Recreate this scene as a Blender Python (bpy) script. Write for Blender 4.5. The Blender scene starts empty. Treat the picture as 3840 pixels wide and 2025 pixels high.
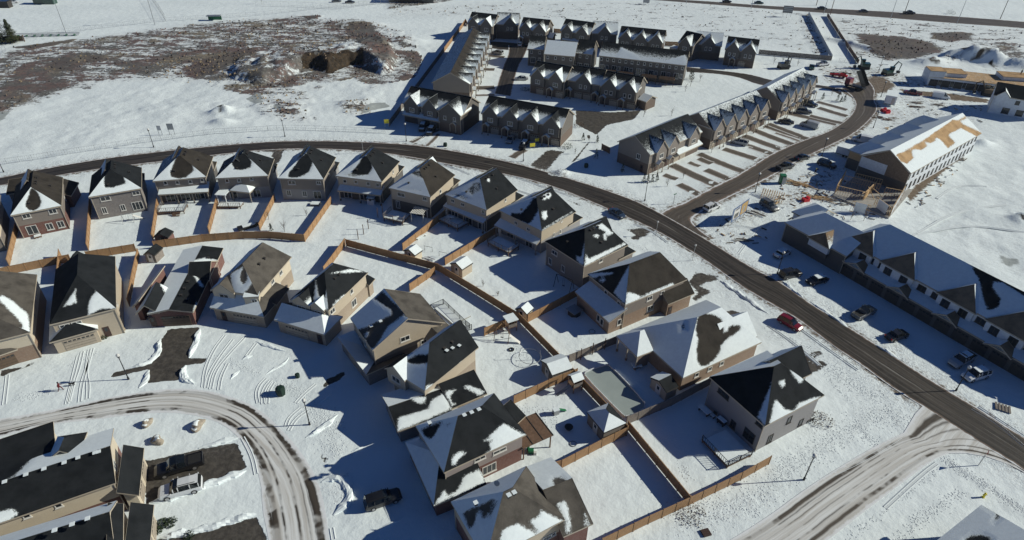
import bpy, bmesh, math, random
import numpy as np
from mathutils import Vector, Matrix, Quaternion
random.seed(7)
rad = math.radians
sc = bpy.context.scene
# ------------------------------------------------------------------ camera
CH = 75.0; FPX = 2400.0; PITCH = rad(35.12); ROLL = rad(1.1)
FW = Vector((0, math.cos(PITCH), -math.sin(PITCH)))
_r = Vector((1, 0, 0)); _u = _r.cross(FW)
RT = _r * math.cos(ROLL) + _u * math.sin(ROLL); UP = -_r * math.sin(ROLL) + _u * math.cos(ROLL)
cam = bpy.data.cameras.new('camera'); cam.sensor_width = 36; cam.lens = 36 * FPX / 3840
cam.clip_start = 1; cam.clip_end = 6000
camo = bpy.data.objects.new('camera', cam); sc.collection.objects.link(camo)
m = Matrix.Identity(4)
for i in range(3):
    m[i][0], m[i][1], m[i][2] = RT[i], UP[i], -FW[i]
m[2][3] = CH
camo.matrix_world = m; sc.camera = camo
# ------------------------------------------------------------------ light
SUN_EL = 27.5; SUN_AZ = 5.7          # the sun stands to the right (+X) and a little ahead
w = bpy.data.worlds.new('World'); sc.world = w; w.use_nodes = True
nt = w.node_tree; bg = nt.nodes['Background']
sky = nt.nodes.new('ShaderNodeTexSky'); sky.sky_type = 'NISHITA'; sky.sun_disc = False
sky.sun_elevation = rad(SUN_EL); sky.sun_rotation = rad(90 - SUN_AZ)
sky.air_density = 0.8; sky.dust_density = 0.1; sky.ozone_density = 10.0; sky.altitude = 2500
nt.links.new(sky.outputs[0], bg.inputs[0]); bg.inputs[1].default_value = 0.066
sl = bpy.data.lights.new('sun', 'SUN'); sl.energy = 5.0; sl.angle = rad(0.5); sl.color = (1.0, 0.975, 0.84)
so = bpy.data.objects.new('sun', sl); sc.collection.objects.link(so)
sd = Vector((math.cos(rad(SUN_AZ)) * math.cos(rad(SUN_EL)), math.sin(rad(SUN_AZ)) * math.cos(rad(SUN_EL)), math.sin(rad(SUN_EL))))
so.rotation_euler = sd.to_track_quat('Z', 'Y').to_euler(); so.location = (0, 0, 200)
sc.view_settings.view_transform = 'Standard'; sc.view_settings.look = 'None'
sc.view_settings.exposure = -0.08; sc.view_settings.gamma = 1
# ------------------------------------------------------------------ survey: image sheet -> ground metres
K4 = 960 / 2576; K6 = 640 / 2576
SHEET = {'o': (0, 0, 3840 / 2576), 'a': (0, 930, K6), 'b': (640, 930, K6), 'e': (1380, 1440, K6), 'f': (1600, 1688, K6),
         'h': (1700, 30, K6), 'i': (2260, 100, K6), 'j': (2520, 250, K6), 'k': (3200, 1000, K6)}
for c_ in range(4):
    for r_ in range(4): SHEET['%d%d' % (c_, r_)] = (960 * c_, 506 * r_, K4)
CUR = ['00']
def px(p):
    s = SHEET[p[2] if len(p) > 2 else CUR[0]]
    return (s[0] + s[2] * p[0], s[1] + s[2] * p[1])
def ray(p):
    u = px(p)
    return FW + RT * ((u[0] - 1920) / FPX) - UP * ((u[1] - 1012.5) / FPX)
def g(p, z=0.0):
    d = ray(p); t = (z - CH) / d.z
    return Vector((d.x * t, d.y * t, z))
def proj(X):
    d = Vector(X) - Vector((0, 0, CH)); z = d.dot(FW)
    return (1920 + FPX * d.dot(RT) / z, 1012.5 - FPX * d.dot(UP) / z, z)
def hitplane(p, o, n):
    d = ray(p); c = Vector((0, 0, CH)); t = (o - c).dot(n) / d.dot(n)
    return c + d * t
def polydist(P, poly):
    """signed distance (+ inside) of points P (n,2) to polygon, same units"""
    P = np.asarray(P, float); V = np.asarray(poly, float); n = len(V)
    best = np.full(len(P), 1e18); ins = np.zeros(len(P), bool)
    for i in range(n):
        a = V[i]; b = V[(i + 1) % n]; e = b - a; L = max(e @ e, 1e-12)
        t = np.clip(((P - a) @ e) / L, 0, 1); q = a + t[:, None] * e
        best = np.minimum(best, ((P - q) ** 2).sum(1))
        cond = (a[1] > P[:, 1]) != (b[1] > P[:, 1])
        with np.errstate(divide='ignore', invalid='ignore'):
            xi = (b[0] - a[0]) * (P[:, 1] - a[1]) / (b[1] - a[1]) + a[0]
        ins ^= cond & (P[:, 0] < xi)
    d = np.sqrt(best); return np.where(ins, d, -d)
def linedist(P, line):
    P = np.asarray(P, float); V = np.asarray(line, float); best = np.full(len(P), 1e18)
    for i in range(len(V) - 1):
        a = V[i]; e = V[i + 1] - a; L = max(e @ e, 1e-12)
        t = np.clip(((P - a) @ e) / L, 0, 1); q = a + t[:, None] * e
        best = np.minimum(best, ((P - q) ** 2).sum(1))
    return np.sqrt(best)
# ------------------------------------------------------------------ materials
MT = {}
def mat(name, col, rough=0.8, metal=0.0, noise=0.0, scale=2.0, bump=0.0, bscale=20.0, spec=0.3, col2=None, coat=0.0):
    if name in MT: return MT[name]
    mm = bpy.data.materials.new(name); mm.use_nodes = True; MT[name] = mm
    n = mm.node_tree.nodes; l = mm.node_tree.links; b = n['Principled BSDF']
    b.inputs['Base Color'].default_value = (*col, 1); b.inputs['Roughness'].default_value = rough
    b.inputs['Metallic'].default_value = metal; b.inputs['Specular IOR Level'].default_value = spec
    b.inputs['Coat Weight'].default_value = coat
    tc = n.new('ShaderNodeTexCoord')
    if noise > 0:
        t = n.new('ShaderNodeTexNoise'); t.inputs['Scale'].default_value = scale; t.inputs['Detail'].default_value = 6; t.inputs['Roughness'].default_value = 0.65
        l.new(tc.outputs['Object'], t.inputs[0]); r = n.new('ShaderNodeValToRGB')
        r.color_ramp.elements[0].position = 0.3; r.color_ramp.elements[1].position = 0.7
        lo = col2 or tuple(c * (1 - noise) for c in col); hi = col if col2 else tuple(min(1, c * (1 + noise)) for c in col)
        r.color_ramp.elements[0].color = (*lo, 1); r.color_ramp.elements[1].color = (*hi, 1)
        l.new(t.outputs[0], r.inputs[0]); l.new(r.outputs[0], b.inputs['Base Color'])
    if bump > 0:
        t = n.new('ShaderNodeTexNoise'); t.inputs['Scale'].default_value = bscale; t.inputs['Detail'].default_value = 4
        l.new(tc.outputs['Object'], t.inputs[0]); bm_ = n.new('ShaderNodeBump'); bm_.inputs['Strength'].default_value = bump; bm_.inputs['Distance'].default_value = 0.1
        l.new(t.outputs[0], bm_.inputs['Height']); l.new(bm_.outputs[0], b.inputs['Normal'])
    return mm
class NG:
    """small node-graph helper"""
    def __init__(s, name):
        s.m = bpy.data.materials.new(name); s.m.use_nodes = True; s.t = s.m.node_tree
        s.n = s.t.nodes; s.l = s.t.links; s.b = s.n['Principled BSDF']; s.tc = s.n.new('ShaderNodeTexCoord'); MT[name] = s.m
    def put(s, inp, v):
        if hasattr(v, 'links') or isinstance(v, bpy.types.NodeSocket): s.l.new(v, inp)
        else: inp.default_value = v
    def attr(s, name):
        a = s.n.new('ShaderNodeAttribute'); a.attribute_name = name; return a.outputs['Fac']
    def noise(s, scale, detail=4, rough=0.55, vec=None, dist=0.0, stretch=None):
        t = s.n.new('ShaderNodeTexNoise'); t.inputs['Scale'].default_value = scale; t.inputs['Detail'].default_value = detail
        t.inputs['Roughness'].default_value = rough; t.inputs['Distortion'].default_value = dist
        v = vec or s.tc.outputs['Object']
        if stretch:
            mp = s.n.new('ShaderNodeMapping'); mp.inputs['Scale'].default_value = stretch[:3]
            if len(stretch) > 3: mp.inputs['Rotation'].default_value = (0, 0, stretch[3])
            s.l.new(v, mp.inputs[0]); v = mp.outputs[0]
        s.l.new(v, t.inputs[0]); return t.outputs[0]
    def math(s, op, a, b=0.0, clamp=False):
        x = s.n.new('ShaderNodeMath'); x.operation = op; x.use_clamp = clamp
        s.put(x.inputs[0], a); s.put(x.inputs[1], b); return x.outputs[0]
    def step(s, v, lo, hi, smooth=True):
        x = s.n.new('ShaderNodeMapRange'); x.interpolation_type = 'SMOOTHSTEP' if smooth else 'LINEAR'
        s.put(x.inputs[0], v); x.inputs[1].default_value = lo; x.inputs[2].default_value = hi; return x.outputs[0]
    def mix(s, f, a, b):
        x = s.n.new('ShaderNodeMix'); x.data_type = 'RGBA'
        s.put(x.inputs[0], f)
        for i, v in ((6, a), (7, b)):
            if isinstance(v, tuple): x.inputs[i].default_value = (*v[:3], 1)
            else: s.l.new(v, x.inputs[i])
        return x.outputs[2]
    def bump(s, h, strength=0.5, dist=0.1, nrm=None):
        x = s.n.new('ShaderNodeBump'); x.inputs['Strength'].default_value = strength; x.inputs['Distance'].default_value = dist
        s.l.new(h, x.inputs['Height'])
        if nrm: s.l.new(nrm, x.inputs['Normal'])
        return x.outputs[0]
SNOW = (0.77, 0.835, 0.85); SNOW2 = (0.70, 0.76, 0.78)
def make_roof_mat(name, c1, c2):
    s = NG(name)
    at = s.attr('snow'); nz = s.noise(1.6, 6, 0.7); nz2 = s.noise(9, 3, 0.7)
    v = s.math('ADD', at, s.math('MULTIPLY', s.math('SUBTRACT', nz, 0.5), 0.7))
    v = s.math('ADD', v, s.math('MULTIPLY', s.math('SUBTRACT', nz2, 0.5), 0.9))
    f = s.step(v, 0.38, 0.62)
    sh = s.mix(s.step(s.noise(14, 3, 0.8), 0.35, 0.7), c1, c2)
    sh = s.mix(s.step(s.noise(0.5, 3, 0.6), 0.35, 0.75), sh, tuple(x * 0.72 for x in c1))
    thin = s.mix(s.step(nz, 0.3, 0.7), SNOW, SNOW2)
    s.put(s.b.inputs['Base Color'], s.mix(f, sh, thin))
    s.b.inputs['Roughness'].default_value = 0.9; s.b.inputs['Specular IOR Level'].default_value = 0.12
    h = s.math('ADD', s.math('MULTIPLY', f, 1.0), s.math('MULTIPLY', s.noise(30, 3), 0.15))
    s.put(s.b.inputs['Normal'], s.bump(h, 0.55, 0.06)); return s.m
make_roof_mat('shingle_charcoal', (0.014, 0.0165, 0.019), (0.025, 0.0275, 0.030))
make_roof_mat('shingle_brown', (0.034, 0.030, 0.026), (0.056, 0.049, 0.041))
make_roof_mat('shingle_taupe', (0.075, 0.068, 0.060), (0.135, 0.122, 0.105))
make_roof_mat('osb_shaded', (0.22, 0.155, 0.10), (0.32, 0.225, 0.14))  # OSB with the shade on the gables darkened into its colour
make_roof_mat('osb_sheathing', (0.42, 0.27, 0.14), (0.55, 0.37, 0.2))
def siding(name, col, pitch=0.2, amt=0.12):
    s = NG(name); w_ = s.n.new('ShaderNodeTexWave'); w_.wave_type = 'BANDS'; w_.bands_direction = 'Z'; w_.wave_profile = 'SAW'
    w_.inputs['Scale'].default_value = 1 / (pitch * 3.18); s.l.new(s.tc.outputs['Object'], w_.inputs[0])
    c = s.mix(s.step(w_.outputs['Fac'], 0.0, 0.25), tuple(x * (1 - amt) for x in col), col)
    c = s.mix(s.math('MULTIPLY', s.step(s.noise(0.8, 5), 0.35, 0.75), 0.3), c, tuple(x * 0.8 for x in col))
    s.put(s.b.inputs['Base Color'], c); s.b.inputs['Roughness'].default_value = 0.7
    s.put(s.b.inputs['Normal'], s.bump(w_.outputs['Fac'], 0.25, 0.03)); return s.m
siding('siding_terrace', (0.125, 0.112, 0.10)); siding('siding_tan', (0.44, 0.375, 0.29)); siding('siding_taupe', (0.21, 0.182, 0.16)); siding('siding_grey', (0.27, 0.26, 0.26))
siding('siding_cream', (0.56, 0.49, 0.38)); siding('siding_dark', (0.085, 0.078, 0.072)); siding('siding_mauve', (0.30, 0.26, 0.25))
def brick(name, c1, c2, mo=(0.3, 0.28, 0.26)):
    s = NG(name); b = s.n.new('ShaderNodeTexBrick'); b.inputs['Scale'].default_value = 1.0
    b.inputs['Brick Width'].default_value = 0.24; b.inputs['Row Height'].default_value = 0.085; b.inputs['Mortar Size'].default_value = 0.008
    b.inputs['Color1'].default_value = (*c1, 1); b.inputs['Color2'].default_value = (*c2, 1); b.inputs['Mortar'].default_value = (*mo, 1)
    sp = s.n.new('ShaderNodeSeparateXYZ'); s.l.new(s.tc.outputs['Object'], sp.inputs[0])
    cb = s.n.new('ShaderNodeCombineXYZ'); s.l.new(s.math('ADD', sp.outputs[0], sp.outputs[1]), cb.inputs[0]); s.l.new(sp.outputs[2], cb.inputs[1])
    s.l.new(cb.outputs[0], b.inputs[0])
    c = s.mix(s.step(s.noise(3, 5, 0.7), 0.35, 0.7), b.outputs[0], tuple(x * 0.8 for x in c1))
    s.put(s.b.inputs['Base Color'], c); s.b.inputs['Roughness'].default_value = 0.9; return s.m
brick('brick_red', (0.17, 0.075, 0.06), (0.13, 0.06, 0.05), (0.22, 0.17, 0.15)); brick('brick_brown', (0.30, 0.205, 0.14), (0.22, 0.14, 0.10)); brick('brick_buff', (0.36, 0.29, 0.22), (0.28, 0.22, 0.165))
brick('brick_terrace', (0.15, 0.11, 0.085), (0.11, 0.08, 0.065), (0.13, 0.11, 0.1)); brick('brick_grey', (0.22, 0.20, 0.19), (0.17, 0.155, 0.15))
mat('trim', (0.55, 0.53, 0.5), 0.6, noise=0.1); mat('trim_tan', (0.40, 0.35, 0.28), 0.6, noise=0.1); mat('trim_dark', (0.05, 0.045, 0.04), 0.6)
mat('window_glass', (0.02, 0.025, 0.03), 0.08, spec=0.6); mat('window_white', (0.62, 0.61, 0.58), 0.5)
mat('garage_tan', (0.36, 0.31, 0.25), 0.6, noise=0.1); mat('garage_brown', (0.12, 0.085, 0.06), 0.6, noise=0.15)
mat('door_dark', (0.06, 0.035, 0.03), 0.5); mat('concrete', (0.33, 0.32, 0.3), 0.9, noise=0.2, scale=1.5)
mat('snow', SNOW, 0.75, noise=0.06, scale=0.8, bump=0.35, bscale=1.2)
mat('black_metal', (0.02, 0.02, 0.022), 0.45); mat('galvanised', (0.35, 0.36, 0.37), 0.45, metal=0.6); mat('lamp_glass', (0.6, 0.6, 0.58), 0.25)
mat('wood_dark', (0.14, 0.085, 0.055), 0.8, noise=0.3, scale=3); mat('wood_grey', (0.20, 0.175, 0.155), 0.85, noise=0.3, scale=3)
mat('stud', (0.52, 0.36, 0.20), 0.8, noise=0.2, scale=2); mat('osb', (0.50, 0.33, 0.17), 0.85, noise=0.25, scale=4)
mat('house_wrap', (0.62, 0.65, 0.68), 0.5, noise=0.12, scale=1.5); mat('tarp_red', (0.5, 0.02, 0.03), 0.5); mat('sign_yellow', (0.7, 0.6, 0.05), 0.5)
mat('soil', (0.10, 0.075, 0.05), 0.95, noise=0.4, scale=0.6, bump=0.8, bscale=2)
mat('rubber', (0.02, 0.02, 0.02), 0.8); mat('hub', (0.45, 0.45, 0.46), 0.35, metal=0.7); mat('car_glass', (0.01, 0.013, 0.016), 0.05, spec=0.7)
mat('head_lamp', (0.7, 0.7, 0.68), 0.15); mat('tail_lamp', (0.35, 0.02, 0.02), 0.3)
mat('bark', (0.10, 0.075, 0.06), 0.9, noise=0.3, scale=5); mat('conifer', (0.03, 0.045, 0.022), 0.9, noise=0.5, scale=1.5); mat('dry_brush', (0.16, 0.12, 0.09), 0.95, noise=0.4, scale=2)
mat('ice', (0.30, 0.345, 0.335), 0.25, noise=0.08, scale=0.3)
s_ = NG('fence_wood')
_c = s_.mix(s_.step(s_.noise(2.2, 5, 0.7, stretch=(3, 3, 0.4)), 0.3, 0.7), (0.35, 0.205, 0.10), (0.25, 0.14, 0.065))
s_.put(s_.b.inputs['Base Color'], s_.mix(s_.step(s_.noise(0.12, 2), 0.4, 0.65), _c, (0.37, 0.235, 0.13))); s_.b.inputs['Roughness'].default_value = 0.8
for nm, c in (('paint_white', (0.62, 0.64, 0.66)), ('paint_black', (0.012, 0.012, 0.014)), ('paint_red', (0.17, 0.008, 0.016)), ('paint_grey', (0.10, 0.105, 0.11)),
              ('paint_silver', (0.36, 0.37, 0.38)), ('paint_blue', (0.03, 0.05, 0.09)), ('paint_green', (0.02, 0.06, 0.04))):
    mat(nm, c, 0.28, metal=0.0, noise=0.08, scale=0.6, coat=0.5, spec=0.5)
# ------------------------------------------------------------------ mesh helpers
C = sc.collection
class MB:
    def __init__(s): s.v = []; s.f = []; s.mi = []; s.mats = []; s.att = {}
    def mid(s, name):
        if name not in s.mats: s.mats.append(name)
        return s.mats.index(name)
    def face(s, pts, m_):
        b = len(s.v); s.v += [tuple(p) for p in pts]; s.f.append(tuple(range(b, b + len(pts)))); s.mi.append(s.mid(m_))
    def box(s, c, sz, m_, rot=0.0, tilt=None):
        cx, cy, cz = c; a, b_, h = sz[0] / 2, sz[1] / 2, sz[2] / 2; co, si = math.cos(rot), math.sin(rot); P = []
        for z in (-h, h):
            for x, y in ((-a, -b_), (a, -b_), (a, b_), (-a, b_)):
                P.append((cx + x * co - y * si, cy + x * si + y * co, cz + z))
        n = len(s.v); s.v += P; k = s.mid(m_)
        for f in ((3, 2, 1, 0), (4, 5, 6, 7), (0, 1, 5, 4), (1, 2, 6, 5), (2, 3, 7, 6), (3, 0, 4, 7)):
            s.f.append(tuple(n + i for i in f)); s.mi.append(k)
    def prism(s, pts, z0, z1, m_):
        n = len(s.v); k = len(pts); s.v += [(p[0], p[1], z0) for p in pts] + [(p[0], p[1], z1) for p in pts]; q = s.mid(m_)
        s.f.append(tuple(n + k + i for i in range(k))); s.mi.append(q); s.f.append(tuple(n + k - 1 - i for i in range(k))); s.mi.append(q)
        for i in range(k):
            j = (i + 1) % k; s.f.append((n + i, n + j, n + k + j, n + k + i)); s.mi.append(q)
    def tube(s, pts, rs, m_, n=8, cap=True):
        q = s.mid(m_); base = len(s.v); pts = [Vector(p) for p in pts]
        if not isinstance(rs, (list, tuple)): rs = [rs] * len(pts)
        for i, p in enumerate(pts):
            d = (pts[min(i + 1, len(pts) - 1)] - pts[max(i - 1, 0)]).normalized()
            a = d.orthogonal().normalized(); b = d.cross(a)
            for k in range(n):
                t = 2 * math.pi * k / n; s.v.append(tuple(p + (a * math.cos(t) + b * math.sin(t)) * rs[i]))
        for i in range(len(pts) - 1):
            for k in range(n):
                k2 = (k + 1) % n; s.f.append((base + i * n + k, base + i * n + k2, base + (i + 1) * n + k2, base + (i + 1) * n + k)); s.mi.append(q)
        if cap:
            s.f.append(tuple(base + n - 1 - k for k in range(n))); s.mi.append(q)
            s.f.append(tuple(base + (len(pts) - 1) * n + k for k in range(n))); s.mi.append(q)
    def mesh(s, name):
        me = bpy.data.meshes.new(name); me.from_pydata(s.v, [], s.f)
        for nm in s.mats: me.materials.append(MT[nm])
        me.polygons.foreach_set('material_index', s.mi)
        for k, vals in s.att.items():
            a = me.attributes.new(k, 'FLOAT', 'POINT'); a.data.foreach_set('value', vals)
        me.update(); return me
    def obj(s, name, parent=None, loc=None, local=True):
        """links as ONE object; vertices given in the parent's frame"""
        o = bpy.data.objects.new(name, s.mesh(name)); C.objects.link(o)
        if loc is not None: o.location = loc
        if parent is not None: o.parent = parent
        return o
def link(name, me, parent=None, loc=(0, 0, 0), rz=0.0):
    o = bpy.data.objects.new(name, me); C.objects.link(o); o.location = loc; o.rotation_euler = (0, 0, rz)
    if parent is not None: o.parent = parent
    return o
def tag(o, label=None, cat=None, group=None, kind=None):
    if label: o['label'] = label
    if cat: o['category'] = cat
    if group: o['group'] = group
    if kind: o['kind'] = kind
    return o
def thing(name, label, cat, loc=(0, 0, 0), rz=0.0, group=None):
    o = bpy.data.objects.new(name, None); C.objects.link(o); o.location = loc; o.rotation_euler = (0, 0, rz); o.empty_display_size = 0.5
    return tag(o, label, cat, group)
def dup(root, loc, rz, label, group=None, scale=None):
    r = root.copy(); C.objects.link(r); r.location = loc; r.rotation_euler = (0, 0, rz); r['label'] = label
    if group: r['group'] = group
    if scale: r.scale = scale
    for ch in list(root.children):
        c = ch.copy(); C.objects.link(c); c.parent = r
        for q in ch.children:
            d = q.copy(); C.objects.link(d); d.parent = c
    return r
# ------------------------------------------------------------------ house builder
def roof_face(mb, a, b, c, d, base, polys, mt, seg=0.45):
    """a-b along the eave, d-c above it (d over a, c over b)"""
    a, b, c, d = map(Vector, (a, b, c, d))
    nu = max(2, int((b - a).length / seg)); nv = max(2, int(((d - a).length + (c - b).length) / 2 / seg)); nu = min(nu, 70); nv = min(nv, 30)
    V = []
    for j in range(nv + 1):
        t = j / nv; p = a.lerp(d, t); q = b.lerp(c, t)
        for i in range(nu + 1): V.append(p.lerp(q, i / nu))
    if isinstance(base, tuple): s = np.repeat(np.linspace(base[0], base[1], nv + 1), nu + 1)
    else: s = np.full(len(V), float(base))
    if polys:
        pr = np.array([proj(p) for p in V]); P = pr[:, :2]; sc_ = pr[:, 2] / FPX
        for poly, val in polys:
            dd = polydist(P, [px(q) for q in poly]) * sc_ / 0.55
            k = np.clip(dd * 0.5 + 0.5, 0, 1); s = s * (1 - k) + val * k
    n0 = len(mb.v); inv = mb.inv
    for p, k in zip(V, s):
        q = Vector((p.x, p.y, p.z + 0.11 * k)); mb.v.append(tuple(inv @ q))
    mb.att.setdefault('snow', []).extend(s.tolist()); mi = mb.mid(mt)
    for j in range(nv):
        for i in range(nu):
            k = n0 + j * (nu + 1) + i; mb.f.append((k, k + 1, k + nu + 2, k + nu + 1)); mb.mi.append(mi)
_wc = {}
def win_mesh(w, h, kind='window', col='window_white'):
    key = (round(w, 1), round(h, 1), kind, col)
    if key in _wc: return _wc[key]
    w, h = key[0], key[1]; m1 = MB(); m2 = MB(); t = 0.11
    if kind in ('window', 'patio_door'):
        for x in (-w / 2 + t / 2, w / 2 - t / 2): m1.box((x, -0.03, 0), (t, 0.08, h), col)
        for z in (-h / 2 + t / 2, h / 2 - t / 2): m1.box((0, -0.032, z), (w - 2 * t + .02, 0.076, t), col)
        if w > 0.9:
            n = 1 if w < 2.2 else 2
            for i in range(n): m1.box((-w / 2 + w * (i + 1) / (n + 1), -0.03, 0), (0.08, 0.07, h - 2 * t), col)
        if kind == 'window': m1.box((0, -0.06, -h / 2 - 0.06), (w + 0.16, 0.15, 0.09), col)
        m2.box((0, -0.012, 0), (w - t, 0.03, h - t), 'window_glass')
    elif kind == 'garage_door':
        m1.box((0, -0.02, 0), (w, 0.06, h), col)
        for i in range(1, 4): m1.box((0, -0.055, -h / 2 + h * i / 4), (w - 0.02, 0.012, 0.04), 'trim_dark')
        n = max(2, int(w / 0.6))
        for i in range(n): m2.box((-w / 2 + w * (i + .5) / n, -0.052, h / 2 - h / 8), (w / n * 0.7, 0.02, h / 8), 'window_glass')
    else:
        m1.box((0, -0.02, 0), (w, 0.06, h), col); m2.box((0, -0.055, h * 0.22), (w * 0.45, 0.02, h * 0.35), 'window_glass')
    _wc[key] = (m1.mesh(kind), m2.mesh('pane')); return _wc[key]
class House:
    def __init__(s, name, label, cat='house', roof='shingle_charcoal', low='brick_brown', up='siding_tan', zs=2.9, trim='trim_tan', wcol='window_white', group=None):
        s.name, s.label, s.cat, s.roof, s.low, s.up, s.zs, s.trim, s.wcol, s.group = name, label, cat, roof, low, up, zs, trim, wcol, group
        s.root = None; s.b = []
    def setroot(s, ctr, ang):
        s.ang = ang; s.root = thing(s.name, s.label, s.cat, (ctr.x, ctr.y, 0), ang, s.group)
        s.M = Matrix.Translation((ctr.x, ctr.y, 0)) @ Matrix.Rotation(ang, 4, 'Z'); s.inv = s.M.inverted()
    def mb(s): x = MB(); x.inv = s.inv; return x
    def block(s, A, B, C=None, ze=5.8, d=None, ax='d', e1=None, e2=None, rz=None, pitch=0.66, ang=None, w=None, **kw):
        """A near-left, B near-right, C far-right eave corners in the survey sheets"""
        if A is not None:
            a = g(A, ze); b = g(B, ze); u = (b - a).normalized(); w = (b - a).length
            if w < 0: pass
            v = Vector((-u.y, u.x, 0))
        else:
            b = g(B, ze); c = g(C, ze); v = (c - b).normalized(); u = Vector((v.y, -v.x, 0)); a = b - u * w
        if C is not None and d is None: d = (g(C, ze) - b).dot(v)
        half = (w if ax == 'd' else d) / 2
        if rz is None: rz = ze + pitch * half
        return s.blockL(a, u, v, w, d, ze, ax, e1, e2, rz, **kw)
    def blockL(s, a, u, v, w, d, ze, ax='d', e1=None, e2=None, rz=9.4, ov=0.4, snow=None, polys=None, z0=0.0, low=None, up=None, zs=None,
               roof=None, rname='roof', wname='wall', walls='NRFL', trim=None, th=0.2):
        a = Vector((a.x, a.y, 0)); D = snow or {}; P = polys or {}
        if s.root is None: s.setroot(a + u * w / 2 + v * d / 2, math.atan2(u.y, u.x))
        def inset(e, end):
            if e is None: return 0.0
            if isinstance(e, (int, float)): return float(e)
            X = g(e, rz)
            t = (X - a).dot(v if ax == 'd' else u); L_ = d if ax == 'd' else w
            r = t if end == 1 else L_ - t
            r = min(max(r, 0.0), L_ * 0.75)
            return 0.0 if r < 1.3 else r
        i1, i2 = inset(e1, 1), inset(e2, 2)
        L_ = d if ax == 'd' else w
        if i1 + i2 > L_ - 0.2: k = (L_ - 0.2) / (i1 + i2); i1 *= k; i2 *= k
        Z = lambda p, z: Vector((p.x, p.y, z))
        A_, B_, C_, D_ = a, a + u * w, a + u * w + v * d, a + v * d
        rf = s.mb(); ud = s.mb(); rm = roof or s.roof; tr = trim or s.trim
        if ax == 'd': p1 = a + u * w / 2 + v * i1; p2 = a + u * w / 2 + v * (d - i2)
        elif ax == 'w': p1 = a + v * d / 2 + u * i1; p2 = a + v * d / 2 + u * (w - i2)
        faces = {}
        if ax == 'd':
            faces['L'] = (Z(D_, ze), Z(A_, ze), Z(p1, rz), Z(p2, rz)); faces['R'] = (Z(B_, ze), Z(C_, ze), Z(p2, rz), Z(p1, rz))
            if i1 > 0: faces['N'] = (Z(A_, ze), Z(B_, ze), Z(p1, rz), Z(p1, rz))
            if i2 > 0: faces['F'] = (Z(C_, ze), Z(D_, ze), Z(p2, rz), Z(p2, rz))
        elif ax == 'w':
            faces['N'] = (Z(A_, ze), Z(B_, ze), Z(p2, rz), Z(p1, rz)); faces['F'] = (Z(C_, ze), Z(D_, ze), Z(p1, rz), Z(p2, rz))
            if i1 > 0: faces['L'] = (Z(D_, ze), Z(A_, ze), Z(p1, rz), Z(p1, rz))
            if i2 > 0: faces['R'] = (Z(B_, ze), Z(C_, ze), Z(p2, rz), Z(p2, rz))
        elif ax == 'sN': faces['N'] = (Z(A_, ze), Z(B_, ze), Z(C_, rz), Z(D_, rz))
        elif ax == 'sF': faces['F'] = (Z(C_, ze), Z(D_, ze), Z(A_, rz), Z(B_, rz))
        elif ax == 'sR': faces['R'] = (Z(B_, ze), Z(C_, ze), Z(D_, rz), Z(A_, rz))
        elif ax == 'sL': faces['L'] = (Z(D_, ze), Z(A_, ze), Z(B_, rz), Z(C_, rz))
        dz = Vector((0, 0, -th)); inv = s.inv
        for k, f in faces.items():
            roof_face(rf, *f, D.get(k, 0), P.get(k), rm)
            ff = f[:3] if (f[2] - f[3]).length < 1e-4 else f
            ud.face([inv @ (p + dz) for p in reversed(ff)], tr)
        # rim: every boundary edge of the roof gets a fascia board
        edges = {}
        for f in faces.values():
            ff = f[:3] if (f[2] - f[3]).length < 1e-4 else f
            for i in range(len(ff)):
                p, q = ff[i], ff[(i + 1) % len(ff)]
                kp = (round(p.x, 2), round(p.y, 2), round(p.z, 2)); kq = (round(q.x, 2), round(q.y, 2), round(q.z, 2))
                if (kq, kp) in edges: del edges[(kq, kp)]
                else: edges[(kp, kq)] = (p, q)
        for p, q in edges.values():
            e_ = Vector((0, 0, 0.045)); ud.face([inv @ (p + dz), inv @ (q + dz), inv @ (q + e_), inv @ (p + e_)], tr)
        rf.obj(rname, s.root); ud.obj('fascia', s.root)
        # walls
        sl = {}
        hw = (rz - ze) / (w / 2); hd = (rz - ze) / (d / 2)
        if ax == 'd': sl = {'L': hw, 'R': hw, 'N': (rz - ze) / i1 if i1 > 0 else None, 'F': (rz - ze) / i2 if i2 > 0 else None}
        elif ax == 'w': sl = {'N': hd, 'F': hd, 'L': (rz - ze) / i1 if i1 > 0 else None, 'R': (rz - ze) / i2 if i2 > 0 else None}
        else: sl = {'N': 0, 'F': 0, 'L': 0, 'R': 0}
        o_ = min(ov, w * 0.2, d * 0.2)
        q = {'A': a + u * o_ + v * o_, 'B': a + u * (w - o_) + v * o_, 'C': a + u * (w - o_) + v * (d - o_), 'D': a + u * o_ + v * (d - o_)}
        cor = {'N': ('A', 'B'), 'R': ('B', 'C'), 'F': ('C', 'D'), 'L': ('D', 'A')}
        lo, upm, zsp = low or s.low, up or s.up, s.zs if zs is None else zs
        wl, wu = s.mb(), s.mb()
        shed = ax[0] == 's'
        def zt(p):
            if not shed: return ze - 0.02
            t = {'sN': (p - a).dot(v) / d, 'sF': 1 - (p - a).dot(v) / d, 'sR': 1 - (p - a).dot(u) / w, 'sL': (p - a).dot(u) / w}[ax]
            return ze + (rz - ze) * t - 0.1
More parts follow.
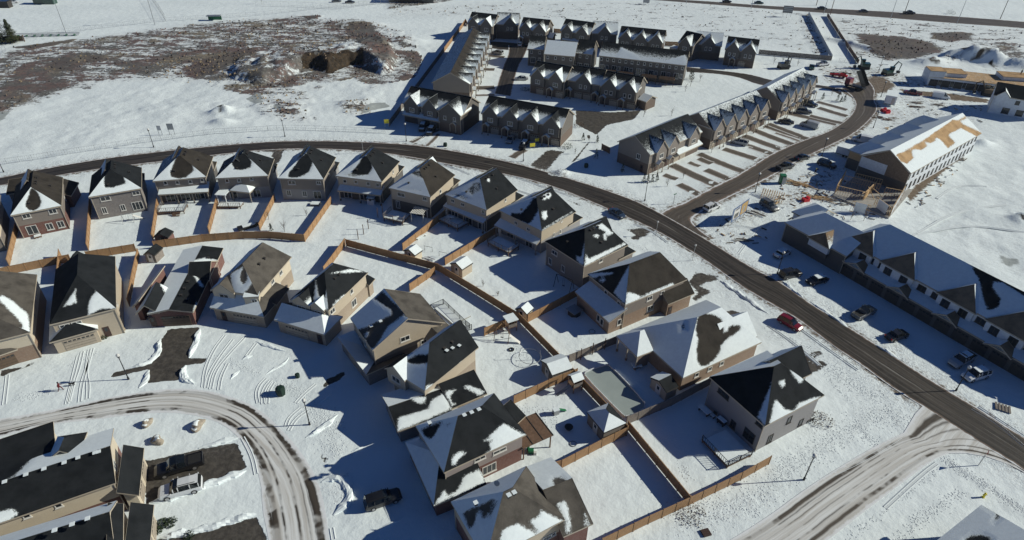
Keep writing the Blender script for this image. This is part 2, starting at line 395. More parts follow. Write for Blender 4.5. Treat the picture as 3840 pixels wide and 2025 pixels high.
        for k in walls:
            p, r = q[cor[k][0]], q[cor[k][1]]
            if shed: z1, z2 = zt(p), zt(r); mid = None
            elif sl[k] is None:
                sd_ = hw if ax == 'd' else hd; z1 = z2 = ze + sd_ * o_ - 0.1; mid = Z((p + r) / 2, rz - 0.12)
            else: z1 = z2 = ze + min(sl[k], 1.0) * o_ - 0.1; mid = None
            if zsp > z0 and lo:
                zz = min(zsp, z1, z2); wl.face([inv @ Z(p, z0), inv @ Z(r, z0), inv @ Z(r, zz), inv @ Z(p, zz)], lo)
            else: zz = z0
            if max(z1, z2) > zz + 0.01:
                pts = [Z(p, zz), Z(r, zz), Z(r, z2)] + ([mid] if mid else []) + [Z(p, z1)]
                wu.face([inv @ x for x in pts], upm)
        if wu.v: wu.obj(wname, s.root)
        if wl.v: wl.obj('brick_wall' if 'brick' in lo else 'lower_wall', s.root)
        if ze > 4.5 and z0 == 0 and not shed and ze < 8:
            for c_, off in (('B', u * .07 - v * .07), ('A', -u * .07 - v * .07)):
                m1 = MB(); P_ = inv @ (q[c_] + off); m1.box((P_.x, P_.y, ze / 2), (.11, .11, ze - .1), tr); m1.obj('downpipe', s.root)
        blk = dict(a=a, u=u, v=v, w=w, d=d, o=o_, ze=ze, rz=rz, faces=faces, p1=p1 if not shed else None, p2=p2 if not shed else None)
        s.b.append(blk); return blk
    def plane(s, b, side):
        a, u, v, w, d, o = b['a'], b['u'], b['v'], b['w'], b['d'], b['o']
        return {'N': (a + v * o, -v), 'R': (a + u * (w - o), u), 'F': (a + v * (d - o), v), 'L': (a + u * o, -u)}[side]
    def put(s, P, n, w, h, kind='window', col=None, out=0.0):
        if col is None: col = {'garage_door': 'garage_tan', 'front_door': 'door_dark'}.get(kind, s.wcol)
        f, p = win_mesh(w, h, kind, col)
        P = P + n * out
        o = link(kind, f, s.root, s.inv @ P, math.atan2(n.y, n.x) + math.pi / 2 - s.ang)
        link('pane', p, o); return o
    def win(s, side, pts, w, h, b=0, kind='window', **kw):
        o, n = s.plane(s.b[b], side)
        for p in (pts if isinstance(pts, list) else [pts]):
            s.put(hitplane(p, o, n), n, w, h, kind, **kw)
    def winu(s, side, us, z, w, h, b=0, kind='window', **kw):
        """us = fractions along the wall"""
        B = s.b[b]; o, n = s.plane(B, side); o = Vector((o.x, o.y, 0))
        for t in us:
            if side in 'NF': P = B['a'] + B['u'] * (B['w'] * t) + B['v'] * (B['o'] if side == 'N' else B['d'] - B['o'])
            else: P = B['a'] + B['v'] * (B['d'] * t) + B['u'] * (B['w'] - B['o'] if side == 'R' else B['o'])
            s.put(Vector((P.x, P.y, z)), n, w, h, kind, **kw)
    def gable(s, side, t, wg, dep, rise=None, b=0, snow=None, z0=None, out=.45, name='dormer_roof', win=True):
        B = s.b[b]; a, u, v, w, d = B['a'], B['u'], B['v'], B['w'], B['d']
        o, U, Vv, L_ = {'N': (a, u, v, w), 'R': (a + u * w, v, -u, d), 'F': (a + u * w + v * d, -u, -v, w), 'L': (a + v * d, -v, u, d)}[side]
        s.blockL(o + U * (t * L_ - wg / 2) - Vv * out, U, Vv, wg, dep, B['ze'] + .03, 'd', None, None, B['ze'] + (rise or wg * .4), ov=.25, snow=snow or {'L': 1, 'R': 0}, z0=3.0 if z0 is None else z0, low=None, rname=name, wname='dormer_wall', walls='NLR')
        if win: s.winu('N', [.5], 4.5, min(1.8, wg * .45), 1.1, b=len(s.b) - 1)
    def vent(s, side, pts, b=0, name='roof_vent', sz=(0.45, 0.45, 0.35)):
        f = s.b[b]['faces'][side]; n = (f[1] - f[0]).cross(f[2] - f[0]).normalized()
        for p in pts:
            P = hitplane(p, f[0], n); key = ('vent', sz)
            if key not in _wc:
                m1 = MB(); m1.box((0, 0, sz[2] / 2 - 0.1), (sz[0] * .75, sz[1] * .75, sz[2] + 0.1), 'black_metal'); m1.box((0, 0, sz[2]), (sz[0] * 1.15, sz[1] * 1.15, 0.08), 'snow'); _wc[key] = m1.mesh(name)
            link(name, _wc[key], s.root, s.inv @ P)
    def ventu(s, side, ts, up=.82, b=0, sz=(0.4, 0.4, 0.3)):
        f = s.b[b]['faces'].get(side)
        if not f: return
        key = ('vent', sz)
        if key not in _wc:
            m1 = MB(); m1.box((0, 0, sz[2] / 2 - 0.1), (sz[0] * .75, sz[1] * .75, sz[2] + 0.1), 'black_metal'); m1.box((0, 0, sz[2]), (sz[0] * 1.15, sz[1] * 1.15, 0.06), 'trim_dark'); _wc[key] = m1.mesh('roof_vent')
        for t in ts: P = f[0].lerp(f[1], t).lerp(f[3].lerp(f[2], t), up); link('roof_vent', _wc[key], s.root, s.inv @ P)
    def post(s, P, h, r=0.09, col=None, name='porch_post'):
        m1 = MB(); m1.box((0, 0, h / 2), (r * 2, r * 2, h), col or s.trim); m1.box((0, 0, 0.25), (r * 3.2, r * 3.2, 0.5), s.low or 'trim'); 
        m1.obj(name, s.root, s.inv @ Vector((P.x, P.y, 0)))
    def slab(s, P0, P1, P2, h=0.25, name='porch_slab', mt='concrete'):
        """low platform through three ground corners"""
        u = (P1 - P0); v = Vector((-u.y, u.x, 0)).normalized() * ((P2 - P1).dot(Vector((-u.y, u.x, 0)).normalized()))
        m1 = MB(); m1.prism([s.inv @ p for p in (P0, P1, P1 + v, P0 + v)], -0.02, h, mt); m1.obj(name, s.root)
# ------------------------------------------------------------------ detached houses
def S(t): CUR[0] = t
_b0 = House.block
def _blk(s, A, B, C=None, ze=5.8, d=None, rz=None, w=None, ax='d', AD=None, **kw):
    if AD is not None:
        a = g(AD[0], ze); dd = g(AD[1], ze); v = (dd - a).normalized(); u = Vector((v.y, -v.x, 0)); d = (dd - a).length
    elif A is not None and B is not None:
        a = g(A, ze); b = g(B, ze); u = (b - a).normalized(); w = (b - a).length; v = Vector((-u.y, u.x, 0))
        if d is None: d = (g(C, ze) - b).dot(v)
    else:
        b = g(B, ze); c = g(C, ze); v = (c - b).normalized(); u = Vector((v.y, -v.x, 0)); a = b - u * w
        if d is None: d = (c - b).length
    half = (w if ax == 'd' else d) / 2
    if isinstance(rz, tuple):
        rz = hitplane(rz, a + (u * w / 2 if ax == 'd' else v * d / 2), u if ax == 'd' else v).z
    if rz is None: rz = ze + 0.66 * half if ax[0] != 's' else ze + 1.1
    return s.blockL(a, u, v, w, d, ze, ax, kw.pop('e1', None), kw.pop('e2', None), rz, **kw)
House.block = _blk
HG = 'detached houses of the winter suburb'
def front_stuff(h, w=5.4, right=True, b=0):
    """the street side: garage and porch wing on the far side of a back-row house"""
    B = h.b[b]; a, u, v, W, D = B['a'], B['u'], B['v'], B['w'], B['d']
    o = a + u * (0.2 if not right else W - w - 0.2) + v * (D - 2.0)
    h.blockL(o, u, v, w, 5.0, 3.0, 'd', None, 2.0, 4.7, snow={'L': 1, 'R': 0, 'N': 1}, rname='garage_roof', wname='garage_wall', walls='RFL')
    h.winu('F', [0.5], 1.1, 3.6, 2.1, b=len(h.b) - 1, kind='garage_door')
    h.ventu('R', (.3, .42, .62), .86, b); h.ventu('R', (.5,), .4, b); h.ventu('N', (.35,), .35, b)
    h.gable('F', .62 if right else .38, 5.6, 6.2, rise=min(B['rz'] - B['ze'] - .15, 3.3), b=b, snow={'L': .25, 'R': 1}, name='front_gable_roof')
S('01')
h = House('detached_house', 'brown roofed house at the left edge, mostly cut off by the frame', low='siding_taupe', up='siding_cream', roof='shingle_brown', group=HG)
h.block(None, (-35, 925), (5, 600), ze=5.8, w=9, e1=4, e2=4, snow={'N': 1})
h.block(None, (60, 600), (165, 585), ze=3.0, d=5, w=5.5, ax='sR', rz=4.2, rname='porch_roof')
h = House('detached_house', 'house with red brick ground floor and a teardrop bare patch in its roof snow', roof='shingle_brown', low='brick_red', up='siding_taupe', group=HG)
h.block((105, 815), (620, 715), (683, 418), e1=(325, 525), e2=1.4, rz=9.2, snow={'N': 1}, polys={'N': [([(325, 530), (375, 570), (400, 620), (418, 680), (398, 735), (340, 765), (288, 758), (255, 720), (262, 670), (292, 610), (300, 560)], 0)]})
h.win('N', [(265, 815), (530, 768)], 1.5, 1.1); h.win('N', (325, 955), 2.0, 2.1, kind='patio_door'); h.win('N', [(500, 920), (612, 898)], 1.3, 1.6)
h.win('R', (652, 640), 0.6, 1.0)
h.block(None, (715, 615), (795, 480), ze=3.0, w=3.2, ax='sR', rz=4.6, rname='porch_roof', wname='porch_wall'); front_stuff(h)
h = House('detached_house', 'brown brick house with a black bare square in its roof snow, swing frame behind', roof='shingle_charcoal', low='brick_grey', up='brick_grey', group=HG)
h.block((890, 630), (1425, 540), (1475, 320), e1=(1090, 345), e2=2.0, rz=9.6, snow={'N': 1, 'L': 0.2}, polys={'N': [([(1085, 335), (1210, 335), (1235, 390), (1268, 490), (1200, 512), (1120, 535), (1058, 532), (1043, 470), (1050, 410)], 0)]})
h.win('N', (1060, 640), 2.0, 1.1); h.win('N', (1368, 585), 1.5, 0.9); h.win('N', (1050, 760), 1.0, 1.6); h.win('N', (1237, 730), 1.0, 1.5); h.win('N', (1385, 712), 2.2, 2.1, kind='patio_door'); front_stuff(h)
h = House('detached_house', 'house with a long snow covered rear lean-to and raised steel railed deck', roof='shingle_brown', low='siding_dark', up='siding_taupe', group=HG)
h.block((1535, 470), (2075, 425), (2165, 215), e1=(1800, 205), e2=1.4, rz=9.4, snow={'N': 1, 'L': 0.5}, polys={'N': [([(1780, 200), (1850, 200), (1935, 300), (1952, 360), (1870, 430), (1790, 442), (1718, 420), (1712, 370), (1760, 260)], 0)]})
h.win('N', [(1665, 482), (1785, 477), (1915, 470), (2035, 455)], 0.8, 0.9)
h.block((1590, 605), (2095, 575), None, ze=2.8, d=2.9, ax='sN', rz=4.0, snow={'N': 1}, rname='porch_roof', walls='', wname='porch_wall')
h.winu('N', [0.22, 0.5, 0.78], 1.15, 2.0, 2.1, kind='patio_door'); front_stuff(h)
for t in (0.03, 0.35, 0.66, 0.97): B = h.b[1]; h.post(B['a'] + B['u'] * B['w'] * t + B['v'] * 0.3, 2.7)
h = House('detached_house', 'house with a small hipped snow canopy and a white pergola against its back wall', roof='shingle_charcoal', low='siding_grey', up='siding_taupe', group=HG)
h.block((2165, 440), (2700, 413), (2770, 240), e1=(2390, 180), e2=2.0, rz=9.5, snow={'N': 1, 'L': 0.4}, polys={'N': [([(2330, 270), (2370, 180), (2480, 180), (2535, 280), (2520, 330), (2440, 357), (2370, 350), (2335, 310)], 0)]})
h.win('N', [(2285, 460), (2405, 455), (2530, 440)], 0.8, 0.9); h.winu('N', [0.25, 0.7], 1.2, 1.8, 2.0, kind='patio_door')
h.block((2310, 562), (2512, 585), None, ze=2.7, d=3.0, ax='w', e1=1.4, e2=1.4, rz=3.8, snow={'N': 1, 'L': 1, 'R': 1, 'F': 1}, rname='porch_roof', walls=''); front_stuff(h)
B = h.b[1]
for t in (0.05, 0.95): h.post(B['a'] + B['u'] * B['w'] * t + B['v'] * 0.3, 2.6)
S('11')
h = House('detached_house', 'flat grey backed house with bare saplings in its fenced yard', roof='shingle_charcoal', low='siding_grey', up='siding_taupe', group=HG)
h.block((220, 440), (680, 450), (815, 225), e1=(520, 180), e2=1.4, rz=9.3, snow={'N': 1, 'L': 0.6}, polys={'N': [([(500, 185), (555, 190), (572, 250), (567, 300), (535, 370), (480, 410), (410, 432), (320, 430), (330, 380), (400, 300), (430, 240)], 0)]})
h.win('N', (360, 478), 1.7, 1.0); h.win('N', (630, 480), 1.1, 0.9); h.win('N', [(330, 582), (490, 590)], 1.1, 1.5); h.win('N', (620, 605), 1.9, 2.1, kind='patio_door'); h.win('R', (735, 395), .8, .8); front_stuff(h)
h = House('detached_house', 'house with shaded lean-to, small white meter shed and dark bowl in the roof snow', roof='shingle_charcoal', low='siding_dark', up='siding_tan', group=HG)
h.block((800, 415), (1265, 475), (1440, 265), e1=(1110, 205), e2=1.5, rz=9.4, snow={'N': 1, 'L': 0.8}, polys={'N': [([(1070, 220), (1140, 200), (1168, 290), (1168, 350), (1130, 400), (1050, 412), (950, 402), (980, 350), (1040, 280)], 0), ([(850, 400), (950, 380), (1040, 400), (1000, 440)], 0.45)]})
h.win('N', [(895, 465), (1005, 472), (1130, 490), (1225, 502)], 0.9, 0.9); h.win('R', (1378, 370), 0.7, 0.9)
h.block((818, 560), (1255, 612), None, ze=2.8, d=2.8, ax='sN', rz=3.9, snow={'N': 1}, rname='porch_roof', walls=''); h.winu('N', [0.2, 0.55], 1.15, 2.0, 2.1, kind='patio_door'); front_stuff(h)
B = h.b[1]
for t in (0.03, 0.5, 0.97): h.post(B['a'] + B['u'] * B['w'] * t + B['v'] * 0.3, 2.7)
h = House('detached_house', 'house with taupe roof, snow topped front gable, wooden deck and curved pergola', roof='shingle_brown', low='siding_dark', up='siding_tan', group=HG)
h.block((1335, 535), (1755, 630), (1995, 400), e1=(1630, 340), e2=1.4, rz=9.5, snow={'N': 0.9, 'L': 1}, polys={'N': [([(1580, 350), (1690, 345), (1700, 450), (1620, 430), (1550, 390)], 0.35), ([(1420, 545), (1550, 555), (1640, 575), (1690, 560), (1600, 545)], 0.45)]})
h.win('N', (1460, 600), 2.0, 1.0); h.win('N', (1700, 642), 1.1, 0.9); h.win('N', (1430, 700), 1.0, 2.0, kind='patio_door'); h.win('R', (1855, 568), 0.9, 1.0); front_stuff(h)
B = h.b[0]; h.blockL(B['a'] + B['u'] * 2.0 + B['v'] * (B['d'] - 5), B['u'], B['v'], 5.2, 5.6, 5.8, 'd', None, None, 9.0, snow={'R': 1, 'L': 1}, rname='front_gable_roof', walls='F')
h = House('detached_house', 'house with a fan of dusted roof snow and one round snow blob by its ridge', roof='shingle_charcoal', low='siding_dark', up='siding_tan', group=HG)
h.block((1900, 600), (2320, 760), (2650, 560), e1=(2255, 440), e2=(2430, 365), rz=9.5, snow={'N': 0.85, 'L': 1}, polys={'R': [([(2320, 440), (2350, 435), (2355, 470), (2330, 475)], 1)], 'N': [([(2180, 480), (2270, 450), (2270, 560), (2180, 620), (2100, 560)], 0.45), ([(1950, 600), (2050, 590), (2150, 640), (2100, 660)], 0.4)]})
h.win('N', [(1980, 662), (2080, 700)], 1.0, 0.8); h.win('N', (2285, 772), .9, .9); h.win('R', [(2510, 652)], 0.7, 0.9)
h.block((1880, 720), (2285, 892), None, ze=2.8, d=2.8, ax='sN', rz=3.9, snow={'N': 1}, rname='porch_roof', walls=''); h.winu('N', [0.2, 0.55, 0.85], 1.15, 1.9, 2.1, kind='patio_door'); front_stuff(h)
B = h.b[1]
for t in (0.03, 0.5, 0.97): h.post(B['a'] + B['u'] * B['w'] * t + B['v'] * 0.3, 2.7)
S('21')
h = House('detached_house', 'house with a large snow oval and a curly snow mark on its dark roof', roof='shingle_charcoal', low='siding_grey', up='siding_tan', group=HG)
h.block((-130, 760), (300, 970), (620, 760), e1=(240, 620), e2=(415, 548), rz=9.6, snow={'N': 0.85, 'L': 1},
        polys={'N': [([(215, 640), (265, 640), (262, 760), (240, 800), (190, 872), (160, 890), (60, 850), (-20, 830), (0, 790), (90, 795), (170, 720)], 0)],
               'R': [([(300, 775), (345, 765), (357, 830), (330, 858), (305, 830)], 1), ([(300, 628), (340, 595), (385, 580), (398, 612), (370, 645), (345, 640), (330, 660), (310, 650)], 1), ([(300, 970), (320, 940), (610, 770), (615, 780)], 1)]})
h.win('N', [(40, 885), (165, 950)], 1.0, 0.8); h.win('R', [(500, 855), (485, 972), (420, 1005)], 0.6, 1.0)
h.block((2395, 912, '11'), (245, 1108), None, ze=2.8, d=2.9, ax='sN', rz=4.0, snow={'N': 1}, rname='porch_roof', walls=''); h.winu('N', [0.25, 0.7], 1.15, 2.0, 2.1, kind='patio_door'); front_stuff(h)
B = h.b[1]
for t in (0.03, 0.5, 0.97): h.post(B['a'] + B['u'] * B['w'] * t + B['v'] * 0.3, 2.7)
h = House('detached_house', 'taupe walled house with black shaded rear roof, next to the broad brick house', roof='shingle_charcoal', low='siding_taupe', up='siding_taupe', group=HG)
h.block((330, 1070), (725, 1325), (1155, 1100), e1=(765, 960), e2=(940, 885), rz=9.6, snow={'N': 0, 'L': 1},
        polys={'N': [([(752, 985), (735, 1150), (722, 1320), (650, 1270), (640, 1210), (690, 1230), (720, 1120)], 0.9)],
               'R': [([(728, 1325), (745, 1205), (775, 1250), (900, 1190), (1130, 1085), (1150, 1100)], 1), ([(815, 1010), (850, 1003), (888, 1015), (860, 1040), (830, 1030)], 1), ([(830, 930), (905, 890), (1020, 990), (930, 1025), (920, 1000), (960, 985), (870, 940)], 1), ([(920, 1045), (945, 1040), (945, 1060), (925, 1060)], 1)]})
h.win('N', (430, 1185), 1.6, 1.0); h.win('N', (385, 1270), 1.0, 1.5); h.win('N', (515, 1345), 1.0, 1.5); h.win('R', (893, 1262), 1.1, 0.9); front_stuff(h)
S('22')
h = House('detached_house', 'broad brown brick house with hot tub and a snow covered rear wing', roof='shingle_brown', low='brick_brown', up='siding_taupe', group=HG)
h.block((760, 45), (1140, 355), (1770, 100), e1=(1180, -60), e2=2.5, rz=9.6, snow={'N': 0, 'L': 1},
        polys={'N': [([(1190, -60), (1140, 350), (1060, 270), (1025, 225), (1090, 110)], 1), ([(765, 42), (900, 30), (1020, 30), (990, 50), (880, 60), (820, 90)], 1), ([(870, 100), (930, 70), (950, 110), (890, 140)], 0.8)],
               'R': [([(1140, 355), (1155, 225), (1210, 235), (1300, 270), (1400, 222), (1615, 135), (1640, 165)], 1)]})
h.win('R', (1385, 284), 1.3, 1.0); h.win('R', (1515, 225), 0.9, 0.6); h.win('R', [(1390, 385)], 1.6, 1.3); h.win('N', [(945, 225), (1075, 335)], 0.9, 0.8)
h.block((632, 222), (975, 535), (1130, 478), ze=3.0, ax='sN', rz=4.6, snow={'N': 1}, rname='porch_roof', wname='wing_wall', low='brick_brown', polys={'N': [([(900, 470), (990, 520), (1000, 455)], 1)]}, d=4.0)
h.win('N', [(870, 485), (905, 525)], 0.9, 1.4, b=1); h.win('R', (1078, 525), 0.9, 1.3, b=1)
h.block(None, (1572, 348), (1838, 238), ze=3.2, w=5, ax='d', rz=5.2, rname='garage_roof', wname='garage_wall', low='brick_brown', roof='shingle_brown'); h.win('R', (1587, 410), 0.9, 2.0, b=2, kind='front_door')
h = House('detached_house', 'low wide bungalow with a long snowy hip roof beside the ice rink', roof='shingle_brown', low='brick_brown', up='brick_brown', zs=2.6, group=HG)
h.block((1190, 610), (1720, 1092), (2520, 735), ze=3.3, e1=(1865, 480), e2=4.0, rz=(1865, 480), snow={'N': 1, 'L': 1, 'R': 1},
        polys={'R': [([(1860, 490), (1900, 430), (2050, 460), (2200, 560), (2290, 560), (2300, 600), (2240, 650), (2160, 700), (2105, 760), (2085, 840), (2030, 910), (1960, 965), (1900, 972), (1862, 920), (1855, 800), (1868, 700), (1845, 600)], 0), ([(2130, 520), (2165, 500), (2180, 560), (2170, 620), (2130, 630)], 1)],
               'N': [([(1690, 560), (1740, 530), (1750, 600), (1700, 620)], 0.35)]})
h.win('R', [(1858, 1055), (1990, 995), (2110, 940)], 0.9, 0.9)
h.block((1045, 668), (1258, 880), (1412, 805), ze=3.3, ax='d', e1=(1322, 608), rz=(1322, 608), snow={'N': 1, 'R': 1, 'L': 1}, rname='wing_roof', wname='wing_wall', walls='R')
h.gable('F', .35, 6.5, 7.0, rise=3.2, z0=0.0, snow={'L': 1, 'R': 1}, name='front_gable_roof')
B = h.b[1]
for t in (0.06, 0.5, 0.94): h.post(B['a'] + B['u'] * B['w'] * t + B['v'] * 0.4, 3.1)
h = House('detached_house', 'grey sided corner house with black rear roof and a low railed deck', roof='shingle_charcoal', low='siding_grey', up='siding_grey', wcol='trim_dark', group=HG)
h.block((1985, 1080), (2545, 1575), (3176, 1285), ze=6.0, e1=(1957, 930, 'o'), e2=4.5, rz=9.9, snow={'N': 0, 'L': 1},
        polys={'N': [([(1905, 1048, 'o'), (1957, 930, 'o'), (1960, 1000, 'o'), (1935, 1085, 'o')], 1)],
               'R': [([(1932, 1080, 'o'), (1950, 1005, 'o'), (1975, 1030, 'o'), (1995, 1035, 'o'), (2010, 1015, 'o'), (2050, 1000, 'o'), (2085, 1000, 'o')], 1), ([(1975, 905, 'o'), (1985, 900, 'o'), (2010, 935, 'o'), (2030, 950, 'o'), (2010, 965, 'o'), (1995, 945, 'o')], 1), ([(1960, 960, 'o'), (1972, 955, 'o'), (1975, 970, 'o'), (1965, 975, 'o')], 1)]})
h.win('N', (2130, 1245), 2.2, 1.0); h.win('N', (2225, 195, '23'), 1.0, 1.4); h.win('N', (2490, 190, '23'), 1.2, .8); h.win('N', (2385, 310, '23'), 2.0, 2.0, kind='patio_door'); h.win('R', [(215, 150, '33'), (330, 175, '33')], 0.9, 1.4); h.win('R', (20, 340, '33'), 1.0, 1.8); h.win('R', (420, 170, '33'), 1.6, 1.3)
B = h.b[0]; h.blockL(B['a'] + B['u'] * 1.0 + B['v'] * (B['d'] - 5), B['u'], B['v'], 6, 7, 6.0, 'd', None, None, 9.4, snow={'R': 0, 'L': 1}, rname='front_gable_roof', walls='RFL')
# ---- second row, fronts facing the crescent
S('a')
h = House('detached_house', 'taupe roofed house at the left edge with a curved snow band above its garage', roof='shingle_taupe', low='brick_brown', up='siding_cream', group=HG)
h.block(None, (455, 1275), (560, 400), ze=5.6, w=11, e1=4.0, e2=1.4, polys={'R': [([(-20, 745), (40, 715), (200, 810), (430, 1010), (455, 1275), (180, 1360), (235, 1235), (345, 1205), (340, 1150), (250, 1050), (100, 900), (0, 800)], 1)]})
h.win('R', [(560, 530), (515, 715)], 0.9, 1.0)
h.block(None, (175, 800, '02'), (150, 700, '02'), ze=2.9, w=8, d=6, ax='d', e1=2.0, rname='garage_roof', wname='garage_wall', low='brick_brown'); h.winu('N', [0.72], 1.1, 3.0, 2.1, b=1, kind='garage_door', col='garage_brown')
h = House('detached_house', 'tan house with snow wedges on its dark front roof and a hipped tan garage', roof='shingle_charcoal', low='siding_tan', up='siding_tan', group=HG)
h.block(None, (1755, 915), (1740, 125), ze=5.6, w=9.8, e1=(1265, 380), e2=2.5, rz=9.2,
        polys={'N': [([(958, 890), (1150, 625), (1140, 720), (1168, 825)], 1), ([(1330, 1020), (1335, 860), (1380, 740), (1440, 680), (1465, 570), (1510, 630), (1600, 620), (1700, 690), (1760, 915), (1510, 920)], 1)]})
h.win('R', (1755, 830), 0.8, 1.2)
h.block((1350, 1015), (1750, 915), None, ze=5.0, d=3.4, ax='d', e1=0.8, rz=6.5, snow={'L': 1}, rname='entry_gable_roof', walls='')
h.winu('N', [0.18, 0.36], 4.2, 1.5, 1.2)
h.block((495, 735, '02'), (990, 598, '02'), None, ze=2.9, d=6.2, ax='d', e1=1.6, rz=4.9, snow={'L': 1, 'R': 1, 'N': 0}, polys={'N': [([(1080, 1080), (1480, 1080), (1480, 1240), (1430, 1210), (1420, 1130), (1280, 1100), (1200, 1130)], 1)]}, rname='garage_roof', wname='garage_wall', low='siding_tan', up='siding_tan'); h.winu('N', [0.55], 1.1, 4.6, 2.1, b=2, kind='garage_door')
B = h.b[1]
for t in (0.45, 0.95): h.post(B['a'] + B['u'] * B['w'] * t + B['v'] * 0.3, 4.9, 0.14)
h.winu('N', [0.72], 1.2, 1.0, 2.1, kind='front_door')
h = House('detached_house', 'red brick bungalow with charcoal gables and columned porch above the cleared asphalt drive', roof='shingle_charcoal', low='brick_red', up='brick_red', group=HG)
h.block((1480, 450, '02'), (1945, 425, '02'), (2230, 1140, '01'), ze=3.2, rz=(1735, 335, '02'), snow={'L': 1}, polys={'R': [([(250, 215, 'b'), (500, 150, 'b'), (730, 190, 'b'), (710, 215, 'b'), (260, 262, 'b')], 1), ([(250, 265, 'b'), (290, 285, 'b'), (505, 580, 'b'), (460, 605, 'b')], 1), ([(340, 950, 'b'), (385, 815, 'b'), (432, 850, 'b'), (380, 970, 'b')], 1)]})
h.winu('N', [0.55], 1.15, 4.8, 2.2, kind='garage_door', col='garage_brown'); h.gable('R', .62, 6.5, 4.0, rise=2.2, snow={'L': (.2, .05), 'R': 0}, z0=0.0, out=.2, name='side_gable_roof', win=False); h.ventu('R', (.2, .3, .4), .8); h.ventu('R', (.15, .8), .45)
h.block((2040, 1010), (2405, 985), None, ze=3.1, d=7, ax='d', rz=5.0, snow={'L': 1}, rname='porch_roof', walls='', polys={'R': [([(2380, 460), (2480, 480), (2560, 560), (2500, 700)], 1)]})
h.block((1330, 378, '02'), (1420, 378, '02'), None, ze=3.2, d=11, ax='sL', rz=4.6, snow={'L': 1}, rname='side_roof')
B = h.b[1]
for t in (0.1, 0.2, 0.85, 0.95): h.post(B['a'] + B['u'] * B['w'] * t + B['v'] * 0.3, 3.0, 0.08)
h.winu('N', [0.04], 1.2, 1.0, 2.1, kind='front_door')
S('b')
h = House('detached_house', 'cream sided house with taupe roof and bay window over a snowy garage roof', roof='shingle_taupe', low='brick_buff', up='siding_cream', group=HG)
h.block((630, 625), (1320, 722), (1840, 135), ze=5.6, e1=(1140, 245), e2=1.4, rz=9.2, snow={'L': 1},
        polys={'N': [([(905, 400), (1095, 285), (1045, 430), (1050, 510), (1100, 550), (1160, 500), (1155, 320), (1240, 530), (1075, 730), (980, 700), (930, 570)], 1)]})
h.gable('N', .24, 4.6, 5.0, snow={'L': 1, 'R': 0.1}); h.ventu('R', (.4, .6), .6); h.win('R', [(1662, 372), (1537, 507)], 1.1, 0.9); h.win('R', (1640, 600), 1.3, 1.5); h.win('N', (830, 672), 2.4, 1.1)
h.block((590, 905), (1408, 1045), None, ze=2.9, d=5.6, ax='w', e2=2.6, rz=4.9, snow={'N': 1}, rname='garage_roof', wname='garage_wall'); h.winu('N', [0.6], 1.1, 4.6, 2.1, b=-1, kind='garage_door'); h.winu('N', [0.2], 1.1, 1.0, 2.1, b=-1, kind='front_door')
h.block(None, (1600, 860), (1790, 610), ze=2.9, w=3.0, ax='sR', rz=4.2, rname='side_roof', wname='side_wall')
h.block((1090, 752), (1330, 738), None, ze=5.5, d=1.2, ax='sN', rz=5.7, rname='bay_roof', snow={'N': 1}, z0=3.3, low=None, wname='bay_wall', ov=0.1); h.winu('N', [0.65], 4.4, 1.0, 1.1, b=-1)
S('12')
h = House('detached_house', 'tan and buff brick house with snow spikes running up its dark front roof', roof='shingle_charcoal', low='brick_buff', up='siding_tan', group=HG)
h.block((345, 298), (730, 412), (1122, 24), ze=5.6, e1=(2360, 370, 'b'), e2=(2375, 222, 'b'), rz=9.2, snow={'L': 1},
        polys={'N': [([(600, 105), (618, 180), (630, 270), (700, 280), (716, 165), (728, 408), (575, 405), (590, 250)], 1), ([(355, 293), (400, 265), (450, 240), (478, 250), (480, 330)], 1)],
               'R': [([(740, 38), (950, -5), (1122, 22), (1000, 24)], 1), ([(770, 370), (800, 320), (900, 245), (830, 330)], 1)]})
h.gable('N', .3, 4.2, 5.0, snow={'L': (1, .2), 'R': (1, -.2)}); h.gable('N', .72, 3.2, 3.0, snow={'L': (1, .3), 'R': 1}); h.ventu('R', (.4, .6), .6); h.win('R', (960, 212), 0.9, 1.1); h.win('R', (768, 412), 1.4, 1.0); h.win('R', (985, 330), 1.5, 1.5); h.win('N', (435, 385), 2.6, 1.6); h.win('N', [(545, 415), (665, 425)], 1.4, 0.9)
h.block((180, 505), (692, 658), None, ze=2.9, d=5.4, ax='w', e2=2.2, rz=4.7, snow={'N': 1, 'R': 1}, rname='garage_roof', wname='garage_wall'); h.winu('N', [0.4], 1.1, 4.6, 2.1, b=-1, kind='garage_door'); h.winu('N', [0.85], 1.1, 1.0, 2.1, b=-1, kind='front_door')
h.block(None, (1140, 160), (1200, 92), ze=3.0, w=3.0, ax='sR', rz=4.2, rname='side_roof', wname='side_wall')
h = House('detached_house', 'large beige gabled house with taupe roof and one snow blob on its garage roof', roof='shingle_taupe', low='brick_buff', up='siding_tan', group=HG)
h.block((950, 490), (1172, 812), (1868, 490), ze=5.6, ax='w', rz=(1530, 490), snow={'N': 1},
        polys={'N': [([(1190, 290), (1270, 215), (1540, 480), (1480, 460), (1330, 570), (1250, 700), (1180, 810), (1150, 790), (1040, 640), (1010, 605), (1090, 585), (1230, 520), (1362, 455), (1368, 410), (1260, 340)], 0), ([(1095, 640), (1135, 615), (1130, 670), (1115, 690)], 1)]})
h.ventu('R', (.4, .6), .6); h.win('R', (1500, 690), 1.7, 1.0); h.win('R', (1688, 722), 1.2, 0.9); h.win('N', [(1050, 700), (1100, 740)], 0.8, 1.1)
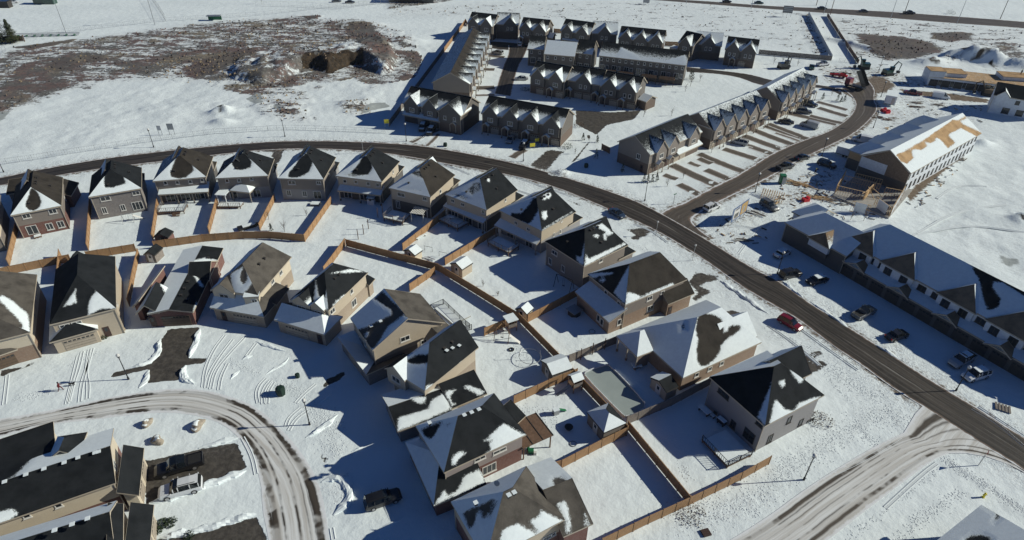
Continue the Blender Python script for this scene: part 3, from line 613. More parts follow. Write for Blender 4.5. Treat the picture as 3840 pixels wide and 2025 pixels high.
h.block((818, 680), (1112, 1057), (1525, 852), ze=2.9, ax='d', e1=(1250, 832), rz=(1250, 832), snow={'N': 1, 'L': 1}, polys={'R': [([(1250, 870), (1290, 848), (1330, 860), (1310, 888), (1260, 895)], 1)]}, rname='garage_roof', wname='garage_wall', low='brick_grey', up='siding_tan'); h.winu('N', [0.5], 1.1, 4.6, 2.1, b=1, kind='garage_door')
h.block(None, (1850, 660), (1955, 568), ze=4.4, w=3, ax='sR', rz=6, rname='rear_wing_roof', wname='rear_wing_wall'); h.win('R', (1885, 640), 0.9, 1.2, b=2)
h.vent('N', [(1160, 580), (1255, 530)])
h = House('detached_house', 'charcoal roofed house with a ragged snow patch and three snow capped vents', roof='shingle_charcoal', low='brick_buff', up='siding_tan', group=HG)
h.block((1345, 1000), (1697, 1222), (2490, 917), ze=5.6, e1=(1890, 820), e2=(2262, 625), rz=9.4, snow={'N': 1, 'L': 1},
        polys={'N': [([(1510, 915), (1600, 865), (1700, 850), (1860, 822), (1800, 880), (1700, 950), (1560, 950)], 0)],
               'R': [([(2040, 945), (2065, 925), (2150, 925), (2280, 895), (2285, 850), (2495, 917), (2190, 1040), (2160, 1015), (2150, 985), (2060, 975)], 1), ([(1700, 1222), (1725, 1165), (1800, 1150), (1880, 1105), (1915, 1130)], 1)]})
h.gable('N', .2, 4.4, 4.0, snow={'L': 0.1, 'R': 1}); h.ventu('R', (.4, .6), .6); h.win('R', (2105, 1100), 1.5, 0.9); h.vent('R', [(1920, 825), (1978, 800), (2045, 775)]); h.win('R', (2410, 1140), 0.9, 1.4)
S('e')
h.block((200, 170), (447, 718), (1252, 382), ze=2.9, ax='d', e1=(320, 345), rz=(320, 345), snow={'L': 1, 'N': 1, 'R': 0}, polys={'R': [([(447, 715), (445, 520), (640, 462), (920, 380), (950, 260), (1140, 140), (1260, 382)], 1), ([(640, 240), (700, 190), (870, 200), (850, 300), (760, 290)], 1)]}, rname='garage_roof', wname='garage_wall', low='brick_grey'); h.winu('N', [0.5], 1.1, 4.6, 2.1, b=-1, kind='garage_door')
h.block(None, (1255, 378), (1800, 146), ze=3.0, w=4.2, ax='sR', rz=4.6, rname='side_roof', wname='side_wall', polys={'R': [([(1435, 60), (1500, 15), (1795, 130), (1660, 175), (1600, 130)], 1), ([(1145, 110), (1320, 92), (1245, 165), (1240, 260), (1315, 300), (1262, 362)], 1)]})
h.win('R', (1300, 360), 1.0, 0.5, b=-1)
h = House('detached_house', 'house with mauve siding over red brick and a slatted patio roof behind', roof='shingle_charcoal', low='brick_red', up='siding_mauve', group=HG)
h.block((720, 640), (1147, 1342), (2412, 792), ze=5.6, e1=(1400, 552), e2=(1762, 390), rz=9.5, snow={'N': 1, 'L': 1},
        polys={'N': [([(800, 690), (1100, 575), (1080, 640), (1000, 790), (940, 830), (860, 790)], 0), ([(1110, 600), (1300, 575), (1200, 660)], 0.3)],
               'R': [([(2040, 600), (2415, 790), (1880, 1020), (1770, 1062), (1870, 980), (1830, 900), (1890, 830), (1740, 860), (1800, 820), (1930, 700)], 1), ([(1265, 1225), (1280, 1090), (1420, 1010), (1482, 1045), (1380, 1120), (1330, 1225)], 1)]})
h.win('R', (1690, 1122), 1.7, 0.7); h.win('R', (1987, 1006), 2.1, 0.7); h.win('R', (1830, 1275), 2.2, 1.7); h.vent('L', [(930, 605), (1455, 490), (1565, 450), (1675, 405)])
h.block((560, 882), (107, 845, 'f'), (885, 482, 'f'), ze=2.9, ax='d', e1=3.2, rz=4.9, snow={'N': 1, 'L': 1}, polys={'R': [([(107, 845, 'f'), (260, 610, 'f'), (330, 690, 'f'), (480, 600, 'f'), (560, 400, 'f'), (800, 290, 'f'), (890, 482, 'f')], 1)]}, rname='garage_roof', wname='garage_wall'); h.winu('N', [0.5], 1.1, 4.8, 2.1, b=1, kind='garage_door')
h.block(None, (2160, 690), (2385, 480), ze=3.0, w=3.0, ax='sR', rz=4.4, rname='rear_wing_roof', wname='rear_wing_wall')
S('f')
h = House('detached_house', 'taupe roofed house cut by the bottom edge with striped snow melt and satellite dish', roof='shingle_taupe', low='brick_red', up='siding_tan', group=HG)
h.block((365, 785), (885, 1690), (2132, 1112), ze=5.6, e1=(1230, 742), e2=(1372, 675), rz=9.7, snow={'N': 1, 'L': 1},
        polys={'N': [([(550, 950), (1000, 750), (960, 900), (900, 1010), (850, 1040), (830, 930), (770, 920), (715, 1130), (640, 1195)], 0), ([(960, 820), (1090, 760), (1020, 900), (970, 1030)], 0.2)],
               'R': [([(1720, 910), (2135, 1110), (1760, 1340), (1690, 1240), (1630, 1160), (1550, 1080), (1700, 1000)], 1), ([(1100, 1360), (1150, 1200), (1380, 1110), (1740, 1340), (1600, 1500), (1200, 1500)], 1)]})
h.win('R', [(1790, 1330), (1850, 1300), (1915, 1265)], 0.7, 0.6); h.vent('L', [(740, 815), (1240, 700), (1320, 660)])
h.block(None, (2065, 1312), (2517, 1112), ze=4.4, w=11, ax='d', e2=(2200, 522), rz=6.6, snow={'L': 1}, polys={'L': [([(1900, 430), (2030, 410), (2200, 520), (2100, 540), (1960, 550), (1900, 500)], 0)], 'R': [([(1965, 825), (2070, 772), (2130, 850), (2175, 1150), (2150, 1275), (2080, 1260), (2100, 1080)], 1), ([(2380, 945), (2472, 1125), (2385, 1165)], 1)]}, rname='rear_wing_roof', wname='rear_wing_wall', low='brick_red', up='brick_red')
m1 = MB(); m1.tube([(0, 0, 0), (0, 0, 0.7)], 0.03, 'black_metal'); m1.tube([(0, 0, .7), (0.1, -0.12, .78)], [0.06, 0.38], 'galvanised', 14); f_ = h.b[0]['faces']['L']
m1.obj('satellite_dish', h.root, h.inv @ hitplane((1065, 545), f_[0], (f_[1] - f_[0]).cross(f_[2] - f_[0]).normalized()))
S('03')
h = House('semi_detached_house', 'cream and brick house with long bare charcoal roof beside the white sunroof SUV', roof='shingle_charcoal', low='brick_red', up='siding_cream', group=HG)
h.block((-900, 1505), (1165, 787), None, ze=5.8, d=10, ax='w', rz=(1050, 437), snow={'F': 1}, polys={'F': [([(-900, 1200), (0, 790), (130, 735), (350, 520), (560, 430), (545, 300), (-900, 780)], 0)], 'N': [([(0, 1080), (130, 1050), (200, 1110), (60, 1180), (0, 1200), (-300, 1300), (-300, 1150)], 1)]})
h.win('N', [(588, 1012), (268, 1118)], 0.8, 0.7); h.winu('R', [0.42], 4.6, 1.6, 1.3); h.vent('N', [(57, 790), (270, 718), (452, 660), (655, 598), (793, 548), (963, 498), (1000, 488)])
h.block((-900, 1010), (545, 500), None, ze=6.4, d=6.5, ax='w', rz=(545, 350), rname='rear_wing_roof', wname='rear_wing_wall')
h.block((480, 560), (790, 510), None, ze=6.2, d=4, ax='d', rz=7.6, rname='rear_gable_roof', snow={'L': 1}, e2=1.8, walls='RFL')
h.block((1215, 962), (1400, 912), (1386, 452), ze=3.1, ax='sR', rz=4.7, rname='garage_roof', wname='garage_wall', low='siding_cream'); h.winu('R', [0.3, 0.72], 1.1, 2.5, 2.1, b=3, kind='garage_door')
h = House('semi_detached_house', 'cream gabled house cut by the bottom left corner with dusted snow behind its ridge', roof='shingle_charcoal', low='brick_red', up='siding_cream', group=HG)
h.block((-600, 1995), (1150, 1420), None, ze=5.8, d=6.5, ax='w', rz=(1055, 1095), snow={'F': 1})
h.block((1100, 1500), (1240, 1450), (1190, 1010), ze=5.6, ax='sR', rz=6.6, rname='front_roof', up='siding_cream', wname='front_wall')
h.block((1290, 1560), (1500, 1500), (1490, 1022), ze=3.1, ax='sR', rz=4.7, rname='garage_roof', wname='garage_wall', low='siding_cream'); h.winu('R', [0.3, 0.72], 1.1, 2.5, 2.1, b=2, kind='garage_door')
h.vent('F', [(560, 1278), (735, 1218), (890, 1160)])
S('33')
h = House('detached_house', 'charcoal roof with windswept snow poking into the bottom right corner', roof='shingle_charcoal', low='brick_brown', up='siding_tan', group=HG)
h.block(None, None, ze=5.6, w=12, AD=((1350, 1645), (2145, 1008)), e1=4, e2=3.0, rz=9.3, snow={'L': 1}, polys={'F': [([(2290, 1200), (2430, 1140), (2576, 1290), (2500, 1330)], 1)], 'L': [([(1980, 1358), (2050, 1320), (2160, 1310), (2250, 1358), (2200, 1500), (2000, 1500)], 0), ([(2160, 1015), (2290, 1060), (2340, 1130), (2270, 1180), (2300, 1100)], 0)]})
# ------------------------------------------------------------------ ground
def G(sheet, pts): return [g((p[0], p[1], sheet)) if len(p) == 2 else g(p) for p in pts]
def XY(sheet, pts): return [(v.x, v.y) for v in G(sheet, pts)]
xs = np.concatenate([np.linspace(-1500, -420, 10), np.arange(-400, -130, 1.6), np.arange(-130, 145, 0.6), np.arange(145, 400, 1.6), np.linspace(410, 1500, 10)])
ys = np.concatenate([np.linspace(-200, 36, 5), np.arange(38, 200, 0.6), np.arange(200, 380, 1.2), np.linspace(385, 1800, 16)])
GX, GY = np.meshgrid(xs, ys); P = np.stack([GX.ravel(), GY.ravel()], 1)
rng = np.random.RandomState(3)
def vnoise(P, sc_, seed):
    r = np.random.RandomState(seed).rand(256, 256); q = P / sc_ + 1000.0; i = np.floor(q).astype(int); f = q - i; f = f * f * (3 - 2 * f)
    a = r[i[:, 0] % 256, i[:, 1] % 256]; b = r[(i[:, 0] + 1) % 256, i[:, 1] % 256]; c = r[i[:, 0] % 256, (i[:, 1] + 1) % 256]; d = r[(i[:, 0] + 1) % 256, (i[:, 1] + 1) % 256]
    return (a * (1 - f[:, 0]) + b * f[:, 0]) * (1 - f[:, 1]) + (c * (1 - f[:, 0]) + d * f[:, 0]) * f[:, 1]
def soft(poly, edge): return np.clip(polydist(P, poly) / edge * 0.5 + 0.5, 0, 1)
N1 = vnoise(P, 9, 1); N2 = vnoise(P, 3, 2); N3 = vnoise(P, 25, 4)
scrub = np.zeros(len(P)); bare = np.zeros(len(P)); mud = np.zeros(len(P)); tram = np.zeros(len(P)); iced = np.zeros(len(P)); hgt = np.zeros(len(P))
def add(arr, sheet, pts, val, edge=2.0):
    arr[:] = np.maximum(arr, (np.clip(polydist(P, XY(sheet, pts)) / edge * .5 + .85, 0, 1) if arr is scrub else soft(XY(sheet, pts), edge)) * val)
add(scrub, '10', [(-100, 230), (1100, 200), (1500, 300), (1450, 560), (1380, 780), (1150, 900), (900, 640), (500, 760), (520, 900), (300, 860), (430, 1010), (560, 1080), (540, 1250), (250, 1230), (0, 1150), (-100, 800)], .55, 6)
add(scrub, '30', [(1450, 700), (1700, 540), (2000, 480), (2600, 560), (3000, 700), (2300, 760)], .5, 5); add(scrub, '20', [(-600, 100), (2576, 60), (2576, 480), (1500, 330), (0, 170)], .42, 10); add(scrub, '30', [(0, 100), (380, 150), (560, 540), (0, 490)], .5, 5)
up_ = G('01', [(-700, 560), (-300, 500), (0, 430), (400, 348), (900, 258), (1400, 190), (2000, 125), (2576, 75)]) + G('11', [(400, 58), (800, 62), (1200, 75), (1600, 100), (2000, 160), (2576, 275)]) + G('21', [(350, 372), (700, 475), (1000, 572), (1250, 665), (1500, 790), (1800, 960), (2050, 1110), (2400, 1330)]) + G('32', [(140, 130), (360, 300), (850, 600), (1350, 925), (1780, 1200), (2080, 1375)]) + G('33', [(2240, 120), (2576, 330), (2900, 560), (3200, 800)])
lo_ = G('01', [(-700, 640), (-300, 575), (0, 510), (500, 425), (1000, 345), (1500, 285), (2160, 205)]) + G('11', [(60, 152), (600, 138), (1110, 165), (1500, 215), (2000, 310), (2576, 410)]) + G('21', [(300, 485), (600, 590), (960, 745), (1200, 850), (1400, 940), (1560, 1025), (1950, 1265)]) + G('22', [(2250, 130), (2576, 330)]) + G('32', [(300, 490), (600, 730), (1000, 1000), (1250, 1190)]) + G('33', [(1560, 20), (2000, 300), (2300, 490), (2576, 660), (3000, 960), (3400, 1250)])
sl_ = G('21', [(1400, 860), (1560, 742), (1720, 690), (1850, 620), (2050, 510), (2300, 395)]) + G('31', [(0, 205), (330, 60)]) + G('30', [(560, 1350), (740, 1250), (850, 1150), (892, 1060), (850, 970), (760, 905)])
sr_ = G('21', [(2000, 1040), (1850, 930), (1790, 850), (1930, 760), (2150, 640), (2576, 440)]) + G('31', [(250, 285), (600, 120)]) + G('30', [(880, 1345), (1050, 1180), (1110, 1090), (1060, 1000), (1080, 900), (1000, 800)])
for _l, _w, _a in ((up_, 1.7, .53), (lo_, 2.0, .55), (sl_, 1.8, .54), (sr_, 2.4, .60)):
    _d = linedist(P, [(q.x, q.y) for q in _l]); mud[:] = np.maximum(mud, _a * np.exp(-(_d / _w) ** 2) * (P[:, 1] < 320)); tram[:] = np.maximum(tram, .8 * np.exp(-(_d / 3.5) ** 2))
# the weedy field with its snow between the stalks
add(scrub, '00', [(-200, 1330), (0, 1130), (250, 1040), (700, 870), (1100, 800), (1700, 780), (2050, 800), (2500, 900), (2900, 700), (3250, 560), (3600, 450), (3650, 350), (3500, 240), (3000, 170), (2576, 200), (1900, 260), (1000, 380), (500, 470), (150, 500), (-200, 700)], 0.72, 8)
add(scrub, '00', [(0, 1130), (250, 1040), (700, 870), (900, 860), (600, 780), (700, 560), (200, 640), (0, 900), (-200, 1200)], 0.85, 6)
add(scrub, '00', [(450, 660), (650, 560), (800, 600), (760, 700), (520, 740)], 1.0, 4)
add(scrub, '00', [(800, 560), (1080, 560), (1050, 620), (830, 630)], 1.0, 3)
add(scrub, '00', [(1870, 700), (2050, 580), (2350, 520), (2576, 480), (2576, 560), (2350, 640), (2150, 760), (1960, 790)], 1.0, 5)
add(scrub, '00', [(1100, 640), (1900, 520), (2500, 420), (2500, 520), (1800, 660), (1300, 740)], 0.85, 6)
add(scrub, '10', [(900, 270), (1150, 250), (1300, 400), (1420, 580), (1350, 720), (1250, 690), (1130, 560), (1000, 440), (900, 350)], 0.92, 5)
add(scrub, '10', [(920, 255), (1100, 250), (1180, 290), (1060, 310), (940, 300)], 1.0, 3)
add(scrub, '10', [(1380, 380), (1550, 350), (1600, 480), (1420, 490)], 0.7, 4)
add(scrub, '10', [(500, 165), (640, 160), (600, 190), (520, 190)], 1.0, 2)
add(scrub, '10', [(850, 1040), (1150, 1000), (1160, 1130), (1040, 1170), (900, 1140)], 0.66, 4)
add(scrub, '10', [(540, 870), (650, 870), (640, 910), (560, 905)], 0.7, 3)
add(scrub, '10', [(0, 780), (250, 780), (400, 900), (560, 980), (560, 1060), (420, 1000), (200, 900), (200, 1000), (420, 1080), (560, 1230), (380, 1200), (150, 1150), (0, 1100)], 0.62, 6)
add(scrub, '10', [(1330, 0), (2000, 0), (1900, 20), (1350, 90)], 0.7, 3)
add(scrub, '00', [(160, 480), (500, 430), (750, 400), (700, 430), (300, 500)], 1.0, 2)
add(scrub, '20', [(-1200, 60), (0, 20), (1400, 10), (2576, 100), (3300, 150), (3450, 500), (2500, 480), (1700, 300), (0, 150), (-1300, 180)], 0.50, 12)
add(scrub, '10', [(0, 500), (0, 250), (500, 200), (1000, 190), (1300, 250), (1300, 450), (900, 480), (500, 540)], .62, 6)
add(scrub, '30', [(330, 150), (420, 160), (540, 400), (600, 540), (480, 540), (380, 380)], 0.62, 4)
add(scrub, '30', [(650, 170), (1800, 240), (2576, 300), (3000, 330), (3000, 760), (2500, 700), (2250, 600), (1800, 560), (1600, 590), (1100, 570), (850, 600), (780, 360)], 0.56, 8)
add(scrub, '30', [(950, 365), (1300, 380), (1600, 440), (1680, 500), (1500, 560), (1180, 580), (1060, 500)], 1.25, 5)
add(scrub, '30', [(1700, 340), (2000, 340), (1990, 380), (1800, 410), (1690, 390)], 1.2, 4)
add(scrub, '30', [(2240, 420), (2500, 430), (2576, 620), (2400, 620), (2300, 500)], 0.75, 5)
# mud and trampled ground round the building site
add(mud, '30', [(700, 900), (860, 840), (1060, 760), (1180, 780), (1290, 860), (1200, 930), (1000, 960), (950, 1100), (860, 1000)], 1.0, 3)
add(mud, '30', [(500, 690), (850, 660), (1120, 760), (1100, 870), (800, 850), (560, 800)], 0.5, 4)
add(mud, '30', [(1290, 890), (1600, 920), (1850, 940), (2230, 1000), (2230, 1040), (1850, 1010), (1400, 950)], 0.95, 2)
add(mud, '31', [(1390, 600), (1460, 520), (1700, 330), (1900, 200), (1940, 240), (1820, 330), (1560, 560), (1430, 690)], 0.95, 1.5)
add(mud, '31', [(0, 560), (250, 400), (700, 250), (900, 380), (700, 620), (1200, 850), (900, 850), (500, 720), (150, 850), (-500, 1100), (-800, 900)], 0.47, 5)
add(mud, '30', [(400, 640), (900, 640), (1300, 700), (1900, 880), (1300, 900), (1000, 900), (500, 850)], 0.47, 4); add(mud, '30', [(1100, 900), (2200, 1050), (2200, 1300), (1400, 1358), (1060, 1358)], .42, 5)
add(tram, '31', [(0, 560), (250, 400), (700, 250), (900, 380), (700, 620), (1200, 850), (900, 850), (500, 720), (150, 850), (-600, 1300), (-900, 900)], 0.75, 4)
add(tram, '30', [(1100, 900), (2200, 1050), (2200, 1300), (1800, 1250), (1400, 1358), (1060, 1358), (1150, 1100)], 0.7, 4)
add(tram, '30', [(400, 640), (900, 640), (1300, 700), (1900, 880), (1300, 900), (1000, 900), (500, 850)], 0.6, 4)
add(tram, '32', [(240, 130), (480, 170), (360, 300)], 0.7, 1); add(tram, '32', [(420, 310), (840, 390), (700, 490)], 0.7, 1); add(tram, '32', [(1090, 750), (1360, 720), (1450, 790), (1350, 920)], 0.8, 1)
add(tram, '32', [(1360, 930), (1800, 1020), (2000, 1130), (2000, 1190), (1790, 1180)], 0.7, 1)
add(tram, '32', [(560, 1020), (760, 980), (1100, 1180), (1320, 1358), (1000, 1358), (760, 1200)], 0.42, 3)
add(tram, '33', [(950, 0), (1350, 0), (1390, 260), (1150, 150), (900, 260), (500, 500), (0, 800), (-300, 1000), (-380, 1180), (0, 1000), (420, 560), (700, 330), (950, 180)], 0.62, 2)
add(tram, '23', [(1620, 1110), (1900, 1020), (1960, 1060), (1700, 1200)], 0.8, 1.5)
add(tram, '23', [(1700, 1250), (2000, 1120), (2576, 850), (2576, 1000), (2200, 1150), (1800, 1300)], 0.6, 2)
add(tram, '33', [(1750, 560), (1850, 540), (2300, 820), (2576, 1020), (2576, 1100), (2150, 850), (1800, 640)], 0.5, .8)
add(tram, '33', [(380, 150), (600, 120), (640, 200), (480, 320), (390, 300)], 0.7, 1)
add(tram, '32', [(0, 600), (150, 640), (560, 900), (450, 880), (150, 740), (0, 680)], 0.4, 2)
add(tram, '13', [(560, 0), (650, 150), (820, 240), (700, 330), (900, 430), (800, 500), (620, 300), (480, 50)], 0.45, 1.5)
add(tram, '13', [(640, 740), (850, 740), (950, 880), (900, 1020), (760, 1120), (650, 900)], 0.4, 1.5)
add(tram, '03', [(1500, 560), (2400, 330), (2440, 420), (1700, 590)], 0.3, 1.5)
add(tram, '11', [(1450, 240), (1900, 240), (2300, 330), (1800, 290)], 0.5, 2)
add(tram, '22', [(1850, 190), (2250, 160), (2560, 470), (2400, 420), (2100, 260)], 0.6, 2)
# bare asphalt driveways
add(bare, '02', [(1690, 595), (2010, 575), (1900, 890), (2080, 890), (2060, 940), (1870, 955), (1800, 1110), (1470, 1140), (1500, 1000), (1100, 1090), (1150, 1030), (1530, 940), (1620, 700)], 1, .35)
add(bare, '02', [(0, 1010), (240, 970), (390, 890), (330, 960), (90, 1040), (0, 1090)], .9, .5)
add(bare, '03', [(1400, 620), (1400, 530), (1500, 560), (2050, 440), (2380, 380), (2490, 640), (2100, 770), (1590, 960), (1470, 1010), (1450, 800)], 1, .35)
add(bare, '03', [(1560, 1358), (2000, 1290), (2576, 1130), (2700, 1358), (2600, 1500), (1400, 1700)], 1, .5)
add(bare, '12', [(640, 1170), (720, 1090), (880, 1020), (910, 1060), (820, 1130), (690, 1190)], .8, .5)
add(bare, '13', [(590, 470), (650, 460), (760, 540), (700, 620), (640, 560)], .75, .8)
for q in ([(1180, 940), (1480, 900), (1560, 930), (1250, 1070), (1130, 1060), (1200, 1000), (1080, 930)],): add(bare, '21', q, .72, 1.2)
add(bare, '21', [(500, 620), (740, 700), (690, 730), (540, 670)], .62, 1)
add(bare, '22', [(1760, 130), (1830, 10), (2080, 60), (2080, 110), (1900, 160), (2030, 220), (1840, 330), (1800, 300), (1850, 220)], .82, 1)
add(bare, '32', [(290, 880), (500, 800), (570, 850), (480, 900), (640, 930), (440, 1070), (380, 1060), (310, 950)], .8, .8)
add(bare, '22', [(2050, 450), (2200, 400), (2340, 430), (2250, 470), (2180, 500)], .8, .6)
add(bare, '21', [(160, 310), (350, 140), (540, 160), (350, 370)], .78, 1.2); add(bare, '21', [(570, 300), (770, 60), (740, 0), (790, 0), (790, 70), (640, 260)], .8, .4)
add(bare, '11', [(1390, 200), (1700, 230), (1690, 265), (1500, 240)], .8, 1.2); add(bare, '11', [(150, 170), (280, 150), (270, 240), (140, 360), (150, 250)], .8, 1); add(bare, '11', [(0, 130), (300, 145), (270, 175), (60, 170)], .9, .8)
add(bare, '11', [(1560, 70), (1640, 75), (1620, 100), (1570, 90)], .7, 1)
# lanes of the terraced court (asphalt patches run in the shade of the rows)
add(bare, '20', [(640, 1110), (1000, 1130), (1300, 1110), (1230, 1200), (950, 1260), (850, 1358), (640, 1250)], 1, .8)
add(bare, '10', [(2220, 1100), (2270, 1120), (2200, 1240), (2170, 1180)], .8, .8)
# ice sheets
add(iced, '10', [(1150, 1040), (1300, 1030), (1350, 1080), (1200, 1120), (1050, 1160)], 1, 2); add(iced, '10', [(0, 930), (60, 960), (80, 1060), (0, 1080), (-100, 1000)], 1, 2); add(iced, '10', [(170, 1080), (270, 1080), (260, 1130), (180, 1120)], 1, 1.5); add(iced, '00', [(0, 1130), (100, 1130), (50, 1190), (-60, 1260), (-100, 1180)], 1, 2)
add(iced, '31', [(2300, 1190), (2520, 1240), (2560, 1300), (2450, 1340), (2320, 1280)], .8, 2)
# mounds
def mound(sheet, c, h_, rx, ry, ang=0.0, rough=0.25, hole=None):
    q = g((c[0], c[1], sheet)); dx = P[:, 0] - q.x; dy = P[:, 1] - q.y; ca, sa = math.cos(ang), math.sin(ang)
    r = ((dx * ca + dy * sa) / rx) ** 2 + ((-dx * sa + dy * ca) / ry) ** 2
    hgt[:] += h_ * np.exp(-r * 1.6) * (1 - rough + 2 * rough * N2) * (r < 6)
_fl = XY('10', [(60, 860), (300, 800), (420, 760), (500, 720), (580, 700), (680, 735), (760, 750), (840, 705), (950, 665), (1040, 650), (1110, 680), (1250, 760), (1380, 740), (1440, 600)])
_pl = XY('10', [(60, 860), (300, 800), (420, 760), (500, 720), (580, 700), (680, 735), (760, 750), (840, 705), (950, 665), (1040, 650), (1110, 680), (1250, 760), (1380, 740), (1440, 600), (1300, 380), (900, 250), (300, 300), (-250, 480), (-250, 800)])
_in = polydist(P, _pl); _df = linedist(P, _fl) + (vnoise(P, 2.2, 21) - .5) * 1.6; _k = np.clip(_df / 3.0, 0, 1); _k = _k * _k * (3 - 2 * _k)
plat = np.where(_in > 0, _k * (1.6 + 2.6 * np.clip(1 - np.abs(P[:, 0] + 62) / 34, 0, 1)) * np.exp(-(np.maximum(0, _df - 5) / 20) ** 2) * np.clip(_in / 3, 0, 1), 0); hgt += plat * (.8 + .4 * N2) + (_in > -3) * (plat > .3) * (vnoise(P, 1.1, 31) * .35 + vnoise(P, 2.6, 32) * .5)
scrub[:] = np.maximum(scrub, np.where((_in > 2) & (_df > 3.5), .52 + .3 * (P[:, 0] > -52) + .2 * (N1 - .5), 0)); scrub[:] = np.maximum(scrub, np.where((_in > -9) & (_df < 12), .58 + .3 * N1, 0))
mound('10', (150, 700), 2.6, 16, 8, 0.15)
mound('10', (1480, 430), 1.8, 12, 7); mound('10', (200, 1100), 0.9, 22, 10); mound('10', (950, 1080), 1.2, 10, 6); mound('10', (1030, 250), 1.2, 12, 5)
mound('00', (2250, 1130), 2.3, 4.2, 2.6, 0.2, 0.6); mound('00', (2240, 1240), 1.3, 4, 2.2); mound('30', (1640, 640), 3.0, 9, 4, 0.2, 0.3); mound('30', (2000, 600), 4.0, 14, 5, -.1, .35); mound('30', (2250, 640), 3.6, 12, 4, -.4, .35); mound('30', (2700, 680), 3, 10, 5)
mound('30', (900, 470), 1.5, 16, 3, -1.0); mound('21', (500, 385), 1.0, 2.6, 1.6, 0, .5); mound('31', (2576, 850), 1.4, 5, 3, 0, .4); mound('31', (2150, 90), 1.2, 4, 2, 0, .4); mound('30', (1600, 1000), 0.3, 8, 4, 0, .5)
# a dug-out soil face under the crest
_x = XY('10', [(360, 780), (1110, 670)]); _cx = np.clip((P[:, 0] - _x[0][0]) / 3, 0, 1) * np.clip((_x[1][0] - P[:, 0]) / 3, 0, 1)
soilm = np.where((_in > .1) & (_df < 6.0), 1.0, 0.0) * _cx * np.clip(1.6 - _df / 6, 0, 1) * (.35 + .55 * N2 + .55 * vnoise(P, 1.4, 77))
for _p, _r in ((('00', (2250, 1130)), 3.4), (('30', (1640, 640)), 6.0), (('30', (2000, 600)), 10.0), (('30', (2250, 640)), 9.0), (('31', (2576, 850)), 3.5)):
    _q = g((_p[1][0], _p[1][1], _p[0])); _d = np.hypot(P[:, 0] - _q.x, P[:, 1] - _q.y); _m = np.clip(1.4 - _d / _r, 0, 1); hgt += _m * (vnoise(P, .9, 41) - .5) * .8; soilm = np.maximum(soilm, _m * vnoise(P, 1.2, 42) * .95); 
for _sh, _pp in (('31', [(1320, 860), (1500, 720), (2150, 60), (2576, -200), (3600, -200), (3600, 2200), (2500, 1500), (1800, 1120)]), ('00', [(0, 1200), (400, 1040), (900, 860), (2000, 820), (2450, 980), (2576, 1250), (1700, 1290), (300, 1600), (-200, 1600)]), ('10', [(560, 800), (1100, 800), (1600, 560), (1850, 300), (1900, 400), (1500, 850), (1250, 1150), (700, 1150)])):
    _m = soft(XY(_sh, _pp), 6); hgt += _m * ((vnoise(P, 7, 51) - .5) * .5 + (vnoise(P, 2.4, 52) - .5) * .22); tram = np.maximum(tram, _m * .28)
s2 = (scrub > 0.5) * vnoise(P, 1.3, 8) * 0.22; hgt += s2 + tram * (vnoise(P, 0.9, 9) - 0.5) * 0.14 * (tram > .3)
# nothing bulges through the two site pits of snow
V = np.column_stack([P, hgt]); nx, ny = len(xs), len(ys)
idx = np.arange(nx * ny).reshape(ny, nx); Q = np.stack([idx[:-1, :-1], idx[:-1, 1:], idx[1:, 1:], idx[1:, :-1]], -1).reshape(-1, 4)
me = bpy.data.meshes.new('ground'); me.vertices.add(len(V)); me.vertices.foreach_set('co', V.ravel().astype(np.float32))
me.loops.add(Q.size); me.loops.foreach_set('vertex_index', Q.ravel().astype(np.int32)); me.polygons.add(len(Q)); me.polygons.foreach_set('loop_start', np.arange(0, Q.size, 4, dtype=np.int32)); me.polygons.foreach_set('loop_total', np.full(len(Q), 4, dtype=np.int32))
me.update(calc_edges=True)
for k, v in (('scrub', scrub), ('bare', bare), ('mud', mud), ('tram', tram), ('iced', iced), ('soil', soilm)):
    a_ = me.attributes.new(k, 'FLOAT', 'POINT'); a_.data.foreach_set('value', v.astype(np.float32))
s = NG('snow_field')
def speck(at, scale, lo=0.06, gain=1.0, detail=5, st=None):
    n_ = s.noise(scale, detail, 0.7, stretch=st); return s.step(s.math('ADD', s.math('MULTIPLY', s.attr(at), gain), s.math('SUBTRACT', n_, 1.0)), 0.0, lo)
cs = s.mix(s.step(s.noise(0.05, 4, 0.6), 0.35, 0.7), (0.765, 0.83, 0.845), (0.70, 0.765, 0.785))
# scrub: stalks and weeds standing through the snow
_a = s.noise(0.17, 6, 0.75, stretch=(.7, 1.3, 1)); _b = s.noise(0.8, 4, 0.8); _n = s.math('ADD', s.math('MULTIPLY', _a, .66), s.math('MULTIPLY', _b, .34)); f_sc = s.step(s.math('ADD', s.math('MULTIPLY', s.attr('scrub'), .46), s.math('SUBTRACT', _n, .80)), -.02, .05); f_sc = s.math('MULTIPLY', f_sc, s.step(s.attr('scrub'), 0.1, 0.3)); cs = s.mix(s.math('MULTIPLY', s.step(s.attr('scrub'), 0.3, 0.8), .30), cs, (0.50, 0.49, 0.48))
brush = s.mix(s.step(s.noise(0.09, 4, 0.6), 0.42, 0.58), (0.10, 0.088, 0.075), (0.125, 0.06, 0.045)); brush = s.mix(s.step(s.noise(0.06, 3, 0.5), 0.52, 0.66), brush, (0.21, 0.165, 0.105))
brush = s.mix(s.step(s.noise(0.9, 4, 0.8), 0.42, 0.62), brush, (0.035, 0.028, 0.024))
brush = s.mix(s.math('MULTIPLY', s.step(s.attr('scrub'), .9, 1.02), .7), brush, (0.045, 0.028, 0.022))
cs = s.mix(s.math('MULTIPLY', f_sc, 0.92), cs, brush)
f_b = speck('bare', 0.7, 0.14, 1.06, 5); f_b = s.math('MULTIPLY', f_b, s.step(s.attr('bare'), 0.3, 0.45))
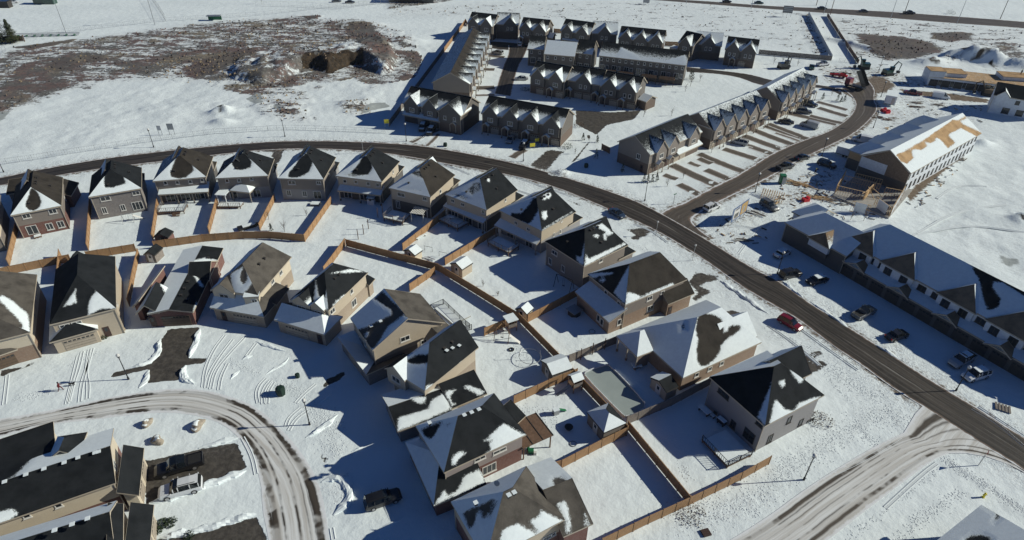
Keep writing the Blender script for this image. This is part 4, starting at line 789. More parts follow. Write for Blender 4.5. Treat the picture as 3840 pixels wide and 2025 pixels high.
asph = s.mix(s.step(s.noise(1.1, 5, 0.7), 0.35, 0.7), (0.05, 0.045, 0.04), (0.10, 0.09, 0.078)); cs = s.mix(f_b, cs, asph)
f_m = s.step(s.math('ADD', s.attr('mud'), s.math('MULTIPLY', s.math('SUBTRACT', s.noise(0.8, 5, 0.7), 0.5), 0.9)), 0.42, 0.62)
cs = s.mix(f_m, cs, s.mix(s.step(s.noise(0.5, 5, 0.7), 0.35, 0.7), (0.115, 0.083, 0.055), (0.20, 0.155, 0.115)))
f_t = s.math('MULTIPLY', s.step(s.noise(1.7, 4, 0.75), 0.5, 0.62), s.attr('tram'))
cs = s.mix(s.math('MULTIPLY', f_t, 0.8), cs, (0.33, 0.32, 0.31))
f_s = s.step(s.attr('soil'), 0.45, 0.7); cs = s.mix(f_s, cs, s.mix(s.step(s.noise(0.5, 6, 0.7), 0.35, 0.7), (0.022, 0.017, 0.012), (0.07, 0.048, 0.028)))
f_i = s.step(s.math('ADD', s.attr('iced'), s.math('MULTIPLY', s.math('SUBTRACT', s.noise(0.4, 4), 0.5), 0.5)), 0.45, 0.6); cs = s.mix(f_i, cs, (0.33, 0.36, 0.36))
s.put(s.b.inputs['Base Color'], cs); s.b.inputs['Roughness'].default_value = 0.8; s.b.inputs['Specular IOR Level'].default_value = 0.2
hh = s.math('ADD', s.math('MULTIPLY', s.noise(0.35, 4, 0.55), 0.9), s.math('MULTIPLY', s.noise(2.2, 4, 0.6), 0.10))
hh = s.math('ADD', hh, s.math('MULTIPLY', s.math('MULTIPLY', s.noise(2.6, 3, 0.7), s.attr('tram')), 0.8)); hh = s.math('ADD', hh, s.math('MULTIPLY', f_sc, 0.5)); hh = s.math('SUBTRACT', hh, s.math('MULTIPLY', f_b, 0.4))
s.put(s.b.inputs['Normal'], s.bump(hh, 0.75, 0.35)); me.materials.append(s.m)
go = bpy.data.objects.new('ground', me); C.objects.link(go); tag(go, kind='structure')
# ------------------------------------------------------------------ roads
def resamp(pts, n):
    L_ = [0.0]
    for i in range(1, len(pts)): L_.append(L_[-1] + (pts[i] - pts[i - 1]).length)
    out = []
    for k in range(n):
        t = L_[-1] * k / (n - 1); j = max(i for i in range(len(L_)) if L_[i] <= t + 1e-9); j = min(j, len(pts) - 2)
        f = (t - L_[j]) / max(L_[j + 1] - L_[j], 1e-9); out.append(pts[j].lerp(pts[j + 1], f))
    return out
def smooth(p, k=2):
    for _ in range(k):
        q = [p[0]]
        for a, b in zip(p[:-1], p[1:]): q += [a.lerp(b, .25), a.lerp(b, .75)]
        q.append(p[-1]); p = q
    return p
def road(name, Lp, Rp, mt, z=0.02, sub=8, n=None):
    Lp, Rp = smooth(Lp), smooth(Rp); ln = sum((b - a).length for a, b in zip(Lp[:-1], Lp[1:])); n = n or max(8, int(ln / 2.5))
    a_, b_ = resamp(Lp, n), resamp(Rp, n); mb = MB(); U = []; S_ = []; dist = 0; W_ = []
    for i in range(n):
        if i: dist += (a_[i].lerp(b_[i], .5) - a_[i - 1].lerp(b_[i - 1], .5)).length
        for j in range(sub + 1):
            p = a_[i].lerp(b_[i], j / sub); mb.v.append((p.x, p.y, z)); U.append(j / sub); S_.append(dist); W_.append((a_[i] - b_[i]).length)
    k = mb.mid(mt)
    for i in range(n - 1):
        for j in range(sub):
            q = i * (sub + 1) + j; mb.f.append((q, q + 1, q + sub + 2, q + sub + 1)); mb.mi.append(k)
    mb.att = {'u': U, 's': S_, 'wd': W_}; o = mb.obj(name); 
    if o.data.polygons[0].normal.z < 0: o.data.flip_normals()
    return tag(o, kind='structure')
def road_mat(name, c1, c2, snowy=0.0, edge=0.6, brown=(0.17, 0.125, 0.095), tracks=()):
    s = NG(name); u, d, w_ = s.attr('u'), s.attr('s'), s.attr('wd')
    u = s.math('ADD', u, s.math('MULTIPLY', s.math('SUBTRACT', s.noise(0.22, 4, 0.6), 0.5), 0.05)); x = s.math('MULTIPLY', u, w_); de = s.math('MINIMUM', x, s.math('SUBTRACT', w_, x))
    cv = s.n.new('ShaderNodeCombineXYZ'); s.l.new(s.math('MULTIPLY', x, 1.4), cv.inputs[0]); s.l.new(s.math('MULTIPLY', d, 0.05), cv.inputs[1])
    st = s.noise(1.0, 6, 0.65, vec=cv.outputs[0]); iso = s.noise(0.9, 5, 0.7)
    c = s.mix(s.step(s.math('ADD', s.math('MULTIPLY', st, 0.8), s.math('MULTIPLY', iso, 0.2)), 0.36, 0.66), c1, c2)
    # wheel lines: pale dried salt between the tracks
    if snowy == 0:
        c = s.mix(s.math('MULTIPLY', s.step(s.math('SUBTRACT', 0.10, s.math('ABSOLUTE', s.math('SUBTRACT', u, 0.5))), 0.06, 0.10), s.step(st, 0.5, 0.62)), c, (0.20, 0.19, 0.175))
        for q in (0.22, 0.36, 0.63, 0.78): c = s.mix(s.math('MULTIPLY', s.step(s.math('SUBTRACT', 0.03, s.math('ABSOLUTE', s.math('SUBTRACT', u, q))), 0.0, 0.03), 0.35), c, (0.12, 0.11, 0.10))
    jit = s.math('MULTIPLY', s.math('SUBTRACT', s.noise(0.6, 5, 0.7), 0.5), edge * 2.2)
    e2 = s.math('ADD', de, jit); c = s.mix(s.step(e2, edge * 1.9, edge * 0.9), c, brown) if snowy == 0 else c
    c = s.mix(s.step(e2, edge * 0.9, edge * 0.25), c, (0.70, 0.72, 0.74))
    if snowy > 0:
        sn = s.mix(s.step(st, 0.35, 0.65), (0.70, 0.715, 0.71), (0.50, 0.485, 0.455))
        m_ = None
        for q, wq in tracks:
            t = s.step(s.math('SUBTRACT', wq, s.math('ABSOLUTE', s.math('SUBTRACT', u, q))), -0.015, 0.03)
            m_ = t if m_ is None else s.math('MAXIMUM', m_, t)
        br = s.step(s.noise(0.08, 4, 0.75), 0.42, 0.52); fine = s.step(st, 0.29, 0.42)
        f = s.math('MULTIPLY', s.math('MULTIPLY', m_, br), fine); f2 = s.math('MULTIPLY', m_, s.math('MULTIPLY', fine, 0.3))
        c = s.mix(s.math('MAXIMUM', f, f2), sn, c)
        c = s.mix(s.step(e2, edge * 0.9, edge * 0.2), c, (0.72, 0.74, 0.76))
    s.put(s.b.inputs['Base Color'], c); s.put(s.b.inputs['Roughness'], 0.6 if snowy == 0 else 0.75); s.b.inputs['Specular IOR Level'].default_value = 0.25
    s.put(s.b.inputs['Normal'], s.bump(st, 0.35, 0.08)); return s.m
road_mat('wet_asphalt', (0.020, 0.017, 0.0145), (0.070, 0.059, 0.049), 0.0, 0.38); road_mat('slushy_snow', (0.055, 0.045, 0.037), (0.10, 0.085, 0.07), 1.0, 0.7, tracks=((0.16, 0.05), (0.25, 0.02), (0.36, 0.015), (0.52, 0.012), (0.68, 0.02), (0.83, 0.045)))
road_mat('slushy_crescent', (0.035, 0.029, 0.023), (0.07, 0.058, 0.046), 1.0, 0.7, tracks=((0.15, 0.085), (0.30, .015), (0.46, 0.03), (0.70, 0.03), (0.86, 0.085))); road_mat('muddy_asphalt', (0.070, 0.058, 0.047), (0.115, 0.096, 0.078), 0.0, 0.7)
road_mat('driveway_slush', (0.085, 0.070, 0.056), (0.14, 0.12, 0.10), 0.0, 0.42, brown=(0.26, 0.225, 0.19))
road('main_road', up_, lo_, 'wet_asphalt', 0.06, 10, 260)
road('side_road', sl_, sr_, 'muddy_asphalt', 0.05, 8, 120)
road('court_lane', G('20', [(1750, 672), (2100, 710), (2400, 745), (2576, 800)]) + G('30', [(200, 830), (500, 850), (740, 890)]), G('20', [(1760, 725), (2100, 745), (2330, 790), (2450, 850)]) + G('30', [(200, 900), (560, 875), (740, 960)]), 'wet_asphalt', 0.016)
road('court_lane', G('h', [(830, 560), (840, 680), (740, 900), (620, 1290)]), G('h', [(1140, 560), (1090, 700), (970, 900), (870, 1330)]), 'wet_asphalt', 0.018)
road('court_lane', G('h', [(560, 500), (900, 520), (1140, 560)]), G('h', [(560, 610), (830, 640), (1140, 640)]), 'wet_asphalt', 0.012)
road('highway', G('20', [(0, -95), (1300, -22), (1900, 5), (2576, 60)]) + G('30', [(300, 70), (1200, 115), (1900, 165), (2576, 218), (3400, 290)]), G('20', [(0, -75), (1300, -8), (1900, 38), (2576, 92)]) + G('30', [(300, 112), (1200, 180), (1900, 238), (2576, 283), (3400, 370)]), 'muddy_asphalt', 0.03)
road('corner_street', G('33', [(1560, 10), (1440, 130), (1395, 285), (1150, 375), (900, 520), (600, 700), (300, 900), (0, 1130)]) + G('23', [(2100, 1420)]), G('33', [(2640, 715), (2290, 535), (1880, 470), (1700, 530), (1550, 640), (1200, 900), (900, 1130), (560, 1400)]) + G('33', [(200, 1650)]), 'slushy_snow', 0.066, 10)
road('crescent_street', G('02', [(-700, 1620), (0, 1500), (600, 1400), (1150, 1270), (1700, 1190), (2050, 1200), (2400, 1300)]) + G('13', [(0, 20), (200, 190), (380, 380), (510, 560), (620, 750), (690, 1000), (740, 1358), (780, 1700)]), G('03', [(-700, 480), (0, 330), (450, 200), (950, 150), (1400, 88), (1800, 72), (2200, 160), (2400, 320), (2520, 480)]) + G('13', [(0, 620), (60, 820), (60, 1050), (130, 1358), (180, 1700)]), 'slushy_crescent', 0.02, 10)
_zs = [0.014]
def strip(sheet, p, q, w_, name='driveway', mt='driveway_slush', z=None):
    _zs[0] += .0012; z = _zs[0]
    a, b = g((*p, sheet)), g((*q, sheet)); d = (b - a).normalized(); n_ = Vector((-d.y, d.x, 0)) * (w_ / 2); m_ = (a + b) / 2 + n_ * random.uniform(-.25, .25)
    road(name, [a + n_, m_ + n_, b + n_], [a - n_, m_ - n_, b - n_], mt, z, 6)
for sh, p, q, w_ in (('21', (1610, 300), (2050, 505), 3.6), ('21', (1530, 400), (1660, 445), 2.6), ('21', (1680, 495), (1880, 602), 3.0), ('21', (1880, 190), (2320, 368), 3.2), ('21', (1950, 350), (2190, 450), 3.2), ('21', (2130, 140), (2540, 268), 3.2), ('21', (1880, 235), (2010, 288), 2.8), ('21', (2400, 120), (2600, 195), 3.0), ('21', (1780, 275), (1890, 315), 2.2),
                   ('j', (1080, 1040), (1670, 1258), 3.4), ('j', (1220, 950), (1870, 1195), 3.4), ('j', (1400, 890), (2050, 1096), 3.6), ('j', (1180, 1205), (1560, 1335), 3.0), ('j', (1740, 700), (2480, 872), 3.4), ('j', (2080, 740), (2600, 862), 3.0), ('j', (2210, 620), (2640, 750), 3.2), ('j', (2190, 530), (2640, 655), 2.8),
                   ('j', (1560, 1000), (1960, 1140), 1.6), ('j', (1000, 1140), (1240, 1210), 2.0), ('30', (0, 1245), (330, 1370), 3.0), ('11', (1560, 75), (1850, -60), 2.2), ('11', (1720, 110), (1840, -10), 1.5), ('21', (0, 230), (130, 150), 2.6)): strip(sh, p, q, w_)
for sh, p, q, w_ in (('10', (2200, 885), (2400, 880), 4.0), ('10', (2280, 695), (2400, 700), 3.4), ('10', (2340, 560), (2500, 575), 3.0), ('10', (2210, 960), (2400, 955), 2.0)): strip(sh, p, q, w_)
road('walkway', G('30', [(405, 130), (520, 360), (650, 600)]), G('30', [(585, 140), (740, 400), (890, 640)]), 'snow', 0.02, 2)
# banks of ploughed and shovelled snow
def bank(sheet, pts, r=0.55, name='snow_bank', mt='snow', h=0.6):
    p = resamp(smooth(G(sheet, pts), 1), max(5, int(sum((b - a).length for a, b in zip(G(sheet, pts)[:-1], G(sheet, pts)[1:])) / 0.5)))
    mb = MB(); k = mb.mid(mt); n = 7
    for i, q in enumerate(p):
        d = (p[min(i + 1, len(p) - 1)] - p[max(i - 1, 0)]).normalized(); sd_ = Vector((-d.y, d.x, 0)); e = min(1, i / 3, (len(p) - 1 - i) / 3) * .8 + .2
        for j in range(n):
            t = math.pi * j / (n - 1); rr = r * e * (0.75 + .5 * (.5 + .5 * math.sin(i * .7 + j + q.x))) * random.uniform(.85, 1.15); x = q + sd_ * (math.cos(t) * rr); mb.v.append((x.x, x.y, max(-.05, math.sin(t) * rr * h * (0.75 + .45 * (.5 + .5 * math.sin(i * .43 + q.y * 2))) * random.uniform(.85, 1.15)) - (0.05 if j in (0, n - 1) else 0)))
    for i in range(len(p) - 1):
        for j in range(n - 1): b_ = i * n + j; mb.f.append((b_, b_ + n, b_ + n + 1, b_ + 1)); mb.mi.append(k)
    return tag(mb.obj(name), kind='structure')
for sh, q, r_ in (('02', [(2010, 590), (1960, 760), (1900, 890)], .5), ('02', [(1610, 700), (1590, 850), (1500, 940), (1300, 990)], .5), ('02', [(1500, 1010), (1460, 1120), (1400, 1190)], .6), ('02', [(1870, 960), (1820, 1080), (1960, 1150)], .6), ('02', [(2440, 900), (2540, 860)], .5), ('02', [(2320, 1100), (2410, 1010)], .5),
                  ('03', [(2000, 440), (2200, 380), (2400, 330)], .5), ('03', [(1500, 990), (1800, 910), (2150, 790), (2480, 660)], .6), ('03', [(1560, 1340), (2000, 1270), (2400, 1140), (2576, 1100)], .55), ('13', [(960, 470), (1110, 420)], .35), ('13', [(1280, 1220), (1450, 1165)], .35),
                  ('13', [(660, 780), (800, 720), (950, 820), (930, 980), (780, 1110)], .6), ('13', [(500, 330), (640, 260), (820, 100)], .5), ('12', [(100, 1050), (300, 930), (330, 880)], .3), ('12', [(0, 720), (100, 760), (300, 820)], .35), ('12', [(640, 1340), (790, 1230)], .3),
                  ('22', [(2100, 110), (2576, 440)], .5), ('32', [(150, 115), (360, 290)], .4), ('32', [(430, 320), (820, 590)], .4), ('32', [(1060, 740), (1350, 915)], .4), ('21', [(440, 380), (560, 350)], .9)):
    bank(sh, q, r_)
# tyre tracks: pressed grooves with raised lips
def track(sheet, pts, w_=0.22):
    p = resamp(smooth(G(sheet, pts), 2), 40); mb = MB(); 
    for i in range(len(p) - 1):
        a, b = p[i], p[i + 1]; d = (b - a).normalized(); sd_ = Vector((-d.y, d.x, 0))
        for o_, z0, z1 in ((-w_ - .1, 0.012, 0.075), (-w_, 0.075, 0.014), (w_, 0.014, 0.075), (w_ + .1, 0.075, .012)):
            pass
        prof = [(-w_ - .16, 0.008), (-w_, 0.085), (-w_ + .07, 0.015), (w_ - .07, 0.015), (w_, 0.085), (w_ + .16, 0.008)]
        for (x0, z0), (x1, z1) in zip(prof[:-1], prof[1:]):
            mb.face([a + sd_ * x0 + Vector((0, 0, z0)), b + sd_ * x0 + Vector((0, 0, z0)), b + sd_ * x1 + Vector((0, 0, z1)), a + sd_ * x1 + Vector((0, 0, z1))], 'track_snow')
    return mb
mat('track_snow', (0.62, 0.67, 0.69), 0.8)
tm = MB()
for sh, q in (('02', [(830, 820), (790, 1000), (740, 1130), (690, 1330)]), ('02', [(930, 790), (870, 1000), (820, 1150), (800, 1330)]), ('02', [(900, 800), (860, 1050), (890, 1150), (880, 1300)]), ('02', [(790, 860), (730, 1100), (670, 1350)]), ('02', [(75, 1060), (60, 1200), (40, 1358)]),
              ('02', [(2260, 660), (2150, 800), (2060, 1000), (2040, 1180)]), ('02', [(2340, 700), (2200, 880), (2100, 1050), (2070, 1190)]), ('02', [(2460, 680), (2300, 850), (2160, 1020), (2120, 1200)]), ('02', [(2290, 940), (2220, 1080), (2200, 1210)]), ('02', [(2576, 740), (2480, 870)]),
              ('12', [(100, 1090), (30, 1160), (0, 1250), (20, 1340)]), ('12', [(150, 1110), (90, 1180), (60, 1260), (70, 1350)]), ('12', [(180, 1130), (120, 1220), (110, 1350)]), ('13', [(450, 30), (330, 130), (300, 220)]), ('13', [(530, 50), (400, 140), (330, 260)]), ('12', [(600, 1150), (480, 1250), (400, 1340)]),
              ('32', [(0, 560), (250, 730), (520, 960)]), ('32', [(330, 600), (600, 800), (900, 1010)]), ('33', [(2050, 40), (2300, 180), (2576, 420)]), ('33', [(2120, 20), (2380, 190), (2576, 320)]), ('33', [(1180, 1040), (1550, 700), (1700, 590)]), ('33', [(620, 720), (1000, 540), (1330, 330)]), ('21', [(1950, 1000), (2200, 900), (2500, 950)]), ('21', [(2000, 1060), (2300, 1000), (2576, 1060)]), ('31', [(0, 900), (-150, 1000), (-300, 1200)]), ('31', [(1400, 1050), (1900, 760), (2400, 700)]), ('31', [(1500, 1000), (2000, 900), (2576, 980)]), ('31', [(1700, 640), (1900, 500), (2200, 520)]), ('11', [(1750, 280), (1990, 330), (2150, 400)]), ('21', [(60, 560), (300, 640), (500, 740)]), ('03', [(2440, 330), (2540, 520), (2576, 700)]), ('13', [(760, 1240), (780, 1358)]),
              ('21', [(20, 420), (300, 520), (600, 620)]), ('21', [(1230, 900), (1400, 960), (1560, 1080)]), ('11', [(1560, 60), (1830, -60)]), ('11', [(1640, 60), (1720, 0)]), ('11', [(1830, 280), (1900, 300), (1990, 330)]), ('11', [(2170, 180), (2400, 60)]), ('30', [(480, 770), (640, 680), (900, 680)])):
    t_ = track(sh, q); o_ = len(tm.v); tm.v += t_.v; tm.f += [tuple(i + o_ for i in f) for f in t_.f]; tm.mats = t_.mats; tm.mi += t_.mi
tag(tm.obj('tyre_tracks'), 'tyre tracks pressed into the snow of the drives and street corners', 'tracks', kind='stuff')
# foot prints: strewn clods and dents
fm = MB(); fm.mid('track_snow')
def foot(sheet, pts, n, spread):
    p = resamp(G(sheet, pts), 60)
    for _ in range(n):
        q = random.choice(p); x, y = q.x + random.gauss(0, spread), q.y + random.gauss(0, spread); r = random.uniform(.07, .16); hh_ = random.uniform(.025, .075); b = len(fm.v); a0 = random.random() * 6
        fm.v += [(x + r * 1.4 * math.cos(a0 + k * 1.57), y + r * math.sin(a0 + k * 1.57), 0.0) for k in range(4)] + [(x, y, hh_)]
        for k in range(4): fm.f.append((b + k, b + (k + 1) % 4, b + 4)); fm.mi.append(0)
for a_ in (('33', [(0, 760), (300, 600), (700, 320), (1000, 140), (1250, 60), (1380, 230)], 900, 1.1), ('33', [(900, 200), (1000, 330), (1130, 440)], 120, .4), ('33', [(1780, 540), (2050, 730), (2576, 1060)], 420, .5), ('33', [(1950, 870), (1500, 1180), (1300, 1358)], 260, .5), ('33', [(1700, 640), (1200, 1060), (800, 1340)], 160, .3),
           ('32', [(570, 1040), (700, 1200), (850, 1340)], 60, .2), ('32', [(600, 960), (850, 1150), (1150, 1300)], 400, 1.0), ('32', [(0, 580), (300, 760), (520, 900)], 260, .7), ('13', [(560, 20), (700, 160), (800, 260)], 420, .8), ('13', [(700, 380), (850, 470)], 120, .7), ('12', [(100, 1150), (350, 1180), (520, 1300)], 260, .6), ('02', [(2100, 880), (2400, 960), (2576, 1020)], 180, .5),
           ('22', [(0, 780), (80, 900), (150, 1000)], 120, 1.2), ('23', [(0, 60), (300, 50), (420, 200)], 160, 1.0), ('23', [(1640, 1130), (2300, 1000), (2576, 880)], 500, 1.4), ('23', [(1720, 620), (1780, 760)], 40, .4), ('21', [(620, 740), (900, 900), (1200, 1100), (1700, 1300)], 260, .5), ('02', [(200, 1290), (500, 1230)], 120, .5), ('02', [(720, 960), (800, 900), (1000, 830)], 100, .5), ('13', [(850, 740), (920, 850), (880, 1000)], 160, .5)):
    foot(*a_)
tag(fm.obj('snow_clods'), 'kicked up clods and foot marks in the snow', 'snow', kind='stuff')

hz = bpy.data.materials.new('air'); hz.use_nodes = True; hz.node_tree.nodes.remove(hz.node_tree.nodes['Principled BSDF']); pv = hz.node_tree.nodes.new('ShaderNodeVolumePrincipled')
pv.inputs['Color'].default_value = (0.7, 0.84, 1.0, 1); pv.inputs['Density'].default_value = 0.00006; pv.inputs['Anisotropy'].default_value = 0.2
hz.node_tree.links.new(pv.outputs[0], hz.node_tree.nodes['Material Output'].inputs['Volume']); MT['air'] = hz
m1 = MB(); m1.box((0, 800, 40), (3200, 2200, 100), 'air'); tag(m1.obj('haze'), 'thin cold winter air over the whole suburb', 'haze', kind='stuff')
# ------------------------------------------------------------------ terraces
TG = 'terraced townhouse rows'
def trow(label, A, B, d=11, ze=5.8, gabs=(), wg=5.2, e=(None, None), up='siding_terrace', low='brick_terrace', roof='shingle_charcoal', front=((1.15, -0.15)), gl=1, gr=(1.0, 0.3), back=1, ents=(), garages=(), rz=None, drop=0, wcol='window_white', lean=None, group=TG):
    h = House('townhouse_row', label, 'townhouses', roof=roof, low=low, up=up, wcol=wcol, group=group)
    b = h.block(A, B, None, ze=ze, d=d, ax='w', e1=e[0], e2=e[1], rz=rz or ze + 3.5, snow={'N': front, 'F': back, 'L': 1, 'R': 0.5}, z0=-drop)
    a, u, v, w = b['a'], b['u'], b['v'], b['w']
    for t in gabs:
        wg_ = min(wg, w / max(1, len(gabs)) * 0.98); x = min(max(t * w, wg_ / 2 - 0.1), w - wg_ / 2 + 0.1); rzz = min(ze + wg_ * 0.58, b['rz'] - 0.25)
        h.blockL(a + u * (x - wg_ / 2) - v * 0.55, u, v, wg_, 0.6 + (rzz - ze) / ((b['rz'] - ze) / (d / 2)) + 0.4, ze + 0.03, 'd', None, None, rzz, ov=0.3, snow={'L': gl if gl != 1 else random.choice([1, 1, .75]), 'R': (gr[0] * random.uniform(.6, 1.15), gr[1] + random.uniform(-.4, .4)) if isinstance(gr, tuple) else gr}, z0=2.9, low=None, rname='gable_roof', wname='gable_wall', walls='NLR')
        k = len(h.b) - 1; h.winu('N', [0.5], 4.4, 1.7, 1.3, b=k)
    k = 0
    for t in garages: h.winu('N', [t], 1.1, 2.5, 2.1, kind='garage_door', out=0.02)
    for t in ents:
        h.winu('N', [t], 1.1, 0.95, 2.1, kind='front_door', out=0.02); o = a + u * (t * w - 1.1) - v * 1.3
        h.blockL(o, u, v, 2.2, 1.75, 2.7, 'd', None, None, 3.5, ov=0.1, snow={'L': 1, 'R': 1}, rname='porch_roof', walls='')
        for q in (0.15, 2.05): h.post(o + u * q + v * 0.12, 2.6, 0.07)
    if lean:
        h.blockL(a + u * (w * lean[0]) - v * 1.1, u, v, w * (lean[1] - lean[0]), 1.6, 2.75, 'sN', None, None, 3.5, snow={'N': 1}, rname='lean_roof', walls='')
    return h
def uni(n, a=0.5): return [(i + a) / n for i in range(n)]
S('10')
h = trow('left of the two terraces nearest the curved road, lean-to over its garages', (1468, 1038), (2085, 1158), gabs=(.17, .47), e=(None, None), ents=(.86,), garages=(.3, .5), lean=(0.02, .65)); h.winu('N', [.12, .3, .42, .6], 4.4, .9, 1.2, out=.0)
b = h.b[0]; h.blockL(b['a'] + b['u'] * (b['w'] * .62) - b['v'] * 1.4, b['u'], b['v'], b['w'] * .38, 7, 5.9, 'd', None, None, 9.1, snow={'L': 1, 'R': (1, .2)}, rname='gable_roof', wname='gable_wall', walls='NLR'); h.winu('N', [.3, .7], 4.4, .9, 1.2, b=len(h.b) - 1)
trow('right of the two terraces nearest the curved road, four steep gables', (2262, 1140), (505, 1290, '20'), gabs=uni(4), ents=uni(4, .3), garages=uni(4, .68))
S('20')
h = trow('inner court terrace in three steps with snowy zigzag gables, open snowfield on its right', (175, 762), (532, 826), gabs=uni(2), ents=(.62,), garages=(.3, .85))
def joinrow(h, A, B, gabs, ze=5.8, d=11, ents=(), garages=(), back=0.0, gr=(1.0, .3), front=(1.15, -.15), rz=None):
    b = h.block(A, B, None, ze=ze, d=d, ax='w', rz=rz or ze + 3.5, snow={'N': front, 'F': 1}); k0 = len(h.b) - 1
    a, u, v, w = b['a'], b['u'], b['v'], b['w']
    for t in gabs:
        wg_ = min(5.6, w / max(1, len(gabs)) * .98); x = t * w; rzz = min(ze + wg_ * .58, b['rz'] - .25)
        h.blockL(a + u * (x - wg_ / 2) - v * .5, u, v, wg_, .6 + (rzz - ze) / ((b['rz'] - ze) / (d / 2)) + .4, ze + .03, 'd', None, None, rzz, ov=.3, snow={'L': 1, 'R': gr}, z0=2.9, low=None, rname='gable_roof', wname='gable_wall', walls='NLR'); h.winu('N', [.35, .65], 4.4, .9, 1.2, b=len(h.b) - 1)
    for t in garages: h.winu('N', [t], 1.1, 2.5, 2.1, b=k0, kind='garage_door')
    for t in ents:
        h.winu('N', [t], 1.1, .95, 2.1, b=k0, kind='front_door'); o = a + u * (t * w - 1.1) - v * 1.3
        h.blockL(o, u, v, 2.2, 1.7, 2.7, 'd', None, None, 3.5, ov=.1, snow={'L': 1, 'R': 1}, rname='porch_roof', walls='')
        for q in (.15, 2.05): h.post(o + u * q + v * .12, 2.6, .07)
    return b
joinrow(h, (552, 808), (890, 862), (.5,), ze=5.6, ents=(.08, .88), garages=(.35, .62)); joinrow(h, (885, 870), (1262, 936), uni(2), ents=(.12, .62), garages=(.38, .86))
b = h.b[-1]; h.block((1262, 1000), (1352, 1030), None, ze=2.9, d=6, ax='w', rz=4.2, snow={'N': 1}, rname='side_roof', wname='side_wall')
# rear-facing rows
def rear_row(label, A, B, ze, n, drop=0.0, patches=None, **kw):
    h = House('townhouse_row', label, 'townhouses', roof='shingle_charcoal', low='siding_dark', up='siding_terrace', zs=2.6, group=TG)
    h.block(A, B, None, ze=ze, d=11, ax='w', rz=ze + 3.4, snow={'N': (0.75, 0.1), 'F': 0.3, 'L': 1}, polys={'N': patches} if patches else None, **kw)
    h.winu('N', uni(2 * n), ze - 1.1, .8, 1.0); h.winu('N', uni(n, .35), ze - 4.0, 1.7, 2.1, kind='patio_door'); h.winu('N', uni(n, .75), ze - 3.8, 1.0, 1.5)
    return h
h = rear_row('backs of the long dark terrace with raised decks, tiny evergreens at its right end', (872, 560), (1752, 662), 7.0, 7, patches=[([(1100, 480), (1250, 560), (1290, 600), (1160, 560), (1060, 580)], 1), ([(1560, 620), (1740, 560), (1752, 662), (1560, 640)], 1)])
b = h.b[0]
for t in (0.15, .35, .62, .82):
    m1 = MB(); o = b['a'] + b['u'] * (b['w'] * t) - b['v'] * 1.3; x = h.inv @ Vector((o.x, o.y, 0)); m1.box((x.x, x.y, 2.3), (5.2, 2.6, .2), 'wood_dark'); m1.box((x.x, x.y - 1.3, 2.9), (5.2, .08, 1.0), 'wood_dark')
    for q in (-2.4, 0, 2.4): m1.box((x.x + q, x.y - 1.2, 1.1), (.14, .14, 2.2), 'wood_dark')
    m1.obj('balcony_deck', h.root)
h = rear_row('backs of the stepped terrace with blue shaded roof corner behind the zigzag gables', (155, 492), (322, 503), 6.2, 1); h.block((322, 545), (632, 572), None, ze=6.2, d=11, ax='w', rz=9.7, snow={'N': 0.95}); h.winu('N', uni(4), 5.1, .8, 1.0, b=1); h.block((632, 532), (808, 552), None, ze=6.4, d=11, ax='w', rz=10, snow={'N': (0.5, 0)}, polys={'N': [([(760, 500), (840, 490), (800, 550), (740, 545)], 1)]}); h.winu('N', (.3, .7), 5.3, .8, 1.0, b=2); h.winu('N', (.3, .7), 1.9, 1.6, 2.0, b=2, kind='patio_door')
# the far rows
S('h')
h = trow('far terrace at the left corner of the court, behind the tan corner fence', (205, 238), (600, 282), gabs=uni(2), garages=(.8,)); joinrow(h, (640, 248), (985, 262), (.62,), ze=5.8, front=(1.1, .4)); joinrow(h, (988, 322), (1405, 368), uni(2), ents=(.1,), garages=(.6,)); h.block((1420, 450), (1500, 460), None, ze=2.9, d=5, ax='w', rz=4.4, snow={'N': 1}, rname='side_roof', wname='side_wall')
h = trow('middle of the three far terraces, seven gables and a blue shaded joint', (1612, 345), (2058, 408), gabs=uni(2), lean=(.1, .95)); joinrow(h, (2085, 385), (2480, 405), (.5,), ze=5.8, front=(1.1, .5)); joinrow(h, (230, 182, 'i'), (915, 252, 'i'), uni(3), ents=(.1, .45, .8))
S('i')
h = trow('right end terrace of the far row with an open black carport gap', (1130, 242), (1372, 300), gabs=(.5,), ents=(.62,), front=(.6, -.2)); joinrow(h, (1385, 262), (1800, 300), (.52,), ze=5.6, front=(1.1, .6)); joinrow(h, (1842, 345), (2325, 402), uni(2), ents=(.3,), garages=(.6,))
# the column of units on the court's left
S('10')
h = trow('terrace column seen end-on left of the court with rows of snow blades', (2155, 850), (2347, 380), d=12.5, gabs=uni(8), wg=4.4, roof='shingle_brown', up='siding_taupe', front=(0.9, 0.0), gl=(.95, .3), gr=1, garages=uni(8, .3), ents=uni(8, .7), back=0.55)
# the diagonal terrace of three
S('j')
h = trow('far third of the diagonal terrace, next to the crane truck', (1650, 545), (2185, 232), gabs=uni(5), wg=4.6, up='siding_taupe', gl=(.8, .42), gr=(0.4, 1.0), garages=uni(5, .3), ents=uni(5, .7), front=(0.2, .6), e=(None, None))
h = trow('middle third of the diagonal terrace, four valley gables over brick porches', (622, 970), (1478, 605), gabs=uni(5), wg=5.2, up='siding_taupe', gl=(.8, .42), gr=(0.3, .6), garages=uni(5, .3), ents=uni(5, .7), front=(0.25, .55))
h = trow('near third of the diagonal terrace, brown end wall above the street corner', (1392, 205, '21'), (462, 985), gabs=(.2, .42, .82), wg=5.0, up='siding_taupe', gl=(.85, .4), gr=(.6, 1), garages=(.55, .68), ents=(.16, .36), front=(0.55, .15), lean=(.5, .98))
h.winu('L', [.35], 4.0, 1.2, 1.5); h.winu('L', [.22], 1.1, 1.0, 2.1, kind='front_door')
